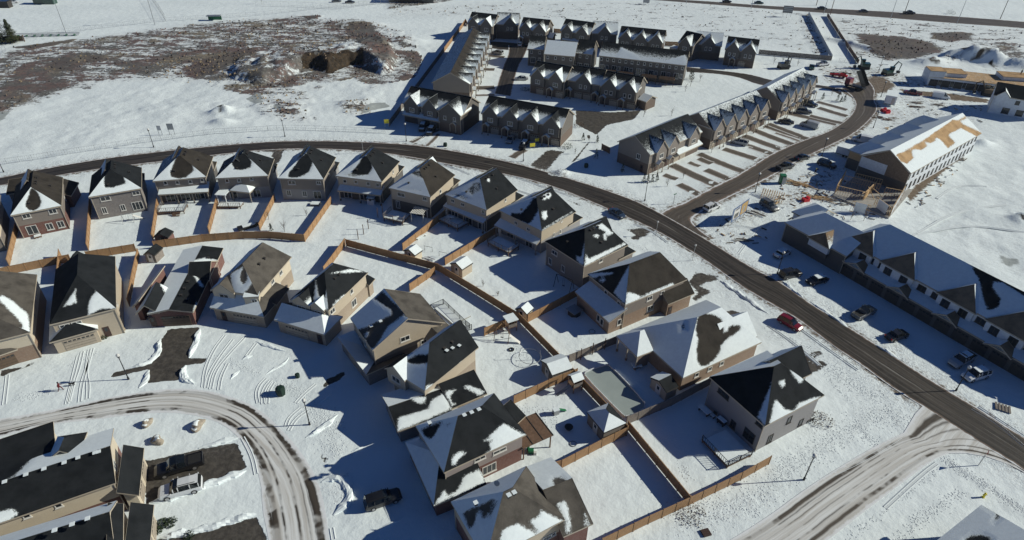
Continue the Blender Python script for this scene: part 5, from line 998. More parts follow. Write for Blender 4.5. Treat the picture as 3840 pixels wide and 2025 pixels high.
# ------------------------------------------------------------------ houses under construction
mat('osb_shaded_wall', (.20, .145, .10), .9, noise=.25, scale=3)  # wall copy of the shade-darkened OSB tone
S('31')
h = House('unfinished_townhouses', 'unfinished townhouse block with sheathed gables and wrapped upper walls at the right edge', 'townhouses', roof='shingle_charcoal', low='siding_dark', up='house_wrap', wcol='trim_dark')
b = h.block((740, 1045), (3400, 1552, 'k'), None, ze=5.8, d=12.5, ax='w', e1=(1225, 905), rz=10.0, snow={'N': 1, 'L': 1, 'F': .7}, polys={'N': [([(1750, -30, 'k'), (1930, 30, 'k'), (2300, 180, 'k'), (2700, 420, 'k'), (2700, 520, 'k'), (2250, 240, 'k'), (2100, 230, 'k'), (2100, 330, 'k'), (2230, 480, 'k'), (2200, 600, 'k'), (2030, 680, 'k'), (1950, 450, 'k'), (1900, 200, 'k')], 0)]})
a, u, v, w_ = b['a'], b['u'], b['v'], b['w']
def along(p, z=5.8): return (g(p, z) - a).dot(u)
for (p0, p1) in (((742, 1045), (1075, 1225)), ((1135, 1262), (1500, 1455)), ((1262, 382, 'k'), (1850, 720, 'k')), ((2000, 780, 'k'), (2650, 1140, 'k')), ((2750, 1200, 'k'), (3300, 1500, 'k'))):
    x0, x1 = along(p0), along(p1); wg = x1 - x0
    h.blockL(a + u * x0 - v * .5, u, v, wg, 7.6, 5.85, 'd', 3.8, None, 5.85 + wg * .38, snow={'L': 1, 'N': 0, 'R': (.95, .55)}, roof='osb_shaded', z0=3.2, low=None, up='house_wrap', rname='gable_roof', wname='gable_wall', walls='NLR'); h.winu('N', [.28, .72], 4.5, 1.5, 1.5, b=len(h.b) - 1)
h.winu('N', [(i + .5) / 16 for i in range(16)], 4.6, 1.6, 1.2, b=0)
bl = h.block((600, 1180), (3400, 1942, 'k'), None, ze=3.1, d=3.8, ax='sN', rz=4.0, snow={'N': 1}, rname='lower_roof', wname='lower_front', walls='NLR', low='siding_dark', up='siding_dark')
h.winu('N', [(i + .5) / 14 for i in range(14)], 1.2, 2.6, 2.2, b=len(h.b) - 1, kind='garage_door', col='trim_dark')  # dark panels paint the shade inside open garage bays
for i in range(5): h.blockL(bl['a'] + u * (bl['w'] * (i + .45) / 5) - v * .25, u, v, 4.6, 2.5, 3.1, 'd', None, None, 4.3, ov=.1, snow={'L': 1}, rname='porch_roof', roof='osb_shaded', walls='')
h.block((165, 882), (790, 1225), None, ze=4.6, d=11.5, ax='w', e1=(610, 775), rz=7.8, snow={'N': 1, 'L': 1, 'F': 1}, rname='end_roof', wname='end_wall', low='siding_dark', up='siding_dark')
h.blockL(h.b[-1]['a'] + u * 6.3 - v * .4, u, v, 5.5, 5.0, 4.65, 'd', 1.5, None, 6.6, snow={'L': 1, 'R': (.7, .2), 'N': 0}, roof='osb_shaded', rname='gable_roof', walls='NLR', z0=2, low=None)
h.block((236, 772), (460, 890), None, ze=4.4, d=8, ax='w', e1=3.2, rz=6.6, snow={'N': 1, 'L': 1, 'F': 1}, rname='end_roof', wname='end_wall')
h = House('unfinished_townhouses', 'half roofed timber frame row with open stud walls and golden sheathing', 'townhouses', roof='osb_sheathing', low='house_wrap', up='house_wrap', wcol='trim_dark')
b = h.block(None, (1440, 390), (2150, -15), ze=5.8, w=13, ax='d', rz=9.6, snow={'R': .95, 'L': 1}, polys={'R': [([(1290, 205), (1990, -200), (2010, -170), (1330, 240)], 0.3), ([(1300, 200), (1440, 178), (1465, 230), (1395, 292), (1335, 265)], 0), ([(1470, 130), (1560, 88), (1605, 112), (1540, 155)], 0), ([(1590, 50), (1660, 15), (1685, 60), (1630, 85)], 0), ([(1680, -20), (1770, -30), (1885, 80), (1810, 135)], 0), ([(1640, 1370, '30'), (1860, 1205, '30'), (2240, 1380, '30'), (2150, 1400, '30'), (1940, 1290, '30'), (1800, 1360, '30'), (1770, 1400, '30')], 0)]})
a, u, v, w_, d_ = b['a'], b['u'], b['v'], b['w'], b['d']
Q = lambda x, z: h.inv @ (a + u * x + v * .33 + Vector((0, 0, z)))
m1 = MB(); m1.face([Q(.5, 5.6), Q(w_ - .5, 5.6), Q(w_ / 2, 9.35)], 'osb_shaded_wall'); m1.face([Q(w_ * .55, 2.9), Q(w_ - .45, 2.9), Q(w_ - .45, 5.6), Q(w_ * .55, 5.6)], 'osb_shaded_wall'); m1.obj('gable_sheathing', h.root)
m1 = MB(); m1.face([Q(.45, 0.1), Q(w_ - .45, 0.1), Q(w_ - .45, 2.9), Q(.45, 2.9)], 'siding_dark'); m1.obj('open_floor_shade', h.root)  # dark sheet painted in for the shade inside the open floor
h.winu('R', [(i + .5) / 17 for i in range(17)], 1.6, .95, 1.7); h.winu('R', [(i + .35) / 17 for i in range(17)], 4.5, .9, 1.3)
a, u, v, w_, d_ = b['a'], b['u'], b['v'], b['w'], b['d']
for t, ww in ((.06, 7), (.3, 8), (.55, 8), (.8, 7)): h.blockL(a - u * 4.2 + v * (d_ * t), u, v, 9, ww, 5.0, 'w', 3.0, None, 7.6, snow={'N': 1, 'L': 1, 'F': 1}, rname='front_wing_roof', wname='front_wing_wall', up='osb', low='siding_dark')
def studwall(h, p, q, hh=2.6, sheath=None, z=0.0, name='stud_wall'):
    p, q = g(p, z), g(q, z); L_ = (q - p).length; d = (q - p).normalized(); m1 = MB(); n = max(2, int(L_ / .55)); rot = math.atan2(d.y, d.x)
    for i in range(n + 1): c = L_ * i / n; m1.box((c - L_ / 2, 0, hh / 2), (.07, .13, hh - .2), 'stud')
    m1.box((0, 0, .05), (L_, .14, .1), 'stud'); m1.box((0, 0, hh - .05), (L_, .15, .1), 'stud'); m1.box((0, 0, hh * .5), (L_, .06, .08), 'stud')
    if sheath:
        for i in range(max(1, int(L_ / 3.2))):
            n2 = max(1, int(L_ / 3.2)); c = L_ * (i + .5) / n2 - L_ / 2; m1.box((c, -.1, hh / 2), (L_ / n2 * .62, .03, hh), sheath)
    mid = (p + q) / 2; link(name, m1.mesh(name), h.root, h.inv @ mid, rot - h.ang)
for p, q, sh in (((665, 605), (945, 672), None), ((1150, 625), (1330, 660), None), ((735, 500), (1100, 590), None), ((1135, 500), (1375, 560), None), ((820, 765), (1000, 808), 'house_wrap'), ((1060, 722), (1205, 832), 'house_wrap'), ((1215, 832), (1345, 612), 'house_wrap'), ((665, 605), (760, 440), None), ((945, 672), (1060, 560), 'osb'), ((860, 480), (1120, 545), None)): studwall(h, p, q, 2.7, sh)
m1 = MB(); pts = [h.inv @ g(p, 0) for p in ((640, 620), (1210, 845), (1450, 560), (880, 420))]; m1.prism([(p.x, p.y) for p in pts], -.05, .35, 'concrete'); m1.obj('foundation_slab', h.root)
m1 = MB()
for p, q in (((1010, 520), (1070, 650)), ((1060, 540), (1150, 620)), ((950, 590), (1060, 520))): m1.tube([h.inv @ g(q, .3), h.inv @ g(p, 3.2)], .08, 'stud', 5)
m1.obj('wall_brace', h.root)
S('30')
h = House('unfinished_townhouses', 'flat topped unfinished block with pale wrapped bays and yellow deck', 'townhouses', roof='osb_sheathing', low='house_wrap', up='house_wrap', wcol='trim_dark')
h.block((1625, 770), (2900, 915), None, ze=3.2, d=11, ax='sN', rz=3.4, ov=.05, snow={'N': .35}); h.winu('N', [(i + .5) / 10 for i in range(10)], 1.25, 2.6, 2.3, kind='garage_door', col='trim_dark', out=.05); h.winu('N', [(i + 1) / 10 for i in range(9)], 1.5, 1.0, 1.8, out=.05)  # the wide dark panels are painted shade of open bays
h.block((1640, 712), (1800, 722), None, ze=5.4, d=5, ax='sN', rz=5.5, ov=.05, snow={'N': 0}, z0=3.2, low=None, rname='upper_deck', wname='upper_wall'); h.block((1800, 735), (2010, 750), None, ze=4.6, d=6, ax='sN', rz=4.7, ov=.05, z0=3.2, low=None, rname='upper_deck', wname='upper_wall'); h.block((2370, 770), (2650, 790), None, ze=4.6, d=6, ax='sN', rz=4.7, ov=.05, z0=3.2, low=None, rname='upper_deck', wname='upper_wall')
h = House('unfinished_house', 'white wrapped house shell with charcoal roof cut by the right edge', 'house', roof='shingle_charcoal', low='house_wrap', up='house_wrap', wcol='trim_dark')
h.block((2270, 955), (2800, 1045), None, ze=5.8, d=9, ax='w', rz=8.8, snow={'N': .1, 'L': 1}); h.winu('N', (.35, .62, .88), 1.5, 2.0, 1.8); h.winu('N', (.2, .5, .8), 4.5, 1.2, 1.2)
b = h.b[0]; h.blockL(b['a'] + b['u'] * 0.6 - b['v'] * .5, b['u'], b['v'], 4, 5, 5.8, 'd', None, None, 7.7, snow={'R': 1}, rname='gable_roof', wname='gable_wall', walls='NLR', z0=3, low=None)
# ------------------------------------------------------------------ fences
_fm = {}
def fmesh(k, mt, h_=1.8):
    key = (k, mt, h_)
    if key not in _fm:
        m1 = MB()
        if k == 'panel':
            nb = 15
            for i in range(nb): m1.box(((i + .5) / nb - .5, 0, h_ / 2 + .04), (1 / nb * .94, .03, h_ - .06 + (.02 if i % 2 else 0)), mt)
            for z in (.35, h_ - .25): m1.box((0, .035, z), (1, .04, .1), mt)
            m1.box((0, 0, h_ + .02), (1.0, .12, .04), mt)
        elif k == 'post': m1.box((0, 0, h_ / 2 + .04), (.13, .13, h_ + .16), mt)
        elif k == 'mesh_panel':
            for z in (.1, .68, h_): m1.tube([(-.5, 0, z), (.5, 0, z)], .022, mt, 4)
            for i in range(1, 6): m1.tube([(-.5 + i / 6, 0, .1), (-.5 + i / 6, 0, h_)], .004, mt, 3)
        elif k == 'mesh_post': m1.tube([(0, 0, 0), (0, 0, h_ + .08)], .04, mt, 6)
        elif k == 'rail_panel':
            m1.box((0, 0, h_), (1, .06, .06), mt); m1.box((0, 0, .15), (1, .05, .05), mt)
            for i in range(14): m1.box(((i + .5) / 14 - .5, 0, h_ / 2), (.012, .025, h_ - .1), mt)
        elif k == 'rail_post': m1.box((0, 0, h_ / 2), (.09, .09, h_ + .05), mt)
        _fm[key] = m1.mesh(k)
    return _fm[key]
FG = 'wooden yard fences'
def fence(label, sheet, pts, mt='fence_wood', h_=1.8, step=2.44, kind='', name='wooden_fence', cat='fence', group=FG, z=0.0, zb=0.0):
    p = G(sheet, pts) if zb == 0 else [g((q[0], q[1], sheet), zb) for q in pts]
    r = thing(name, label, cat, (p[0].x, p[0].y, zb), 0, group); o0 = Vector((p[0].x, p[0].y, 0))
    pk, ok_ = (kind + 'panel' if kind else 'panel'), (kind + 'post' if kind else 'post'); last = None
    for a, b in zip(p[:-1], p[1:]):
        L_ = (b - a).length; n = max(1, round(L_ / step)); d = (b - a) / n; ang = math.atan2(d.y, d.x)
        for i in range(n):
            q = a + d * (i + .5); o = link('fence_panel' if kind != 'rail_' else 'railing', fmesh(pk, mt, h_), r, (q.x - o0.x, q.y - o0.y, 0), ang); o.scale = (d.length * 1.0, 1, 1)
            c = a + d * i; link('post', fmesh(ok_, mt, h_), r, (c.x - o0.x, c.y - o0.y, 0), ang)
    c = p[-1]; link('post', fmesh(ok_, mt, h_), r, (c.x - o0.x, c.y - o0.y, 0), ang); return r
fence('fence left of the red brick house yard at the left edge', '01', [(185, 960), (100, 1322)])
fence('fence between the red brick house yard and the trampoline yard', '01', [(925, 700), (895, 1163)])
fence('long fence behind the two leftmost yards', 'a', [(-60, 440), (870, 250), (1080, 210)])
fence('rear fence behind the trampoline yard, shed at both ends', 'a', [(1330, 168), (2060, 50)])
fence('fence between the trampoline yard and the railed deck yard', '01', [(1600, 700), (1545, 1065)])
fence('fence between the railed deck yard and the white pergola yard', '01', [(2195, 690), (2110, 997)])
fence('long bent fence behind the railed deck, pergola and sapling yards', '01', [(1560, 1145), (2050, 1075), (2450, 1045), (2720, 1045), (3070, 1075)])
fence('fence between the pergola yard and the sapling yard', '11', [(195, 660), (42, 962)])
fence('sunlit fence on the right of the sapling yard', '11', [(760, 690), (497, 1072)])
fence('short fence stub beside the leftmost front row house', 'a', [(930, 130), (900, 540)])
fence('fence stub between the tan garage house and red bungalow', 'a', [(2110, 120), (2040, 440), (1960, 880)])
fence('fence between the curved pergola yard and the cream shed yard', '11', [(1900, 830), (1480, 1165)])
fence('fence between the cream shed yard and the tan shed yard', '11', [(2430, 990), (1905, 1312)])
fence('long diagonal spine fence dividing the middle yards', 'o', [(872, 620), (1102, 682), (1200, 742), (1305, 808), (1400, 905), (1490, 1000), (1577, 1092)])
fence('fence spur dropping behind the snow spike house', '11', [(900, 1115), (780, 1280), (690, 1400)])
fence('fence spur above the iron railed patio', '12', [(1800, 45), (1550, 218)])
fence('fence spur right of the iron railed patio', '12', [(2580, 545), (2300, 665)])
fence('fence beneath the black roofed house with one sunlit stretch', '22', [(1, 560), (640, 258)][:0] or [(160, 530), (400, 405), (650, 270)])
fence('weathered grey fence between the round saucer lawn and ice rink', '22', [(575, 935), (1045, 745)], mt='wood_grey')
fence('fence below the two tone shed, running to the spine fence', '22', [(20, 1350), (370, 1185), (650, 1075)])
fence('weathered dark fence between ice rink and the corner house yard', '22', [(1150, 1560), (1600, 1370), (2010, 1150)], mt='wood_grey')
fence('fence from the pergola patio to the blue hip roofed shed', '23', [(220, 720), (500, 640), (900, 430), (1150, 310)])
fence('spine fence end between the empty yard and the corner house yard', '23', [(1160, 250), (1775, 1005)])
fence('long sunlit fence along the wide corner verge, bottom middle', '23', [(900, 1430), (1370, 1200), (1775, 1015), (2300, 760), (2580, 600)])
fence('tan fence round the far left corner of the terraces', '10', [(2125, 265), (2110, 232), (2040, 330), (1895, 525)])
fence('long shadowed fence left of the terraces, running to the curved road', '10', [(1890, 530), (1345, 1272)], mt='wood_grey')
fence('short fence joining the two left far terraces', 'h', [(1515, 375), (1620, 385)]); fence('short fence between the far terraces, white shed in front', 'i', [(935, 290), (1135, 300)])
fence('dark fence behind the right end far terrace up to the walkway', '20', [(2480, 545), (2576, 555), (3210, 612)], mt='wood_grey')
fence('low rear fence of the brown terrace end wall', '21', [(900, 150), (980, 190)], mt='wood_dark')
fence('pale fence on the left side of the snowy walkway', '30', [(402, 155), (520, 380), (636, 598)], mt='window_white', kind='')
fence('dark fence on the right side of the snowy walkway', '30', [(592, 165), (740, 400), (905, 645)], mt='wood_dark', h_=1.6)
CLG = 'chain link fences'
fence('chain link fence along the curved road, left half', '01', [(-60, 310), (330, 255), (660, 200), (960, 155), (1400, 87), (1740, 42), (2160, -10), (2700, -40)], mt='galvanised', h_=1.5, step=3.0, kind='mesh_', name='chain_link_fence', group=CLG)
fence('chain link fence along the curved road, ending at the yellow sign', '10', [(120, 1312), (400, 1308), (900, 1325), (1300, 1342)], mt='galvanised', h_=1.5, step=3.0, kind='mesh_', name='chain_link_fence', group=CLG)
fence('chain link fence along the front of the far sports field', '00', [(270, 390), (700, 325), (1560, 222), (2576, 160), (3400, 70), (4000, 30)], mt='galvanised', h_=1.6, step=4.0, kind='mesh_', name='chain_link_fence', group=CLG)
fence('backstop fence leaning across the far sports field', '00', [(1670, 212), (1600, 100), (1530, 0)], mt='galvanised', h_=3.2, step=4.0, kind='mesh_', name='chain_link_fence', group=CLG)
fence('short chain link fence at the far left edge', '00', [(-40, 640), (60, 510)], mt='galvanised', h_=2.4, step=4.0, kind='mesh_', name='chain_link_fence', group=CLG)
fence('chain link fence round the far right sports field corner', '10', [(0, 60), (500, 75), (810, 95), (1400, 20)], mt='galvanised', h_=2.4, step=4.0, kind='mesh_', name='chain_link_fence', group=CLG)
fence('metal barrier across the near end of the walkway', '30', [(712, 620), (820, 635)], mt='galvanised', h_=1.3, step=2.0, kind='mesh_', name='chain_link_fence', group=CLG)
fence('black iron railing round the small snowy patio', '12', [(1760, 400), (1885, 345), (2110, 560), (2150, 590)], mt='black_metal', h_=1.2, step=2.0, kind='rail_', name='iron_railing', group=None)
fence('black iron railing on the retaining edge below the patio', '12', [(1945, 690), (2170, 600)], mt='black_metal', h_=1.2, step=1.8, kind='rail_', name='iron_railing', group=None)
# ------------------------------------------------------------------ street lamps
def make_lamp():
    r = thing('street_lamp', 'x', 'street lamp', (0, 0, 0), 0)
    m1 = MB(); m1.tube([(0, 0, 0), (0, 0, .5), (0, 0, .55), (0, 0, 4.7)], [.16, .15, .09, .06], 'black_metal', 10); m1.obj('pole', r)
    m2 = MB(); m2.tube([(0, 0, 4.65), (0, 0, 4.8), (0, 0, 5.0), (0, 0, 5.3)], [.06, .17, .22, .26], 'black_metal', 12)
    hd = m2.obj('lamp_head', r); m3 = MB(); m3.tube([(0, 0, 5.0), (0, 0, 5.12), (0, 0, 5.35), (0, 0, 5.46), (0, 0, 5.52)], [.2, .27, .28, .16, .03], 'lamp_glass', 12); m3.obj('globe', hd); return r
proto = make_lamp(); first = [True]
LG = 'post top street lamps'
def lamp(label, p, s_=1.0):
    q = g(p)
    if first[0]: first[0] = False; proto.location = q; tag(proto, label, None, LG); return
    dup(proto, q, 0, label, LG)
for lb, p in (('black street lamp beside the person walking a dog', (1295, 1102, '02')), ('black street lamp inside the bend of the crescent street', (540, 200, '13')), ('black street lamp on the wide verge by the corner street', (360, 755, '33')), ('black street lamp next to the white SUV in the shaded lot', (1890, 1215, '32')),
              ('black street lamp on the corner beside the small evergreens', (1335, 665, '21')), ('black street lamp on the right side of the side road near the junction', (2445, 580, '21')), ('black street lamp beside the dark parked truck on the side road', (540, 215, '31')), ('black street lamp at the mud bend left of the red tarps', (1058, 1288, '30')),
              ('black street lamp by the chain link fence, second from the left', (1548, 125, '01')), ('black street lamp at the far left edge of the curved road', (38, 375, '01')), ('black street lamp between the snowfield and the ice puddles', (292, 18, '11')), ('black street lamp in front of the left near terrace', (1513, 65, '11')),
              ('black street lamp in front of the terrace with the yellow sign', (113, 265, '21')), ('black street lamp beside the snow covered car', (92, 40, '32')), ('black street lamp behind the site office cabin', (1135, 975, '30')), ('black street lamp by the roundabout dirt pile', (1115, 710, '30'))): lamp(lb, p)
def pole(name, label, cat, p, h_, r_=.14, arm=None, mt='galvanised', group=None):
    t = thing(name, label, cat, g(p), 0, group); m1 = MB(); m1.tube([(0, 0, 0), (0, 0, h_)], [r_, r_ * .55], mt, 7); m1.obj('pole', t)
    m2 = MB()
    if arm: m2.tube([(0, 0, h_ - .1), (arm[0] * .5, arm[1] * .5, h_ + .9), (arm[0], arm[1], h_ + 1.2)], [.08, .07, .06], mt, 6); m2.box((arm[0], arm[1], h_ + 1.2), (.9, .35, .15), mt); m2.obj('lamp_arm', t)
    else:
        m2.box((0, 0, h_ - .4), (2.6, .1, .12), mt)
        for q in (-1, -.33, .33, 1): m2.box((q, -.2, h_ - .3), (.4, .3, .45), mt)
        m2.obj('floodlight_bar', t)
    return t
pole('floodlight_pole', 'tall floodlight pole by the long bleacher, left', 'light pole', (672, 350, '00'), 15); pole('floodlight_pole', 'tall floodlight pole beside the leaning backstop fence', 'light pole', (1560, 250, '00'), 15)
for lb, p, m_ in (('tall grey light pole where the walkway meets the highway', (560, 138, '30'), (-1.5, .4)), ('tall grey light pole in the middle of the highway verge', (1232, 188, '30'), (-1.5, 1.5)), ('tall grey light pole furthest right on the highway verge', (1900, 240, '30'), (-1.6, 1.5)), ('tall grey light pole left of the green car on the highway', (2405, 88, '20'), (-1.5, 1.5)), ('tall grey light pole nearest the small highway sign', (1752, 38, '20'), (-1.5, 1.5))):
    pole('highway_light', lb, 'light pole', p, 10.5, arm=m_, group='highway lights')
for lb, p in (('dark utility pole over the far highway shoulder, above the dark car', (485, 55, '30')), ('dark utility pole behind the highway pickup truck', (1380, 112, '30')), ('dark utility pole near the right edge beyond the highway', (2335, 192, '30')), ('slim dark utility pole right of the walkway top', (625, 148, '30'))):
    t = thing('utility_pole', lb, 'utility pole', g(p), 0, 'wooden utility poles'); m1 = MB(); m1.tube([(0, 0, 0), (0, 0, 11)], [.17, .11], 'wood_dark', 7); m1.obj('pole', t); m1 = MB(); m1.box((0, 0, 10.2), (2.4, .12, .14), 'wood_dark'); m1.obj('crossarm', t)
for i, (lb, p) in enumerate((('small park lamp on the left edge of the walkway, top', (600, 272, '30')), ('small park lamp midway down the walkway', (682, 402, '30')), ('small park lamp near the walkway barrier', (790, 556, '30')))):
    t = thing('walkway_lamp', lb, 'lamp', g(p), 0, 'walkway lamps'); m1 = MB(); m1.tube([(0, 0, 0), (0, 0, 4.2)], .07, 'galvanised', 6); m1.obj('pole', t); m1 = MB(); m1.box((0, 0, 4.25), (.5, .5, .2), 'galvanised'); m1.obj('lamp_head', t)
for lb, p, hh in (('slim white lamp standard beside the road, right of the curly snow roof', (1445, 1015, '21'), 3.4), ('slim grey pole by the road above the broad brick house', (1815, 1265, '21'), 3.6), ('slim white lamp standard behind the shaded lean-to house', (1080, 185, '11'), 3.6)):
    t = thing('slim_lamp', lb, 'lamp', g(p), 0); m1 = MB(); m1.tube([(0, 0, 0), (0, 0, hh)], .05, 'galvanised', 6); m1.obj('pole', t); m1 = MB(); m1.tube([(0, 0, hh), (0, 0, hh + .12), (0, 0, hh + .35), (0, 0, hh + .42)], [.05, .2, .2, .04], 'lamp_glass', 10); m1.obj('lamp_head', t)
# ------------------------------------------------------------------ signs
def signboard(name, label, p, w_, h_, z, ang, mt, legs=1, parts=None):
    t = thing(name, label, 'sign', g(p), ang); m1 = MB()
    for i in range(legs): x = 0 if legs == 1 else -w_ * .4 + w_ * .8 * i / (legs - 1); m1.box((x, .06, (z + h_) / 2), (.09, .09, z + h_), 'galvanised'); 
    m1.obj('sign_post', t); m2 = MB(); m2.box((0, 0, z + h_ / 2), (w_, .06, h_), mt); bd = m2.obj('board', t)
    if parts:
        m3 = MB()
        for (x, y, a, b, c) in parts: m3.box((x * w_, -.045, z + y * h_), (a * w_, .02, b * h_), c)
        m3.obj('printed_panel', bd)
    return t
mat('sign_blue', (.10, .16, .30), .4); mat('sign_gold', (.45, .3, .12), .5); mat('sign_green', (.02, .14, .06), .4)
p_, q_ = g((2195, 900, '21')), g((2345, 790, '21')); an = math.atan2(q_.y - p_.y, q_.x - p_.x)
signboard('billboard', 'large tilted site billboard with blue and gold picture on four legs', ((2270), 862, '21'), (q_ - p_).length * 1.05, 3.4, 1.0, an, 'sign_blue', 4, [(-.22, .5, .4, .8, 'window_white'), (.25, .5, .4, .85, 'sign_gold'), (.25, .4, .15, .5, 'house_wrap'), (-.22, .8, .3, .12, 'sign_blue'), (-.22, .35, .28, .3, 'paint_grey'), (-.22, .15, .3, .06, 'sign_gold')])
signboard('street_name_sign', 'street name blades on a post at the corner of the side road', (1625, 695, '21'), .9, .2, 2.6, .6, 'sign_green'); signboard('yield_sign', 'small triangular red and white road sign on a thin leaning post', (2120, 612, '33'), .1, .1, 2.2, 0.9, 'window_white')
t = bpy.data.objects['yield_sign']; m1 = MB()
m1.prism([(-.42, 2.75 * 0), (.42, 0), (0, .01)], 0, .01, 'tarp_red') if False else None
for s0, mt_, y in ((.42, 'tarp_red', -.05), (.27, 'window_white', -.08)): m1.face([(0, y, 2.95 - s0 * 1.2), (s0, y, 2.95 + s0 * .5), (-s0, y, 2.95 + s0 * .5)], mt_); m1.face([(0, y + .02, 2.95 - s0 * 1.2), (-s0, y + .02, 2.95 + s0 * .5), (s0, y + .02, 2.95 + s0 * .5)], mt_)
m1.obj('triangle_plate', t)
signboard('notice_sign', 'pair framed notice sign behind the chain link fence, left one', (1618, 1358, '00'), 1.1, 1.4, 1.4, .1, 'window_white', 2); signboard('notice_sign', 'wide pale notice sign behind the chain link fence, right one', (1735, 1358, '00'), 1.7, 1.8, 1.6, .1, 'galvanised', 2)
signboard('yellow_sign', 'yellow hazard board at the end of the chain link fence', (1320, 1290, '10'), 1.4, 1.2, 1.5, .2, 'sign_yellow', 2); signboard('yellow_sign', 'bright yellow lawn sign beside the black SUV', (205, 140, '21'), 1.5, 1.0, .7, .3, 'sign_yellow', 2); signboard('yellow_sign', 'small yellow lawn sign against the shaded terrace front', (250, 95, '21'), 1.2, .9, .9, .3, 'sign_yellow', 2)
signboard('grey_sign', 'tall grey multi panel sign by the highway, left of the walkway', (185, 170, '30'), 4.4, 3.2, 1.8, -.25, 'paint_grey', 3, [(0, .8, .9, .12, 'galvanised'), (0, .55, .9, .12, 'galvanised'), (0, .3, .9, .12, 'galvanised')]); signboard('grey_sign', 'pale sign alone in the open field below the highway', (1348, 45, '20'), 3.2, 2.6, .8, -.15, 'galvanised', 2)
# ------------------------------------------------------------------ vehicles
CARS = {  # stations: x, half width, sill z, belt z, roof z, roof half width
 'sedan': dict(L=4.7, st=[(-2.35, .72, .45, .62, .62, .7), (-2.2, .85, .3, .82, .84, .8), (-1.5, .89, .25, .90, .95, .80), (-.95, .9, .22, .92, 1.38, .60), (.1, .9, .22, .90, 1.43, .60), (.75, .9, .22, .88, 1.30, .62), (1.25, .89, .24, .86, .92, .78), (2.0, .86, .28, .74, .78, .76), (2.33, .72, .42, .6, .6, .7)], cab=(2, 6)),
 'suv': dict(L=4.9, st=[(-2.45, .76, .5, .8, .85, .74), (-2.38, .90, .35, 1.0, 1.05, .84), (-2.15, .93, .3, 1.05, 1.66, .70), (-1.2, .94, .3, 1.05, 1.74, .70), (.1, .94, .3, 1.04, 1.72, .70), (.65, .94, .3, 1.02, 1.58, .70), (1.15, .93, .3, 1.0, 1.06, .82), (2.15, .9, .34, .92, .96, .80), (2.45, .76, .5, .7, .72, .72)], cab=(1, 6)),
 'pickup': dict(L=5.6, st=[(-2.8, .9, .55, .95, .95, .9), (-2.75, .94, .4, 1.05, 1.05, .88), (-.95, .95, .38, 1.06, 1.06, .9), (-.85, .95, .38, 1.08, 1.66, .68), (.1, .95, .38, 1.08, 1.82, .68), (.85, .95, .38, 1.08, 1.70, .68), (1.35, .95, .38, 1.06, 1.12, .84), (2.4, .93, .42, 1.0, 1.03, .82), (2.8, .8, .5, .75, .78, .74)], cab=(3, 6), bed=True),
 'van': dict(L=5.4, st=[(-2.7, .95, .45, 1.1, 1.15, .9), (-2.66, .97, .35, 1.2, 2.05, .85), (-1.0, .98, .32, 1.2, 2.15, .85), (.6, .98, .32, 1.2, 2.1, .84), (1.1, .97, .32, 1.18, 1.95, .82), (1.85, .95, .32, 1.1, 1.2, .84), (2.5, .9, .38, .95, .98, .80), (2.7, .76, .5, .75, .78, .72)], cab=(3, 5), win=(3, 4)),
}
_car = {}
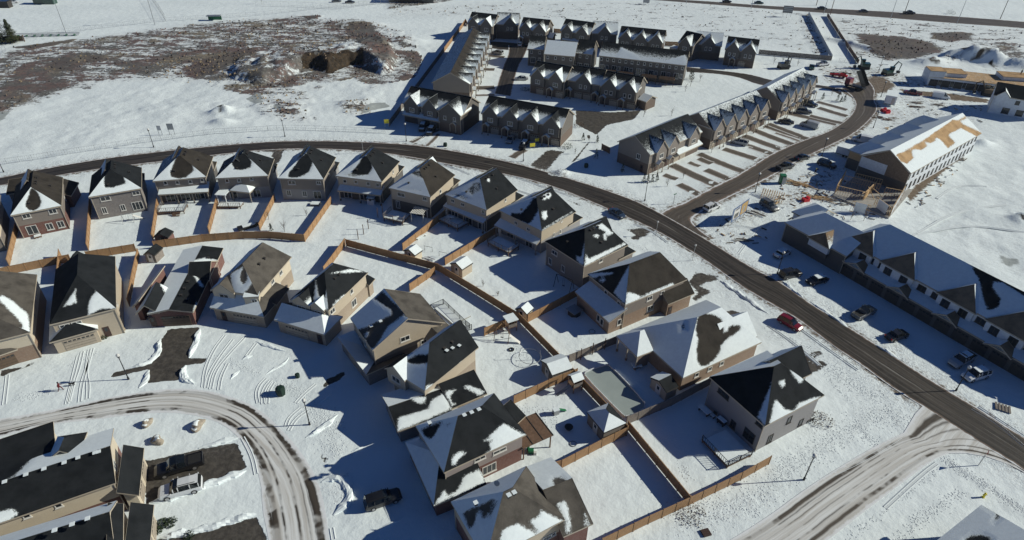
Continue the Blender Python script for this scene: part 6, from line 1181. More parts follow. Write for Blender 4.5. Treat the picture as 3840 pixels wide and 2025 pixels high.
def car_mesh(kind, paint):
    key = (kind, paint)
    if key in _car: return _car[key]
    D = CARS[kind]; st = D['st']; c0, c1 = D['cab']; body = MB(); gl = MB()
    def ring(s): x, w_, z0, zb, zt, wt = s; return [(x, -w_ * .96, z0), (x, -w_, (z0 + zb) / 2), (x, -w_ * .97, zb), (x, -wt, zt), (x, -wt * .5, zt + .03), (x, wt * .5, zt + .03), (x, wt, zt), (x, w_ * .97, zb), (x, w_, (z0 + zb) / 2), (x, w_ * .96, z0)]
    R = [ring(s) for s in st]; n = 10
    for i in range(len(st) - 1):
        for k in range(n - 1):
            q = [R[i][k], R[i][k + 1], R[i + 1][k + 1], R[i + 1][k]]
            cab = c0 <= i < c1; dz = abs(st[i][4] - st[i + 1][4])
            side = k in (2, 6); top = k in (3, 4, 5)
            glass = (cab and side and (D.get('win') is None or i >= D['win'][0])) or (cab and top and dz > .12)
            (gl if glass else body).face(q[::-1], 'car_glass' if glass else paint)
        body.face([R[i][0], R[i + 1][0], R[i + 1][9], R[i][9]][::-1], 'rubber')
    body.face(R[0], paint); body.face(R[-1][::-1], paint)
    for i in range(c0 + 1, c1):
        x = st[i][0]
        for sg in (-1, 1): body.box((x, sg * (st[i][5] + st[i][1]) / 2 * 1.0, (st[i][3] + st[i][4]) / 2), (.07, .05 + abs(st[i][1] - st[i][5]) * .6, (st[i][4] - st[i][3]) * .9), paint)
    if D.get('bed'):
        body.box((-1.87, 0, 1.09), (1.55, 1.45, .05), 'rubber'); 
        for sg in (-1, 1): body.box((-1.87, sg * .84, 1.12), (1.8, .1, .1), paint)
        body.box((-2.74, 0, 1.12), (.08, 1.7, .1), paint)
    if kind == 'suv':
        for sg in (-1, 1): body.box((-.7, sg * .6, 1.79), (2.3, .05, .05), 'black_metal')
    for sg in (-1, 1): body.box((.95 if kind != 'van' else 1.5, sg * (st[4][1] + .1), st[4][3] + .05), (.12, .2, .14), paint)
    body.box((st[-1][0] + .01, 0, .42), (.08, 1.4, .16), 'black_metal'); body.box((st[0][0] - .01, 0, .45), (.08, 1.4, .16), 'black_metal')
    wh = MB(); r_ = .36 if kind in ('suv', 'pickup', 'van') else .32
    wh.tube([(0, -.11, 0), (0, .11, 0)], r_, 'rubber', 16); hub = MB(); hub.tube([(0, -.12, 0), (0, .12, 0)], r_ * .6, 'hub', 12)
    hl = MB(); hl.box((0, 0, 0), (.1, .32, .16), 'head_lamp'); tl = MB(); tl.box((0, 0, 0), (.08, .22, .24), 'tail_lamp')
    me_b = body.mesh('body'); bm = bmesh.new(); bm.from_mesh(me_b); bmesh.ops.remove_doubles(bm, verts=bm.verts, dist=.0005); bm.to_mesh(me_b); bm.free()
    for p in me_b.polygons: p.use_smooth = False
    _car[key] = (me_b, gl.mesh('glass'), wh.mesh('tyre'), hub.mesh('rim'), hl.mesh('headlight'), tl.mesh('taillight'), r_); return _car[key]
def car(label, kind, paint, p, q, snowed=False, group='vehicles', z=0.0, name=None, roof=None, s_=1.0):
    """p = rear end, q = front end on the ground"""
    a, b = g(p, .5), g(q, .5); c = (a + b) / 2; ang = math.atan2(b.y - a.y, b.x - a.x); me = car_mesh(kind, paint); D = CARS[kind]
    nm = name or {'sedan': 'parked_car', 'suv': 'parked_suv', 'pickup': 'pickup_truck', 'van': 'cargo_van'}[kind]
    t = thing(nm, label, {'sedan': 'car', 'suv': 'suv', 'pickup': 'pickup', 'van': 'van'}[kind], (c.x, c.y, z), ang, group); t.scale = (s_, s_, s_)
    link('body', me[0], t); link('windows', me[1], t)
    for x in (-D['L'] * .30, D['L'] * .31):
        for sg in (-1, 1): w_ = link('wheel', me[2], t, (x, sg * .84, me[6])); link('rim', me[3], w_)
    for sg in (-1, 1): link('headlight', me[4], t, (D['L'] / 2 - .14, sg * .6, .66)); link('taillight', me[5], t, (-D['L'] / 2 + .07, sg * .7, .8))
    if snowed or roof:
        m1 = MB(); z1 = D['st'][3][4] + .06; m1.box((-.4, 0, z1 + .04), (1.9, 1.25, .12), 'snow')
        if snowed: m1.box((1.75, 0, D['st'][-2][4] + .06), (1.0, 1.4, .1), 'snow'); m1.box((-D['L'] / 2 + .35, 0, .95), (.6, 1.4, .15), 'snow') if kind == 'sedan' else None
        m1.obj('snow_cap', t)
    return t
VG = 'vehicles parked about the suburb'
for a_ in (('white SUV with sunroof in the cleared driveway, lower left', 'suv', 'paint_white', (2040, 790, '03'), (1600, 905, '03')), ('black pickup truck beside the white sunroof SUV', 'pickup', 'paint_black', (2010, 560, '03'), (1600, 680, '03')),
           ('black SUV alone on the blue shaded front drive', 'suv', 'paint_black', (1110, 1010, '13'), (1440, 900, '13')), ('dark red wagon parked on the verge of the main road', 'suv', 'paint_red', (115, 480, '32'), (330, 600, '32')),
           ('dark blue car on the verge near the street junction', 'sedan', 'paint_blue', (990, 750, '21'), (1125, 830, '21')), ('white wagon at the junction by the billboard', 'suv', 'paint_white', (1950, 755, '21'), (2070, 700, '21')),
           ('black SUV at the head of the shaded construction lot', 'suv', 'paint_black', (120, 70, '32'), (330, 20, '32')), ('black coupe with a white snow square on its roof', 'sedan', 'paint_black', (590, 80, '32'), (395, 130, '32')),
           ('dark grey pickup with a bright windshield glint', 'pickup', 'paint_grey', (850, 490, '32'), (1080, 380, '32')), ('glossy dark hatchback in the middle of the shaded lot', 'sedan', 'paint_black', (1180, 700, '32'), (1415, 620, '32')),
           ('silver pickup in the shade near the white SUV with snow on its roof', 'pickup', 'paint_silver', (2070, 850, '32'), (1830, 970, '32')), ('white SUV with a snowy roof behind the lamp post', 'suv', 'paint_white', (2200, 1030, '32'), (1980, 1090, '32')),
           ('white car buried in snow at the top of the shaded lot', 'sedan', 'paint_white', (70, 1230, '31'), (220, 1150, '31')), ('dark SUV parked beside the billboard under the site rubble', 'suv', 'paint_grey', (2545, 690, '21'), (2630, 740, '21')),
           ('black truck parked by the site lamp post', 'suv', 'paint_black', (500, 270, '31'), (680, 330, '31')), ('dark pickup on the near edge of the side road', 'pickup', 'paint_black', (95, 345, '31'), (250, 300, '31')), ('black car on the side road opposite the cargo van', 'sedan', 'paint_black', (270, 245, '31'), (420, 210, '31')),
           ('white cargo van beside the wrapped frame row', 'van', 'paint_white', (1050, 75, '31'), (840, 35, '31')), ('silver cargo van on the end driveway of the diagonal terrace', 'van', 'paint_silver', (510, 1290, '30'), (320, 1240, '30')), ('black sedan parked left of the silver cargo van', 'sedan', 'paint_black', (280, 1240, '30'), (80, 1210, '30')),
           ('grey SUV third from the far end of the terrace drives', 'suv', 'paint_grey', (290, 1115, '30'), (430, 1130, '30')), ('black SUV nearest the terrace end shrubs', 'suv', 'paint_black', (330, 1030, '30'), (510, 1070, '30')), ('silver SUV on the driveway of the diagonal terrace centre', 'suv', 'paint_silver', (2360, 90, '21'), (2220, 60, '21')),
           ('white pickup by the roundabout beneath the fence', 'pickup', 'paint_white', (500, 655, '30'), (610, 640, '30')), ('dark green car left of the roundabout pickup', 'sedan', 'paint_green', (440, 650, '30'), (440, 705, '30')), ('red crew pickup in front of the unfinished flat block', 'pickup', 'paint_red', (1560, 955, '30'), (1350, 920, '30')),
           ('white cargo van behind the red crew pickup', 'van', 'paint_white', (1650, 965, '30'), (1830, 990, '30')), ('silver SUV in the court facing the terrace column', 'suv', 'paint_silver', (2500, 545, '10'), (2360, 520, '10')), ('silver sedan on the left side of the inner court', 'sedan', 'paint_silver', (150, 790, '20'), (40, 790, '20')),
           ('white snow topped car between the far terraces', 'sedan', 'paint_white', (75, 470, '20'), (82, 425, '20')), ('left snow topped dark SUV before the near left terrace', 'suv', 'paint_black', (1690, 1255, '10'), (1665, 1315, '10')), ('right snow topped dark SUV before the near left terrace', 'suv', 'paint_black', (1785, 1285, '10'), (1735, 1358, '10')),
           ('black SUV with a snowy roof beside the bright yellow sign', 'suv', 'paint_black', (150, 70, '21'), (90, 145, '21')), ('silver car half hidden before the right near terrace', 'sedan', 'paint_silver', (2576, 20, '11'), (2540, 75, '11'))):
    t = car(*a_, group=VG, s_=(.92 if 'red wagon' in a_[0] else 1.0), roof=('snow' in a_[0]), snowed=('buried' in a_[0] or 'topped' in a_[0])) if 'sunroof' not in a_[0] else car(*a_, group=VG, s_=1.12)
for a_ in (('dark car driving on the highway above the walkway', 'sedan', 'paint_black', (500, 82, '30'), (590, 84, '30')), ('grey car driving on the highway between the light poles', 'sedan', 'paint_grey', (915, 112, '30'), (1010, 112, '30')), ('black pickup driving on the highway below the utility pole', 'pickup', 'paint_black', (1360, 130, '30'), (1480, 132, '30')), ('black car on the highway far left of the walkway', 'sedan', 'paint_black', (2115, 12, '20'), (2210, 16, '20')), ('green car on the highway at the light pole', 'sedan', 'paint_green', (2440, 26, '20'), (2530, 30, '20'))):
    car(*a_, group='cars on the highway')
for a_ in (('pale car at the far left corner of the sports field', 'sedan', 'paint_white', (60, 25, '00'), (200, 15, '00')), ('grey car parked at the top of the far field', 'sedan', 'paint_grey', (770, 12, '10'), (850, 8, '10')), ('black car at the top of the far field', 'sedan', 'paint_black', (880, 22, '10'), (1010, 20, '10'))):
    car(*a_, group='cars at the far field')
# site trailer, cabin, machines
S('31')
def boxthing(name, label, cat, A, B, d, h_, mt, top='snow', z0=.5, sheet='31', wheels=True, group=None, extra=None):
    a, b = g((*A, sheet)), g((*B, sheet)); u = (b - a).normalized(); v = Vector((-u.y, u.x, 0)); w_ = (b - a).length; c = (a + b) / 2 + v * d / 2
    t = thing(name, label, cat, (c.x, c.y, 0), math.atan2(u.y, u.x), group); m1 = MB(); m1.box((0, 0, z0 + h_ / 2), (w_, d, h_), mt); m1.box((0, 0, z0 + .1), (w_ + .06, d + .06, .15), 'black_metal'); m1.obj('body', t)
    m2 = MB(); m2.box((0, 0, z0 + h_ + .05), (w_ + .12, d + .12, .12), top); m2.obj('roof', t)
    if wheels:
        for sg in (-1, 1):
            for x in (-.4, .4): m3 = MB(); m3.tube([(x, sg * d / 2 - .15 * sg, .33), (x, sg * d / 2 + .02 * sg, .33)], .33, 'rubber', 12); m3.obj('wheel', t)
        m3 = MB(); m3.box((w_ / 2 + .5, 0, z0), (1.1, .1, .1), 'black_metal'); m3.obj('tow_bar', t)
    m4 = MB(); m4.box((w_ * .25, -d / 2 - .03, z0 + h_ * .45), (.9, .05, h_ * .8), 'galvanised'); m4.obj('door', t); return t
boxthing('enclosed_trailer', 'white enclosed cargo trailer parked in the frame row shade', 'trailer', (670, 200), (870, 255), 2.4, 2.1, 'paint_white')
boxthing('site_office', 'pale site office cabin on its own beside the mud bend', 'cabin', (1155, 1060), (1265, 1080), 6, 2.8, 'house_wrap', sheet='30', wheels=False, z0=.6)
boxthing('portable_toilet', 'green portable toilet beside the timber pile', 'toilet', (112, 497), (165, 500), 1.3, 2.3, 'sign_green', sheet='31', wheels=False, z0=.05, top='sign_green')
boxthing('white_shed', 'white sheathed shed between the far terraces', 'shed', (1000, 395), (1100, 420), 3.2, 2.2, 'house_wrap', sheet='i', wheels=False, z0=.05)
def machine(name, label, cat, p, ang, build):
    t = thing(name, label, cat, g(p), ang); build(t); return t
def dumper(t):
    m1 = MB(); m1.box((0, 0, .9), (7, 2.2, .5), 'black_metal'); m1.obj('chassis', t)
    m1 = MB(); m1.box((2.6, 0, 2.0), (1.8, 2.3, 2.0), 'paint_red'); m1.box((3.4, 0, 2.4), (.3, 1.9, .8), 'car_glass'); m1.obj('cab', t)
    m1 = MB(); a = rad(52); L_ = 6.0
    for y, tk in ((-1.15, .12), (1.15, .12)): m1.face([(-3 + 0, y, 1.3), (-3 + L_ * math.cos(a), y, 1.3 + L_ * math.sin(a)), (-3 + L_ * math.cos(a) - 1.3, y, 2.1 + L_ * math.sin(a)), (-4.2, y, 2.2)], 'paint_black')
    m1.face([(-3, -1.15, 1.3), (-3 + L_ * math.cos(a), -1.15, 1.3 + L_ * math.sin(a)), (-3 + L_ * math.cos(a), 1.15, 1.3 + L_ * math.sin(a)), (-3, 1.15, 1.3)], 'paint_black')
    m1.face([(-3 + L_ * math.cos(a), -1.15, 1.3 + L_ * math.sin(a)), (-3 + L_ * math.cos(a) - 1.3, -1.15, 2.1 + L_ * math.sin(a)), (-3 + L_ * math.cos(a) - 1.3, 1.15, 2.1 + L_ * math.sin(a)), (-3 + L_ * math.cos(a), 1.15, 1.3 + L_ * math.sin(a))], 'paint_black'); m1.obj('tipper_body', t)
    for x in (-2.6, -1.3, 2.6):
        for y in (-1.1, 1.1): m1 = MB(); m1.tube([(x, y - .15, .5), (x, y + .15, .5)], .5, 'rubber', 14); m1.obj('wheel', t)
machine('dump_truck', 'dump truck with black tipper raised at the muddy bend', 'truck', (870, 890, '30'), 2.2, dumper)
def excav(col, reach=1.0):
    def f(t):
        m1 = MB(); 
        for y in (-1.1, 1.1): m1.box((0, y, .45), (3.6, .6, .9), 'rubber')
        m1.obj('tracks', t); m1 = MB(); m1.box((-.3, 0, 1.6), (3.0, 2.4, 1.2), col); m1.box((.6, -.7, 2.6), (1.4, 1.0, 1.2), 'car_glass'); m1.box((.6, -.7, 3.25), (1.5, 1.1, .1), col); m1.obj('house_body', t)
        m1 = MB(); m1.tube([(1, .3, 1.8), (3.4 * reach, .3, 4.6), (5.4 * reach, .3, 3.6)], [.28, .24, .18], col, 6); m1.tube([(5.4 * reach, .3, 3.6), (5.0 * reach, .3, 1.0)], [.18, .14], col, 6); m1.obj('boom', t)
        m1 = MB(); m1.box((4.9 * reach, .3, .7), (.9, 1.0, .8), 'black_metal'); m1.obj('bucket', t)
    return f
machine('excavator', 'green excavator on the dirt beyond the dump truck', 'excavator', (1200, 755, '30'), .3, excav('paint_green')); machine('excavator', 'low green loader left of the excavator lamp', 'loader', (960, 690, '30'), 3.0, excav('paint_green', .7)); machine('excavator', 'brown digger beside the wrapped house shell', 'excavator', (2200, 960, '30'), 2.6, excav('soil', .8)); machine('tractor_loader', 'small dark loader parked at the left end of the roundabout', 'loader', (150, 690, '30'), .2, excav('paint_black', .5))
def rig(t):
    m1 = MB(); m1.box((0, 0, .8), (6, 1.6, .5), 'tarp_red'); m1.box((1.4, 0, 1.3), (2, 1.4, .6), 'tarp_red'); m1.obj('frame', t); m1 = MB(); m1.tube([(-3, 0, 1.1), (4, 0, 2.0)], .18, 'black_metal', 6); m1.obj('boom', t)
    for x in (-1.8, 1.8):
        for y in (-.8, .8): m1 = MB(); m1.tube([(x, y - .12, .4), (x, y + .12, .4)], .4, 'rubber', 12); m1.obj('wheel', t)
machine('boom_trailer', 'red towed boom rig lying in the roundabout', 'trailer', (705, 775, '30'), -.5, rig)
# ------------------------------------------------------------------ yard things
def shed(label, sheet, A, B, d, hw, roof_snow, wall, roof='shingle_charcoal', hip=False, ax='d', name='garden_shed', rise=.9, door=True):
    h = House(name, label, 'shed', roof=roof, low=None, up=wall, trim='trim_dark', group=None)
    S(sheet); h.block(A, B, None, ze=hw, d=d, ax=ax, rz=hw + rise, ov=.15, snow=roof_snow, e1=(d / 2.2 if hip else None), e2=(d / 2.2 if hip else None))
    if door: h.winu('N', [.5], 1.0, 1.1, 1.9, kind='front_door', col='window_white' if wall != 'brick_red' else 'door_dark')
    return h
shed('black roofed red shed in the fence corner of the railed deck yard', '01', (1540, 1030), (1690, 1035), 2.6, 1.9, {}, 'brick_red')
shed('low dark shed against the fence behind the red bungalow', '01', (1440, 1205), (1555, 1215), 3.0, 1.9, {}, 'wood_grey'); shed('dark shed between rear fence and tan garage house', 'a', (1010, 230), (1190, 215), 3.0, 1.9, {}, 'wood_grey')
shed('cream shed with one white roof slope beside the stacked frames', '11', (1480, 1165), (1600, 1215), 2.4, 1.8, {'R': 1, 'L': 1}, 'siding_cream', ax='d'); shed('tan garden shed with a bright snowy roof in the middle yard', '11', (1950, 1295), (2075, 1358), 3.2, 2.1, {'R': 1, 'L': .8}, 'siding_tan')
shed('two slope shed with white and grey snow halves next to the spine fence', '22', (290, 915), (405, 1065), 3.8, 2.2, {'R': 1, 'L': 1}, 'wood_grey'); shed('small shed with blue shaded roof at the back of the low bungalow', '22', (1390, 1085), (1555, 1235), 2.6, 2.1, {'L': 1, 'R': 0}, 'siding_tan')
shed('square shed with pointed hip roof where four fences meet', '23', (752, 75), (925, 285), 4.0, 2.3, {'N': 1, 'R': 1, 'L': 1}, 'siding_taupe', hip=True, ax='w', rise=1.4)
shed('tiny cream shed roof touching the spine fence', '22', (30, 395), (150, 450), 2.2, 1.8, {'L': 1, 'R': 1}, 'siding_cream')
shed('white meter shed under the shaded lean-to', '11', (1105, 640), (1185, 650), 1.2, 1.7, {'N': 1}, 'house_wrap', ax='sN', rise=.2)
shed('white plastic garden cabinet by the dark shed', 'a', (1210, 190), (1320, 190), 1.0, 1.0, {'N': 1}, 'house_wrap', ax='sN', rise=.1, door=False)
def deck(label, sheet, A, B, d, z=.7, rail='galvanised', mt='wood_dark', sides='NLR', name='wooden_deck', top='snow', steps=False):
    a, b = g((*A, sheet)), g((*B, sheet)); u = (b - a).normalized(); v = Vector((-u.y, u.x, 0)); w_ = (b - a).length; c = (a + b) / 2
    t = thing(name, label, 'deck', (c.x, c.y, 0), math.atan2(u.y, u.x)); m1 = MB(); m1.box((0, d / 2, z - .1), (w_, d, .2), mt)
    for x in (-w_ / 2 + .1, 0, w_ / 2 - .1):
        for y in (.1, d - .1): m1.box((x, y, (z - .2) / 2), (.14, .14, z - .2), mt)
    m1.obj('platform', t); m1 = MB(); m1.box((0, d / 2, z + .02), (w_ - .1, d - .1, .06), top); m1.obj('snow_layer', t)
    if rail:
        segs = {'N': ((-w_ / 2, 0), (w_ / 2, 0)), 'L': ((-w_ / 2, 0), (-w_ / 2, d)), 'R': ((w_ / 2, 0), (w_ / 2, d))}
        for k in sides:
            p, q = Vector(segs[k][0]), Vector(segs[k][1]); L_ = (q - p).length; mid = (p + q) / 2; o = link('railing', fmesh('rail_panel', rail, 1.0), t, (mid.x, mid.y, z), math.atan2(q.y - p.y, q.x - p.x)); o.scale = (L_, 1, 1)
            n = max(1, int(L_ / 1.8))
            for i in range(n + 1): c_ = p.lerp(q, i / n); link('post', fmesh('rail_post', rail, 1.05), t, (c_.x, c_.y, z))
    if steps:
        for i in range(3): m1 = MB(); m1.box((w_ * .2, -.3 - .3 * i, z * (1 - (i + 1) / 4) - .05), (1.6, .3, .1), mt); m1.obj('step', t)
    return t
deck('raised deck with steel rails before the lean-to house', '01', (1600, 810), (1860, 795), 3.2, .8, steps=True); deck('brown deck under the white pergola', '01', (2190, 745), (2425, 745), 2.2, .6, rail='wood_dark', sides='N')
deck('raised wooden deck with pale rail beside the curved pergola', '11', (1285, 870), (1480, 915), 3.6, 1.0, rail='wood_grey'); deck('railed deck with snowy table under the dusted fan roof', '11', (1840, 880), (2030, 975), 3.6, .8, rail='wood_grey')
deck('railed deck with pale snow floor under the white oval roof', '11', (2330, 1120), (2540, 1225), 3.4, 1.0, rail='wood_grey'); deck('low snow floored deck with black rails in the corner house yard', '23', (1905, 375), (2160, 645), 4.6, .5, rail='black_metal', sides='NR')
deck('hot tub deck beside the broad brick house', '22', (650, 290), (760, 420), 1.6, .6, rail=None); deck('small grey back steps behind the red brick house', '01', (350, 1050), (425, 1030), 1.2, .4, rail=None)
deck('snow floored stone terrace inside the black iron railing', '12', (1800, 400), (1985, 560), 4.0, .25, rail=None, mt='concrete'); deck('white striped back steps at the sapling house', '11', (545, 720), (635, 722), 1.6, .5, rail=None, mt='wood_grey')
def pergola(label, sheet, A, B, d, hh, mt, n=10, solid=None, name='pergola'):
    a, b = g((*A, sheet)), g((*B, sheet)); u = (b - a).normalized(); v = Vector((-u.y, u.x, 0)); w_ = (b - a).length; c = (a + b) / 2
    t = thing(name, label, 'pergola', (c.x, c.y, 0), math.atan2(u.y, u.x))
    for x in (-w_ / 2 + .15, w_ / 2 - .15):
        for y in (.15, d - .15): m1 = MB(); m1.box((x, y, hh / 2), (.15, .15, hh), mt); m1.obj('post', t)
    for y in (.15, d - .15): m1 = MB(); m1.box((0, y, hh + .08), (w_ + .4, .12, .18), mt); m1.obj('beam', t)
    if solid: m1 = MB(); m1.box((0, d / 2, hh + .24), (w_ + .3, d + .3, .1), solid); m1.obj('cover', t)
    else:
        for i in range(n): m1 = MB(); m1.box((-w_ / 2 + w_ * (i + .5) / n, d / 2, hh + .24), (.1, d + .5, .14), mt); m1.obj('rafter', t)
    return t
pergola('white pergola topped with snow against the back wall', '01', (2195, 700), (2290, 705), 2.6, 2.4, 'house_wrap', solid='snow'); pergola('curved striped pergola of pale slats by the raised deck', '11', (1560, 880), (1690, 900), 2.8, 2.4, 'window_white', n=9)
pergola('brown slatted patio roof at the back of the mauve sided house', '23', (110, 560), (395, 430), 4.6, 2.5, 'wood_dark', solid='wood_dark')
t = bpy.data.objects['pergola.002']
for i in range(4): m1 = MB(); m1.box((-2.6 + 1.7 * i, 2.3, 2.82), (.1, 4.9, .06), 'trim_dark'); m1.obj('rafter', t)
# ice rink with rounded corners
S('22')
rk = [g(p) for p in ((735, 1040), (800, 1010), (940, 965), (980, 965), (1330, 1330), (1340, 1390), (1290, 1440), (1150, 1490), (1110, 1470), (730, 1080))]; rk = smooth(rk + [rk[0]], 1)[:-1]
c_ = sum(rk, Vector((0, 0, 0))) / len(rk); t = thing('ice_rink', 'backyard ice rink with rounded white boards', 'ice rink', (c_.x, c_.y, 0)); m1 = MB(); m1.face([(p.x - c_.x, p.y - c_.y, .09) for p in rk], 'ice'); o = m1.obj('ice_sheet', t)
if o.data.polygons[0].normal.z < 0: o.data.flip_normals()
m1 = MB()
for i in range(len(rk)): p, q = rk[i] - c_, rk[(i + 1) % len(rk)] - c_; m1.box(((p.x + q.x) / 2, (p.y + q.y) / 2, .2), ((q - p).length + .08, .12, .4), 'house_wrap', rot=math.atan2(q.y - p.y, q.x - p.x))
m1.obj('boards', t)
def simple(name, label, cat, p, parts, rz=0, group=None, z=0):
    t = thing(name, label, cat, g(p) + Vector((0, 0, z)), rz, group)
    for nm, f in parts: m1 = MB(); f(m1); m1.obj(nm, t)
    return t
simple('hot_tub', 'grey covered hot tub on the shaded brick house lawn', 'hot tub', (625, 440, '22'), [('tub', lambda m: m.tube([(0, 0, 0), (0, 0, .9)], [1.25, 1.3], 'trim_dark', 8)), ('cover', lambda m: m.box((0, 0, .98), (2.3, 2.3, .14), 'galvanised', rot=.4))], rz=.3)
simple('garden_table', 'snow topped table against the shaded corner house wall', 'table', (1930, 80, '23'), [('table_top', lambda m: m.box((0, 0, .78), (2.0, 1.0, .1), 'snow')), ('leg', lambda m: m.box((-.8, 0, .37), (.1, .7, .74), 'black_metal')), ('leg', lambda m: m.box((.8, 0, .37), (.1, .7, .74), 'black_metal'))], rz=-1.0)
simple('barbecue', 'snow covered barbecue by the corner house wall', 'barbecue', (2100, 195, '23'), [('hood', lambda m: (m.box((0, 0, .75), (1.4, .7, .6), 'black_metal'), m.box((0, 0, 1.1), (1.4, .7, .12), 'snow'))), ('leg', lambda m: m.box((-.5, 0, .22), (.1, .6, .45), 'black_metal')), ('leg', lambda m: m.box((.5, 0, .22), (.1, .6, .45), 'black_metal'))], rz=-1.0)
simple('garden_chair', 'pair end snow cushioned chair beside the wall table', 'chair', (2020, 125, '23'), [('seat', lambda m: m.box((0, 0, .45), (.6, .6, .12), 'snow')), ('backrest', lambda m: m.box((0, .3, .75), (.6, .08, .6), 'black_metal')), ('leg', lambda m: m.box((-.25, 0, .2), (.06, .5, .4), 'black_metal')), ('leg', lambda m: m.box((.25, 0, .2), (.06, .5, .4), 'black_metal'))], rz=-1.0)
def ringf(R, r, z, mt): return lambda m: m.tube([(R * math.cos(a * math.pi / 10), R * math.sin(a * math.pi / 10), z) for a in range(21)], r, mt, 5, cap=False)
simple('trampoline', 'trampoline hoop frame with bent poles on the shed yard snow', 'trampoline', (180, 900, '22'), [('hoop', ringf(1.9, .05, .7, 'galvanised')), ('net_pole', lambda m: m.tube([(-1.8, 0, .7), (-1.7, 0, 2.2), (-1.2, .3, 2.6)], .04, 'galvanised', 5)), ('net_pole', lambda m: m.tube([(1.8, 0, .7), (1.7, 0, 2.2)], .04, 'galvanised', 5))])
simple('round_hoop', 'round snow dusted hoop lying on the brick house lawn', 'hoop', (805, 622, '22'), [('rim', ringf(.55, .07, .06, 'galvanised'))]); simple('tyre_ring', 'dark tyre ring on snow under the swing frame', 'tyre', (2570, 805, '12'), [('tread', ringf(.4, .12, .12, 'rubber'))]); simple('round_hoop', 'pale ring leaning at the fence beneath the hip roofed shed', 'hoop', (615, 395, '23'), [('rim', ringf(.5, .06, .06, 'galvanised'))])
def aframe(mt, w_, hh, slide=True):
    def legs(m):
        for x in (-w_ / 2, w_ / 2):
            for y in (-1, 1): m.tube([(x, y * .9, 0), (x, 0, hh)], .06, mt, 5)
    P_ = [('frame', legs), ('top_beam', lambda m: m.tube([(-w_ / 2, 0, hh), (w_ / 2, 0, hh)], .06, mt, 5)), ('swing', lambda m: (m.tube([(-.3, 0, hh), (-.3, 0, .5)], .02, mt, 4), m.tube([(.1, 0, hh), (.1, 0, .5)], .02, mt, 4), m.box((-.1, 0, .48), (.5, .2, .05), 'rubber')))]
    if slide: P_.append(('slide', lambda m: m.face([(w_ / 2, -.3, 1.4), (w_ / 2 + 2, -.3, .1), (w_ / 2 + 2, .3, .1), (w_ / 2, .3, 1.4)], 'window_white')))
    return P_
simple('swing_set', 'metal swing frame outside the brown brick patio doors', 'swing set', (1300, 870, '01'), aframe('galvanised', 2.2, 2.0), rz=.4); simple('swing_set', 'wooden swing frame with white slide by the spine fence corner', 'swing set', (2480, 700, '12'), aframe('wood_dark', 2.6, 2.2), rz=-.3)
simple('swing_set', 'thin metal swing frame in the black roofed house yard', 'swing set', (520, 180, '22'), aframe('black_metal', 3.6, 2.6, False), rz=-.6)
def tower(m):
    for x in (-.8, .8):
        for y in (-.8, .8): m.box((x, y, 1.3), (.12, .12, 2.6), 'wood_dark')
    m.box((0, 0, 1.2), (1.8, 1.8, .12), 'wood_dark'); m.box((0, -.85, 1.6), (1.7, .05, .6), 'wood_grey'); m.box((.85, 0, 1.6), (.05, 1.7, .6), 'wood_grey')
simple('play_tower', 'wooden play tower with blue shaded canopy by the spine fence', 'play tower', (630, 1195, '22'), [('frame', tower), ('canopy', lambda m: (m.face([(-1, -1, 2.6), (1, -1, 2.6), (1, 0, 3.3), (-1, 0, 3.3)], 'snow'), m.face([(-1, 0, 3.3), (1, 0, 3.3), (1, 1, 2.6), (-1, 1, 2.6)], 'snow'))), ('slide', lambda m: m.face([(-.9, -.3, 1.2), (-3.4, -.3, .1), (-3.4, .3, .1), (-.9, .3, 1.2)], 'galvanised'))], rz=.5)
simple('play_house', 'timber play house with snowy top at the fence end', 'play house', (2560, 600, '12'), [('frame', tower), ('canopy', lambda m: m.box((0, 0, 2.7), (2.1, 2.1, .15), 'snow'))], rz=.5)
for i, (p, lb) in enumerate((((1133, 945, '11'), 'top one of three dark posts in the open yard snow'), ((1085, 1000, '11'), 'middle one of three dark posts in the open yard snow'), ((1030, 1050, '11'), 'bottom one of three dark posts by the spine fence'), ((1228, 832, '11'), 'dark post in the shade near the white meter shed'), ((1275, 785, '11'), 'dark post nearest the raised deck'), ((690, 905, '22'), 'post against the grey fence, left of two'), ((808, 850, '22'), 'post against the grey fence, middle'), ((930, 800, '22'), 'post against the grey fence, right'))):
    simple('wooden_post', lb, 'post', p, [('shaft', lambda m: m.box((0, 0, 1.25 if i < 5 else 1.3), (.13, .13, 2.5 if i < 5 else 2.6), 'wood_dark'))], group='standing yard posts')
def frames(m):
    for x, y in ((-2, 1.2), (1.8, .2)): m.tube([(x - .9, y, 0), (x - .9, y, 1.1), (x + .9, y, 1.1), (x + .9, y, 0)], .045, 'trim_dark', 5)
simple('hockey_frames', 'two thin goal frames in front of the cream shed', 'frames', (1800, 1215, '11'), [('goal_frame', frames)], rz=-.3)
def stack(n, mt, L_, spread):
    def f(m):
        r = random.Random(n)
        for i in range(n): m.box((r.uniform(-spread, spread), r.uniform(-spread * .5, spread * .5), .1 + .08 * (i % 4)), (r.uniform(L_ * .5, L_), .16, .1), mt, rot=r.gauss(0, .25))
    return f
LGp = 'building material piles'
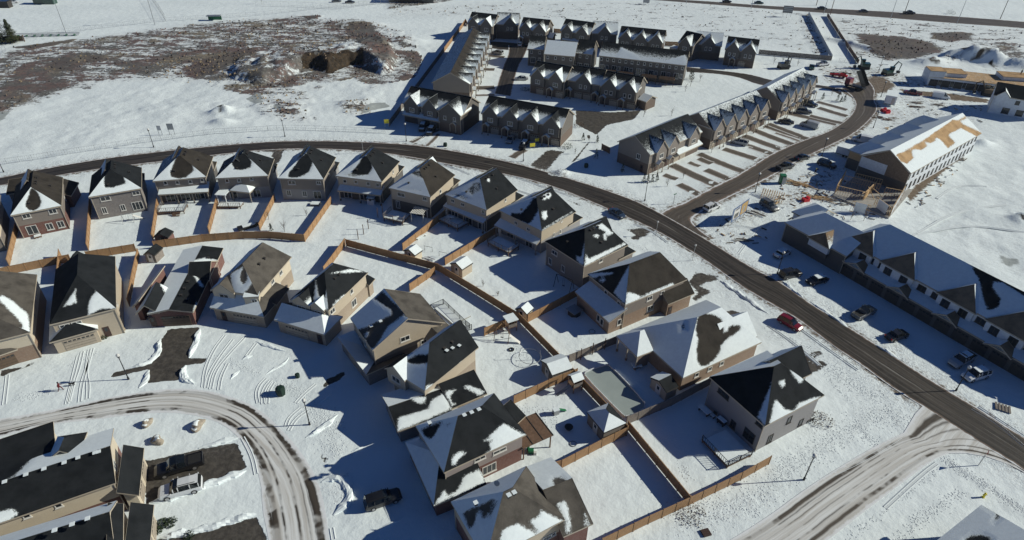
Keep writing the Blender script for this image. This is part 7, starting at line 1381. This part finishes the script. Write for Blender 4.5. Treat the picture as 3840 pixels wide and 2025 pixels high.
for lb, p, n, mt, L_, sp, rz in (('pile of snowy boards in front of the cream shed frames', (1760, 1250, '11'), 8, 'house_wrap', 1.8, 1.0, -.3), ('stack of grey planks on the snow below the billboard', (2340, 1065, '21'), 8, 'wood_grey', 3.6, 1.2, 0), ('long timber pile beside the green toilet', (330, 500, '31'), 16, 'stud', 6, 2.2, -.5), ('golden lumber heap next to the red tarp', (520, 640, '31'), 18, 'stud', 4, 2.6, -.4),
                                  ('debris boards in front of the open stud walls', (700, 680, '31'), 14, 'wood_grey', 3.5, 2.4, -.3), ('dark board pile near the mud bend mid site', (1500, 1040, '30'), 10, 'wood_grey', 3, 1.6, .1), ('second board pile right of the mid site pile', (1720, 1060, '30'), 10, 'wood_grey', 3, 1.6, .2), ('low board pile under the mid site pile', (1500, 1080, '30'), 8, 'wood_dark', 4, 1.4, -.1),
                                  ('site rubble boards behind the billboard', (2470, 800, '21'), 8, 'wood_grey', 3, 1.6, -.5), ('scrap boards by the half roofed row far corner', (1950, 250, '31'), 10, 'wood_grey', 3, 1.6, .6), ('scattered planks in the churned lot snow', (1180, 1200, '30'), 10, 'wood_dark', 4, 2.6, -.3), ('dark debris in front of the unfinished flat block', (2000, 890, '30'), 10, 'wood_grey', 3, 2.2, 0)):
    simple('lumber_pile', lb, 'lumber', p, [('boards', stack(n, mt, L_, sp))], rz=rz, group=LGp)
for lb, p in (('red tarp covered bundle at the end of the roof trusses', (375, 665, '31')), ('left red tarp bundle below the site office', (1160, 1120, '30')), ('right red tarp bundle below the site office', (1195, 1138, '30'))):
    simple('tarp_bundle', lb, 'bundle', p, [('tarp', lambda m: (m.box((0, 0, .4), (1.6, 1.2, .8), 'tarp_red', rot=.3), m.box((.5, .3, .5), (.9, .8, 1.0), 'tarp_red', rot=.8)))])
def truss(m):
    for k in range(10):
        y = k * .55; m.tube([(-3, y, 0), (0, y, 1.7), (3, y, 0), (-3, y, 0)], .05, 'stud', 4)
        m.tube([(-1.5, y, .85), (-.6, y, 0), (0, y, 1.7), (.6, y, 0), (1.5, y, .85)], .04, 'stud', 4)
simple('roof_trusses', 'bundle of wooden roof trusses lying on the snow', 'trusses', (150, 640, '31'), [('trusses', truss)], rz=1.1)
mat('dark_green', (.012, .03, .022), .6)
def binf(m): 0
for lb, p, s_ in (('dark green garden bag on the sunny crescent verge', (255, 1250, '12'), 1.35), ('dark bin near the road before the terraces', (1905, 115, '11'), 1.0), ('small dark bag in the shaded drive of the crescent', (420, 1080, '12'), .7), ('dark green utility box in the shaded terrace corner lawn', (745, 325, '21'), 1.0), ('dark utility box by the fence gap behind the taupe roof', (110, 1180, '11'), .8)):
    t = simple('dark_bin', lb, 'bin', p, [('bin', lambda m: m.tube([(0, 0, 0), (0, 0, .6), (0, 0, 1.0)], [.5, .6, .5], 'dark_green', 7)), ('lid', lambda m: m.tube([(0, 0, 1.0), (0, 0, 1.12)], [.55, .3], 'dark_green', 7))]); t.scale = (s_,) * 3
# hydrant
simple('fire_hydrant', 'yellow fire hydrant on the snow near the bottom right roof', 'hydrant', (2165, 930, '33'), [('barrel', lambda m: m.tube([(0, 0, 0), (0, 0, .1), (0, 0, .12), (0, 0, .7), (0, 0, .85), (0, 0, .92)], [.2, .2, .14, .15, .16, .05], 'sign_yellow', 10)), ('nozzle', lambda m: m.tube([(-.26, 0, .55), (.26, 0, .55)], .08, 'sign_yellow', 8))])
simple('catch_basin', 'rusty brown square cover on the corner verge', 'cover', (1950, 1292, '23'), [('plate', lambda m: m.box((0, 0, .12), (1.1, 1.0, .25), 'door_dark', rot=.3))]); simple('site_pallet', 'weathered grey pallet on the snow at the right edge', 'pallet', (2360, 35, '33'), [('slats', lambda m: [m.box((x, 0, .15), (.3, 1.7, .12), 'wood_grey') for x in (-.9, -.45, 0, .45, .9)])], rz=-.5)
simple('bleacher', 'long low green bleacher at the edge of the sports field', 'bleacher', (480, 368, '00'), [('bench', lambda m: [m.box((0, i * .6, .4 + .35 * i), (24, .4, .12), 'galvanised') for i in range(3)]), ('support', lambda m: [m.box((x, .6, .35), (.15, 1.6, .7), 'sign_green') for x in range(-11, 12, 3)])], rz=.16)
simple('dugout', 'small green roofed dugout at the field fence', 'shelter', (2160, 205, '00'), [('roof', lambda m: m.box((0, 0, 2.0), (6, 2.4, .2), 'galvanised')), ('wall', lambda m: m.box((0, 1, 1), (5.8, .1, 2), 'sign_green'))], rz=.1); simple('dugout', 'dark shelter at the top left beyond the field', 'shelter', (455, 38, '00'), [('roof', lambda m: m.box((0, 0, 3.0), (10, 4, .3), 'snow')), ('wall', lambda m: m.box((0, .5, 1.4), (9.6, 3, 2.8), 'paint_green'))])
simple('dugout', 'dark shelter in the top left corner behind the conifer', 'shelter', (25, 75, '00'), [('roof', lambda m: m.box((0, 0, 3.0), (8, 4, .3), 'paint_black')), ('wall', lambda m: m.box((0, .5, 1.4), (7.6, 3, 2.8), 'trim_dark'))])
simple('long_shed', 'long black building just cut by the top edge', 'building', (1560, 30, '10'), [('wall', lambda m: m.box((0, 3, 2.2), (22, 6, 4.4), 'paint_black')), ('roof', lambda m: m.box((0, 3, 4.5), (23, 7, .3), 'snow'))])
# boulders on the island
def rock(label, p, s_):
    bm = bmesh.new(); bmesh.ops.create_icosphere(bm, subdivisions=3, radius=1); r = random.Random(int(p[0])); ph = [r.uniform(0, 6) for _ in range(6)]
    for v in bm.verts:
        n_ = 1 + .22 * math.sin(v.co.x * 3 + ph[0]) * math.cos(v.co.y * 2.6 + ph[1]) + .12 * math.sin(v.co.z * 5 + ph[2] + v.co.x * 4); v.co = Vector((v.co.x * s_[0], v.co.y * s_[1], v.co.z * s_[2])) * n_; v.co.z = max(v.co.z + s_[2] * .35, -.1)
    me_ = bpy.data.meshes.new('stone'); bm.to_mesh(me_); me_.materials.append(MT['boulder']); me_.materials.append(MT['snow'])
    for f in me_.polygons: f.material_index = 1 if (f.normal.z > .8 and f.center.x < .25 * s_[0]) else 0
    bm.free(); t = thing('boulder', label, 'boulder', g(p), r.uniform(0, 3), 'landscape boulders'); link('stone', me_, t)
mat('boulder', (.30, .26, .21), .9, noise=.35, scale=2, bump=.6, bscale=4)
rock('brown boulder on the island, upper left of three', (1485, 195, '03'), (.95, .65, .6)); rock('rough boulder on the island, lowest of three', (1585, 370, '03'), (.95, .7, .75)); rock('snow capped boulder on the island near the road bend', (1995, 215, '03'), (1.35, .75, .7))
# ------------------------------------------------------------------ plants
def cypress(label, p, hh, group):
    t = thing('young_evergreen', label, 'shrub', g(p), 0, group); m1 = MB(); m1.tube([(0, 0, 0), (0, 0, .4)], .05, 'bark', 5); m1.obj('trunk', t); m2 = MB(); r = random.Random(int(p[0]))
    for i in range(130):
        z = r.uniform(.1, hh); w_ = (1 - (z / hh) ** 1.6) * hh * .24 + .05; a = r.uniform(0, 6.3); q = r.uniform(.3, 1) * w_; c = Vector((q * math.cos(a), q * math.sin(a), z)); s_ = r.uniform(.08, .2)
        e1 = Vector((r.gauss(0, 1), r.gauss(0, 1), r.gauss(0, .6))).normalized() * s_; e2 = e1.cross(Vector((0, 0, 1))).normalized() * s_ * .7 + Vector((0, 0, s_)); m2.face([c - e1, c + e1, c + e2], 'conifer')
    m2.obj('crown', t)
for lb, p, hh, gr in (('leftmost of three young evergreens on the round end lawn', (695, 1015, '30'), 2.4, 'e'), ('middle of three young evergreens on the round end lawn', (730, 1030, '30'), 2.0, 'e'), ('rightmost of three young evergreens on the round end lawn', (765, 1020, '30'), 2.3, 'e'), ('bushy evergreen at the far end of the terrace drives', (545, 1005, '30'), 2.4, 'e'), ('evergreen in the blue shaded corner lawn', (845, 240, '21'), 3.0, 'e'), ('evergreen beside the brown end wall steps', (1108, 375, '21'), 2.6, 'e'),
                      ('first of four dark evergreens by the corner lamp', (1325, 475, '21'), 2.2, 'e'), ('second of four dark evergreens by the corner lamp', (1365, 480, '21'), 2.3, 'e'), ('third of four dark evergreens by the corner lamp', (1410, 475, '21'), 2.2, 'e'), ('last of four dark evergreens by the corner lamp', (1455, 465, '21'), 2.1, 'e'), ('small evergreen in the bottom corner of the sapling yard', (155, 965, '11'), 1.8, 'e'),
                      ('evergreen left in the trio at the long rear terrace', (1318, 780, 'i'), 3.0, 'e'), ('evergreen middle in the trio at the long rear terrace', (1337, 795, 'i'), 3.0, 'e'), ('evergreen right in the trio at the long rear terrace', (1355, 805, 'i'), 3.0, 'e'), ('left evergreen by the near terrace garden path', (715, 55, '21'), 2.2, 'e'), ('right evergreen by the near terrace garden path', (855, 75, '21'), 2.2, 'e')): cypress(lb, p, hh, 'young evergreens')
def sapling(label, p, hh, n=14, name='bare_sapling', group='bare saplings', spread=.45):
    t = thing(name, label, 'tree', g(p), 0, group); r = random.Random(int(p[0] + p[1])); m1 = MB(); m1.tube([(0, 0, 0), (0, 0, hh * .6)], [.05, .03], 'bark', 5); m1.obj('trunk', t); m2 = MB()
    for i in range(n):
        z = r.uniform(.15, .65) * hh; a = r.uniform(0, 6.3); l_ = r.uniform(.5, 1) * hh * spread; e = Vector((math.cos(a) * l_ * .6, math.sin(a) * l_ * .6, z + l_)); m2.tube([(0, 0, z), tuple(Vector((0, 0, z)).lerp(e, .5) + Vector((0, 0, -.05))), tuple(e)], [.025, .018, .008], 'bark', 4)
        for _ in range(2): e2 = e * r.uniform(.6, .9); m2.tube([tuple(e2), tuple(e2 + Vector((r.gauss(0, .2), r.gauss(0, .2), r.uniform(.1, .4))) * hh * .25)], [.012, .006], 'bark', 3)
    m2.obj('crown', t)
for lb, p, hh in (('bare forked tree at the bottom of the sapling yard', (290, 975, '11'), 3.2), ('small bare tree right of the forked yard tree', (510, 810, '11'), 1.8), ('bare sapling at the fence beside the sapling yard', (130, 850, '11'), 2.6), ('bare sapling in the tan shed yard', (2285, 165, '12'), 1.8), ('bare sapling below the fence right of tan shed', (2435, 260, '12'), 1.4), ('bare sapling top one in the court snowfield', (1890, 820, '20'), 3.6), ('bare sapling second in the court snowfield', (1795, 870, '20'), 3.4), ('bare sapling third in the court snowfield', (1742, 925, '20'), 3.2),
                  ('bare sapling beside the inner terrace side roof', (1325, 1175, '20'), 4.0), ('bare sapling right of the side roof sapling', (1605, 1165, '20'), 3.0), ('bare street sapling on the terrace verge, near corner', (1560, 520, '21'), 2.8), ('bare street sapling among the near driveways', (1720, 440, '21'), 2.6), ('bare street sapling in front of the middle third drives', (2005, 180, '21'), 3.0), ('bare sapling in front of the open path garden', (635, 190, '21'), 2.2),
                  ('bare sapling on the far end lawn of the drives', (640, 960, '30'), 2.6), ('bare sapling by the far fence left of the pickup', (295, 665, '30'), 3.2), ('bare sapling left in the row under the far fence', (55, 645, '30'), 3.4), ('bare sapling second in the row under the far fence', (145, 625, '30'), 2.4), ('bare tree standing at the top left of the far field', (60, 40, '10'), 6.0), ('twiggy sapling on the verge near the wrapped row', (830, 855, '31'), 2.4), ('darker sapling beside the wrapped wall corner', (960, 865, '31'), 3.4)): sapling(lb, p, hh)
def shrub(label, p, R, hh, n=260, mt='dry_brush'):
    t = thing('round_shrub', label, 'shrub', g(p), 0, 'bare shrubs'); r = random.Random(int(p[0] * 3)); m1 = MB()
    for i in range(n):
        a = r.uniform(0, 6.3); q = R * math.sqrt(r.random()); z = r.uniform(0, hh) * (1 - (q / R) ** 2 * .6); c = Vector((q * math.cos(a), q * math.sin(a), z)); s_ = r.uniform(.06, .16); e1 = Vector((r.gauss(0, 1), r.gauss(0, 1), r.gauss(0, 1))).normalized() * s_; e2 = Vector((r.gauss(0, 1), r.gauss(0, 1), r.gauss(0, 1))).normalized() * s_; m1.face([c - e1, c + e1, c + e2 * 1.4], mt)
    m1.obj('foliage', t)
for lb, p, R, hh, mt in (('snowy twig mound at the curve of the terrace corner', (500, 385, '21'), 1.6, 1.0, 'dry_brush'), ('grey hedge clump against the corner house side wall', (540, 160, '33'), 1.8, .9, 'dry_brush'), ('dry hedge clump on the verge outside the long fence', (1800, 1110, '23'), 2.0, .8, 'dry_brush'), ('dark low bush left in the bottom left garden', (1640, 1200, '03'), .8, .6, 'conifer'), ('dark low bush right in the bottom left garden', (1720, 1190, '03'), .8, .6, 'conifer'), ('dark low bush by the bottom left porch', (1580, 1270, '03'), .7, .5, 'conifer'), ('dark low bush nearest the lower asphalt drive', (1905, 1320, '03'), .7, .5, 'conifer'),
                         ('leafless bush at the front corner of the leftmost garage', (255, 880, '02'), .9, 1.0, 'conifer'), ('dark bush beside the tan garage wall', (1045, 680, '02'), .7, .9, 'conifer'), ('dark shrub by the highway on the far field', (1838, 140, '30'), 2.2, 2.4, 'conifer'), ('shrub in the shaded court end lawn', (135, 905, '20'), 1.8, .8, 'conifer'), ('brown bush beside the brick end of the near right terrace', (670, 1270, '20'), 1.6, 2.2, 'dry_brush'), ('dark bush at the driveway end of the near right terrace', (560, 130, '21'), 1.4, 1.6, 'conifer')): shrub(lb, p, R, hh, 260, mt)
# the large conifer at the left edge
def conifer(label, p, hh, R):
    t = thing('spruce_tree', label, 'tree', g(p)); m1 = MB(); m1.tube([(0, 0, 0), (0, 0, hh * .9)], [.35, .05], 'bark', 8); m1.obj('trunk', t); r = random.Random(5); m2 = MB()
    for i in range(5200):
        z = 1.2 + (hh - 1.2) * (r.random() ** 1.4); w_ = R * (1 - z / hh) ** .8 * (0.75 + .25 * math.sin(z * 3)); a = r.uniform(0, 6.3); q = w_ * r.uniform(.25, 1) * (1 + .18 * math.sin(a * 7 + z * 2)); c = Vector((q * math.cos(a), q * math.sin(a), z - q * .25)); s_ = r.uniform(.18, .45)
        o = Vector((math.cos(a), math.sin(a), -.35)) * s_; sd_ = Vector((-math.sin(a), math.cos(a), 0)) * s_ * .5; m2.face([c - sd_, c + o, c + sd_], 'conifer_bright' if r.random() < .4 else 'conifer')
    m2.obj('crown', t)
mat('conifer_bright', (.075, .075, .03), .9, noise=.4, scale=2)
conifer('large shaggy spruce at the top of the left edge', (20, 430, '00'), 13, 6.5); conifer('small spruce behind the large one at the left edge', (140, 430, '00'), 9, 4.2)
simple('field_gate', 'dark gate panels under the large spruce', 'gate', (150, 420, '00'), [('gate_panel', lambda m: [m.box((x, 0, 1.2), (3.4, .08, 2.0), 'wood_dark') for x in (-6, -2.2, 1.6)]), ('post', lambda m: [m.box((x, 0, 1.3), (.3, .3, 2.6), 'wood_dark') for x in (-8, -4, 0, 3.6)])], rz=.15)
# weeds standing out of the snow in the rough field
wm = MB(); wm.mid('dry_brush'); wm.mid('rust_brush'); mat('dry_brush2', (.23, .18, .12), .95)
mat('rust_brush', (.13, .06, .045), .95, noise=.4); wm.mats = []
r = np.random.RandomState(11); cand = np.where(scrub > .45)[0]; wgt = scrub[cand] ** 2
pick = cand[r.rand(len(cand)) < wgt * np.where(scrub[cand] < .55, .10, .30) * np.where(N1[cand] > .42, 1, .25)]
for k in pick:
    x, y, z = V[k]; x += r.uniform(-.7, .7); y += r.uniform(-.7, .7); s_ = r.uniform(.25, .8); a = r.uniform(0, 3.14); dx, dy = math.cos(a) * s_ * .6, math.sin(a) * s_ * .6
    mt_ = ('rust_brush' if N3[k] > .62 else ('dry_brush2' if N3[k] < .38 else 'dry_brush')); wm.face([(x - dx, y - dy, z - .05), (x + dx, y + dy, z - .05), (x + dx * .4 + .1, y + dy * .4, z + s_ * .8), (x - dx * .5, y - dy * .5, z + s_ * .6)], mt_)
tag(wm.obj('field_weeds'), 'dry weeds and tufts poking through the snow of the rough fields', 'weeds', kind='stuff')
# ------------------------------------------------------------------ person and dog
mat('skin', (.45, .28, .2), .6); mat('coat_red', (.10, .015, .02), .8); mat('trousers', (.03, .03, .04), .8); mat('dog_black', (.015, .013, .012), .7)
def skin_obj(name, verts, edges, radii, mt, parent, root=0, sub=1, extra=None):
    me_ = bpy.data.meshes.new(name); me_.from_pydata(verts, edges, []); o = bpy.data.objects.new(name, me_); C.objects.link(o); o.parent = parent
    md = o.modifiers.new('Skin', 'SKIN'); md.use_smooth_shade = True; sv = me_.skin_vertices[0].data if me_.skin_vertices else None
    if sv is None:
        bpy.context.view_layer.objects.active = o; sv = me_.skin_vertices[0].data
    for i, r_ in enumerate(radii): sv[i].radius = (r_, r_); sv[i].use_root = (i == root)
    o.modifiers.new('Sub', 'SUBSURF').levels = sub; o.modifiers['Sub'].render_levels = sub; me_.materials.append(MT[mt]); return o
t = thing('person', 'person in dark red coat striding with a dog on a lead', 'person', g((615, 1215, '02')), 0.35)
Vp = [(0, 0, .95), (0, 0, 1.2), (.03, 0, 1.45), (.05, 0, 1.56), (.07, 0, 1.66), (.08, 0, 1.78), (0, .11, .9), (.22, .11, .5), (.30, .12, .08), (.42, .12, .04), (0, -.11, .9), (-.12, -.11, .5), (-.38, -.11, .12), (-.28, -.11, .04), (.02, .2, 1.42), (.1, .26, 1.15), (.32, .22, 1.02), (.40, .2, 1.01), (.02, -.2, 1.42), (-.1, -.26, 1.15), (-.02, -.26, .92), (.03, -.26, .86)]
Ep = [(0, 1), (1, 2), (2, 3), (3, 4), (4, 5), (0, 6), (6, 7), (7, 8), (8, 9), (0, 10), (10, 11), (11, 12), (12, 13), (2, 14), (14, 15), (15, 16), (16, 17), (2, 18), (18, 19), (19, 20), (20, 21)]
Rp_ = [.16, .17, .17, .06, .105, .08, .1, .08, .055, .045, .1, .08, .055, .045, .075, .06, .045, .03, .075, .06, .045, .03]
o = skin_obj('body', Vp, Ep, Rp_, 'coat_red', t)
m1 = MB(); m1.tube([(.07, 0, 1.66), (.07, 0, 1.8), (.06, 0, 1.88)], [.12, .13, .05], 'trousers', 10); m1.obj('woollen_hat', t)
m1 = MB(); m1.tube([(.4, .2, 1.01), (.75, .18, .62), (1.15, .15, .52)], .012, 'black_metal', 4); m1.obj('dog_lead', t)
t = thing('dog', 'black dog trotting ahead on a lead', 'dog', g((730, 1165, '02')), .15)
Vd = [(-.3, 0, .5), (0, 0, .5), (.28, 0, .52), (.42, 0, .68), (.52, 0, .72), (.66, 0, .68), (-.4, 0, .56), (-.62, 0, .72), (-.3, .09, .42), (-.26, .1, .24), (-.36, .1, .03), (-.3, -.09, .42), (-.36, -.1, .24), (-.44, -.1, .03), (.26, .09, .38), (.3, .1, .2), (.34, .1, .03), (.26, -.09, .38), (.2, -.1, .2), (.16, -.1, .03)]
Ed = [(0, 1), (1, 2), (2, 3), (3, 4), (4, 5), (0, 6), (6, 7), (0, 8), (8, 9), (9, 10), (0, 11), (11, 12), (12, 13), (2, 14), (14, 15), (15, 16), (2, 17), (17, 18), (18, 19)]
skin_obj('body', Vd, Ed, [.13, .12, .15, .09, .09, .045, .04, .02, .08, .045, .03, .08, .045, .03, .06, .04, .03, .06, .04, .03], 'dog_black', t, root=1)
for nm, lb, p, ang in (('person', 'worker in dark clothes standing on the unfinished flat roof', (2540, 752, '30'), 1.0), ('person', 'worker in dark clothes walking across the site by the toilet', (470, 400, '31'), 2.0)):
    z_ = 4.6 if 'roof' in lb else 0; q = g(p, z_); t = thing(nm, lb, 'person', q, ang); skin_obj('body', Vp, Ep, Rp_, 'trousers', t); m1 = MB(); m1.tube([(.07, 0, 1.68), (.07, 0, 1.82), (.07, 0, 1.88)], [.13, .12, .04], 'sign_yellow', 10); m1.obj('hard_hat', t)

# ------------------------------------------------------------------ litter of the building site and a few more yard things
dm = MB(); r = random.Random(9)
for sh, pts, n in (('31', [(0, 560), (700, 250), (1200, 850), (150, 850)], 110), ('21', [(1950, 900), (2500, 700), (2576, 1100), (2250, 1150)], 22), ('30', [(1250, 1020), (2200, 1050), (2100, 1330), (1150, 1330)], 50), ('30', [(1300, 860), (2500, 980), (2500, 900), (1350, 830)], 40), ('31', [(1400, 690), (1900, 240), (2000, 280), (1500, 740)], 35), ('30', [(500, 700), (1200, 640), (1300, 760), (700, 860)], 50)):
    q = G(sh, pts)
    for _ in range(n):
        a, b = r.random(), r.random(); p = q[0].lerp(q[1], a).lerp(q[3].lerp(q[2], a), b); L_ = r.uniform(.3, 1.6)
        dm.box((p.x, p.y, .08 + r.random() * .1), (L_, r.uniform(.08, .35), r.uniform(.05, .18)), r.choice(['wood_grey', 'wood_dark', 'stud', 'trim_dark', 'house_wrap', 'soil']), rot=r.uniform(0, 3.14))
tag(dm.obj('site_debris'), 'offcuts, boards and rubble strewn over the churned snow of the building site', 'debris', kind='stuff')
def tbl(m): m.box((0, 0, .74), (1.5, .9, .07), 'snow'); m.box((0, 0, .36), (.1, .1, .7), 'black_metal')
simple('garden_table', 'small snowy table on the railed deck below the dusted fan roof', 'table', (1960, 880, '11'), [('table_top', lambda m: m.box((0, 0, .74), (1.6, .9, .07), 'snow')), ('leg', lambda m: m.box((0, 0, .36), (.12, .12, .72), 'black_metal'))], z=.8)
simple('garden_bench', 'snow covered bench along the fence by the curved pergola yard', 'bench', (1660, 1035, '11'), [('seat', lambda m: m.box((0, 0, .42), (2.8, .5, .1), 'snow')), ('leg', lambda m: m.box((-1.1, 0, .2), (.1, .45, .4), 'wood_grey')), ('leg', lambda m: m.box((1.1, 0, .2), (.1, .45, .4), 'wood_grey'))], rz=.85)
simple('garden_table', 'snow topped table beside the low bungalow wing', 'table', (1250, 985, '22'), [('table_top', lambda m: m.box((0, 0, .7), (1.6, 1.1, .14), 'snow')), ('leg', lambda m: m.box((-.6, 0, .33), (.1, .8, .66), 'galvanised')), ('leg', lambda m: m.box((.6, 0, .33), (.1, .8, .66), 'galvanised'))], rz=.2)
simple('tarped_boat', 'low covered boat or frame with melted snow in the pergola yard', 'boat', (2500, 930, '01'), [('hull', lambda m: m.prism([(-2.2, -.8), (1.4, -.8), (2.4, 0), (1.4, .8), (-2.2, .8)], .05, .55, 'black_metal')), ('snow_cover', lambda m: m.prism([(-1.2, -.5), (1.2, -.5), (1.8, 0), (1.2, .5), (-1.2, .5)], .55, .7, 'snow'))], rz=.6)
simple('fire_pit', 'round black fire bowl on the blue shaded lawn by the hip roofed shed', 'fire pit', (570, 245, '23'), [('bowl', lambda m: m.tube([(0, 0, 0), (0, 0, .15), (0, 0, .5)], [.3, .45, .6], 'black_metal', 12)), ('rim', lambda m: m.tube([(0, 0, .5), (0, 0, .56)], [.66, .66], 'black_metal', 12))])
simple('kids_slide', 'small snow dusted climber toy on the sunny lawn above the fire bowl', 'toy', (440, 90, '23'), [('frame', lambda m: (m.box((0, 0, .5), (.9, .7, 1.0), 'galvanised'), m.box((0, 0, 1.02), (1.0, .8, .1), 'snow'))), ('slide', lambda m: m.face([(.4, -.25, .9), (1.8, -.25, .1), (1.8, .25, .1), (.4, .25, .9)], 'sign_green'))], rz=.4)
simple('planter', 'green leafy toy pile under the slatted patio roof', 'toys', (190, 480, '23'), [('toys', lambda m: (m.box((0, 0, .3), (.8, .6, .6), 'sign_green'), m.box((.6, -.3, .25), (.4, .4, .5), 'window_white'), m.box((-.4, .4, .5), (.3, .3, 1.0), 'sign_green', rot=.5)))])
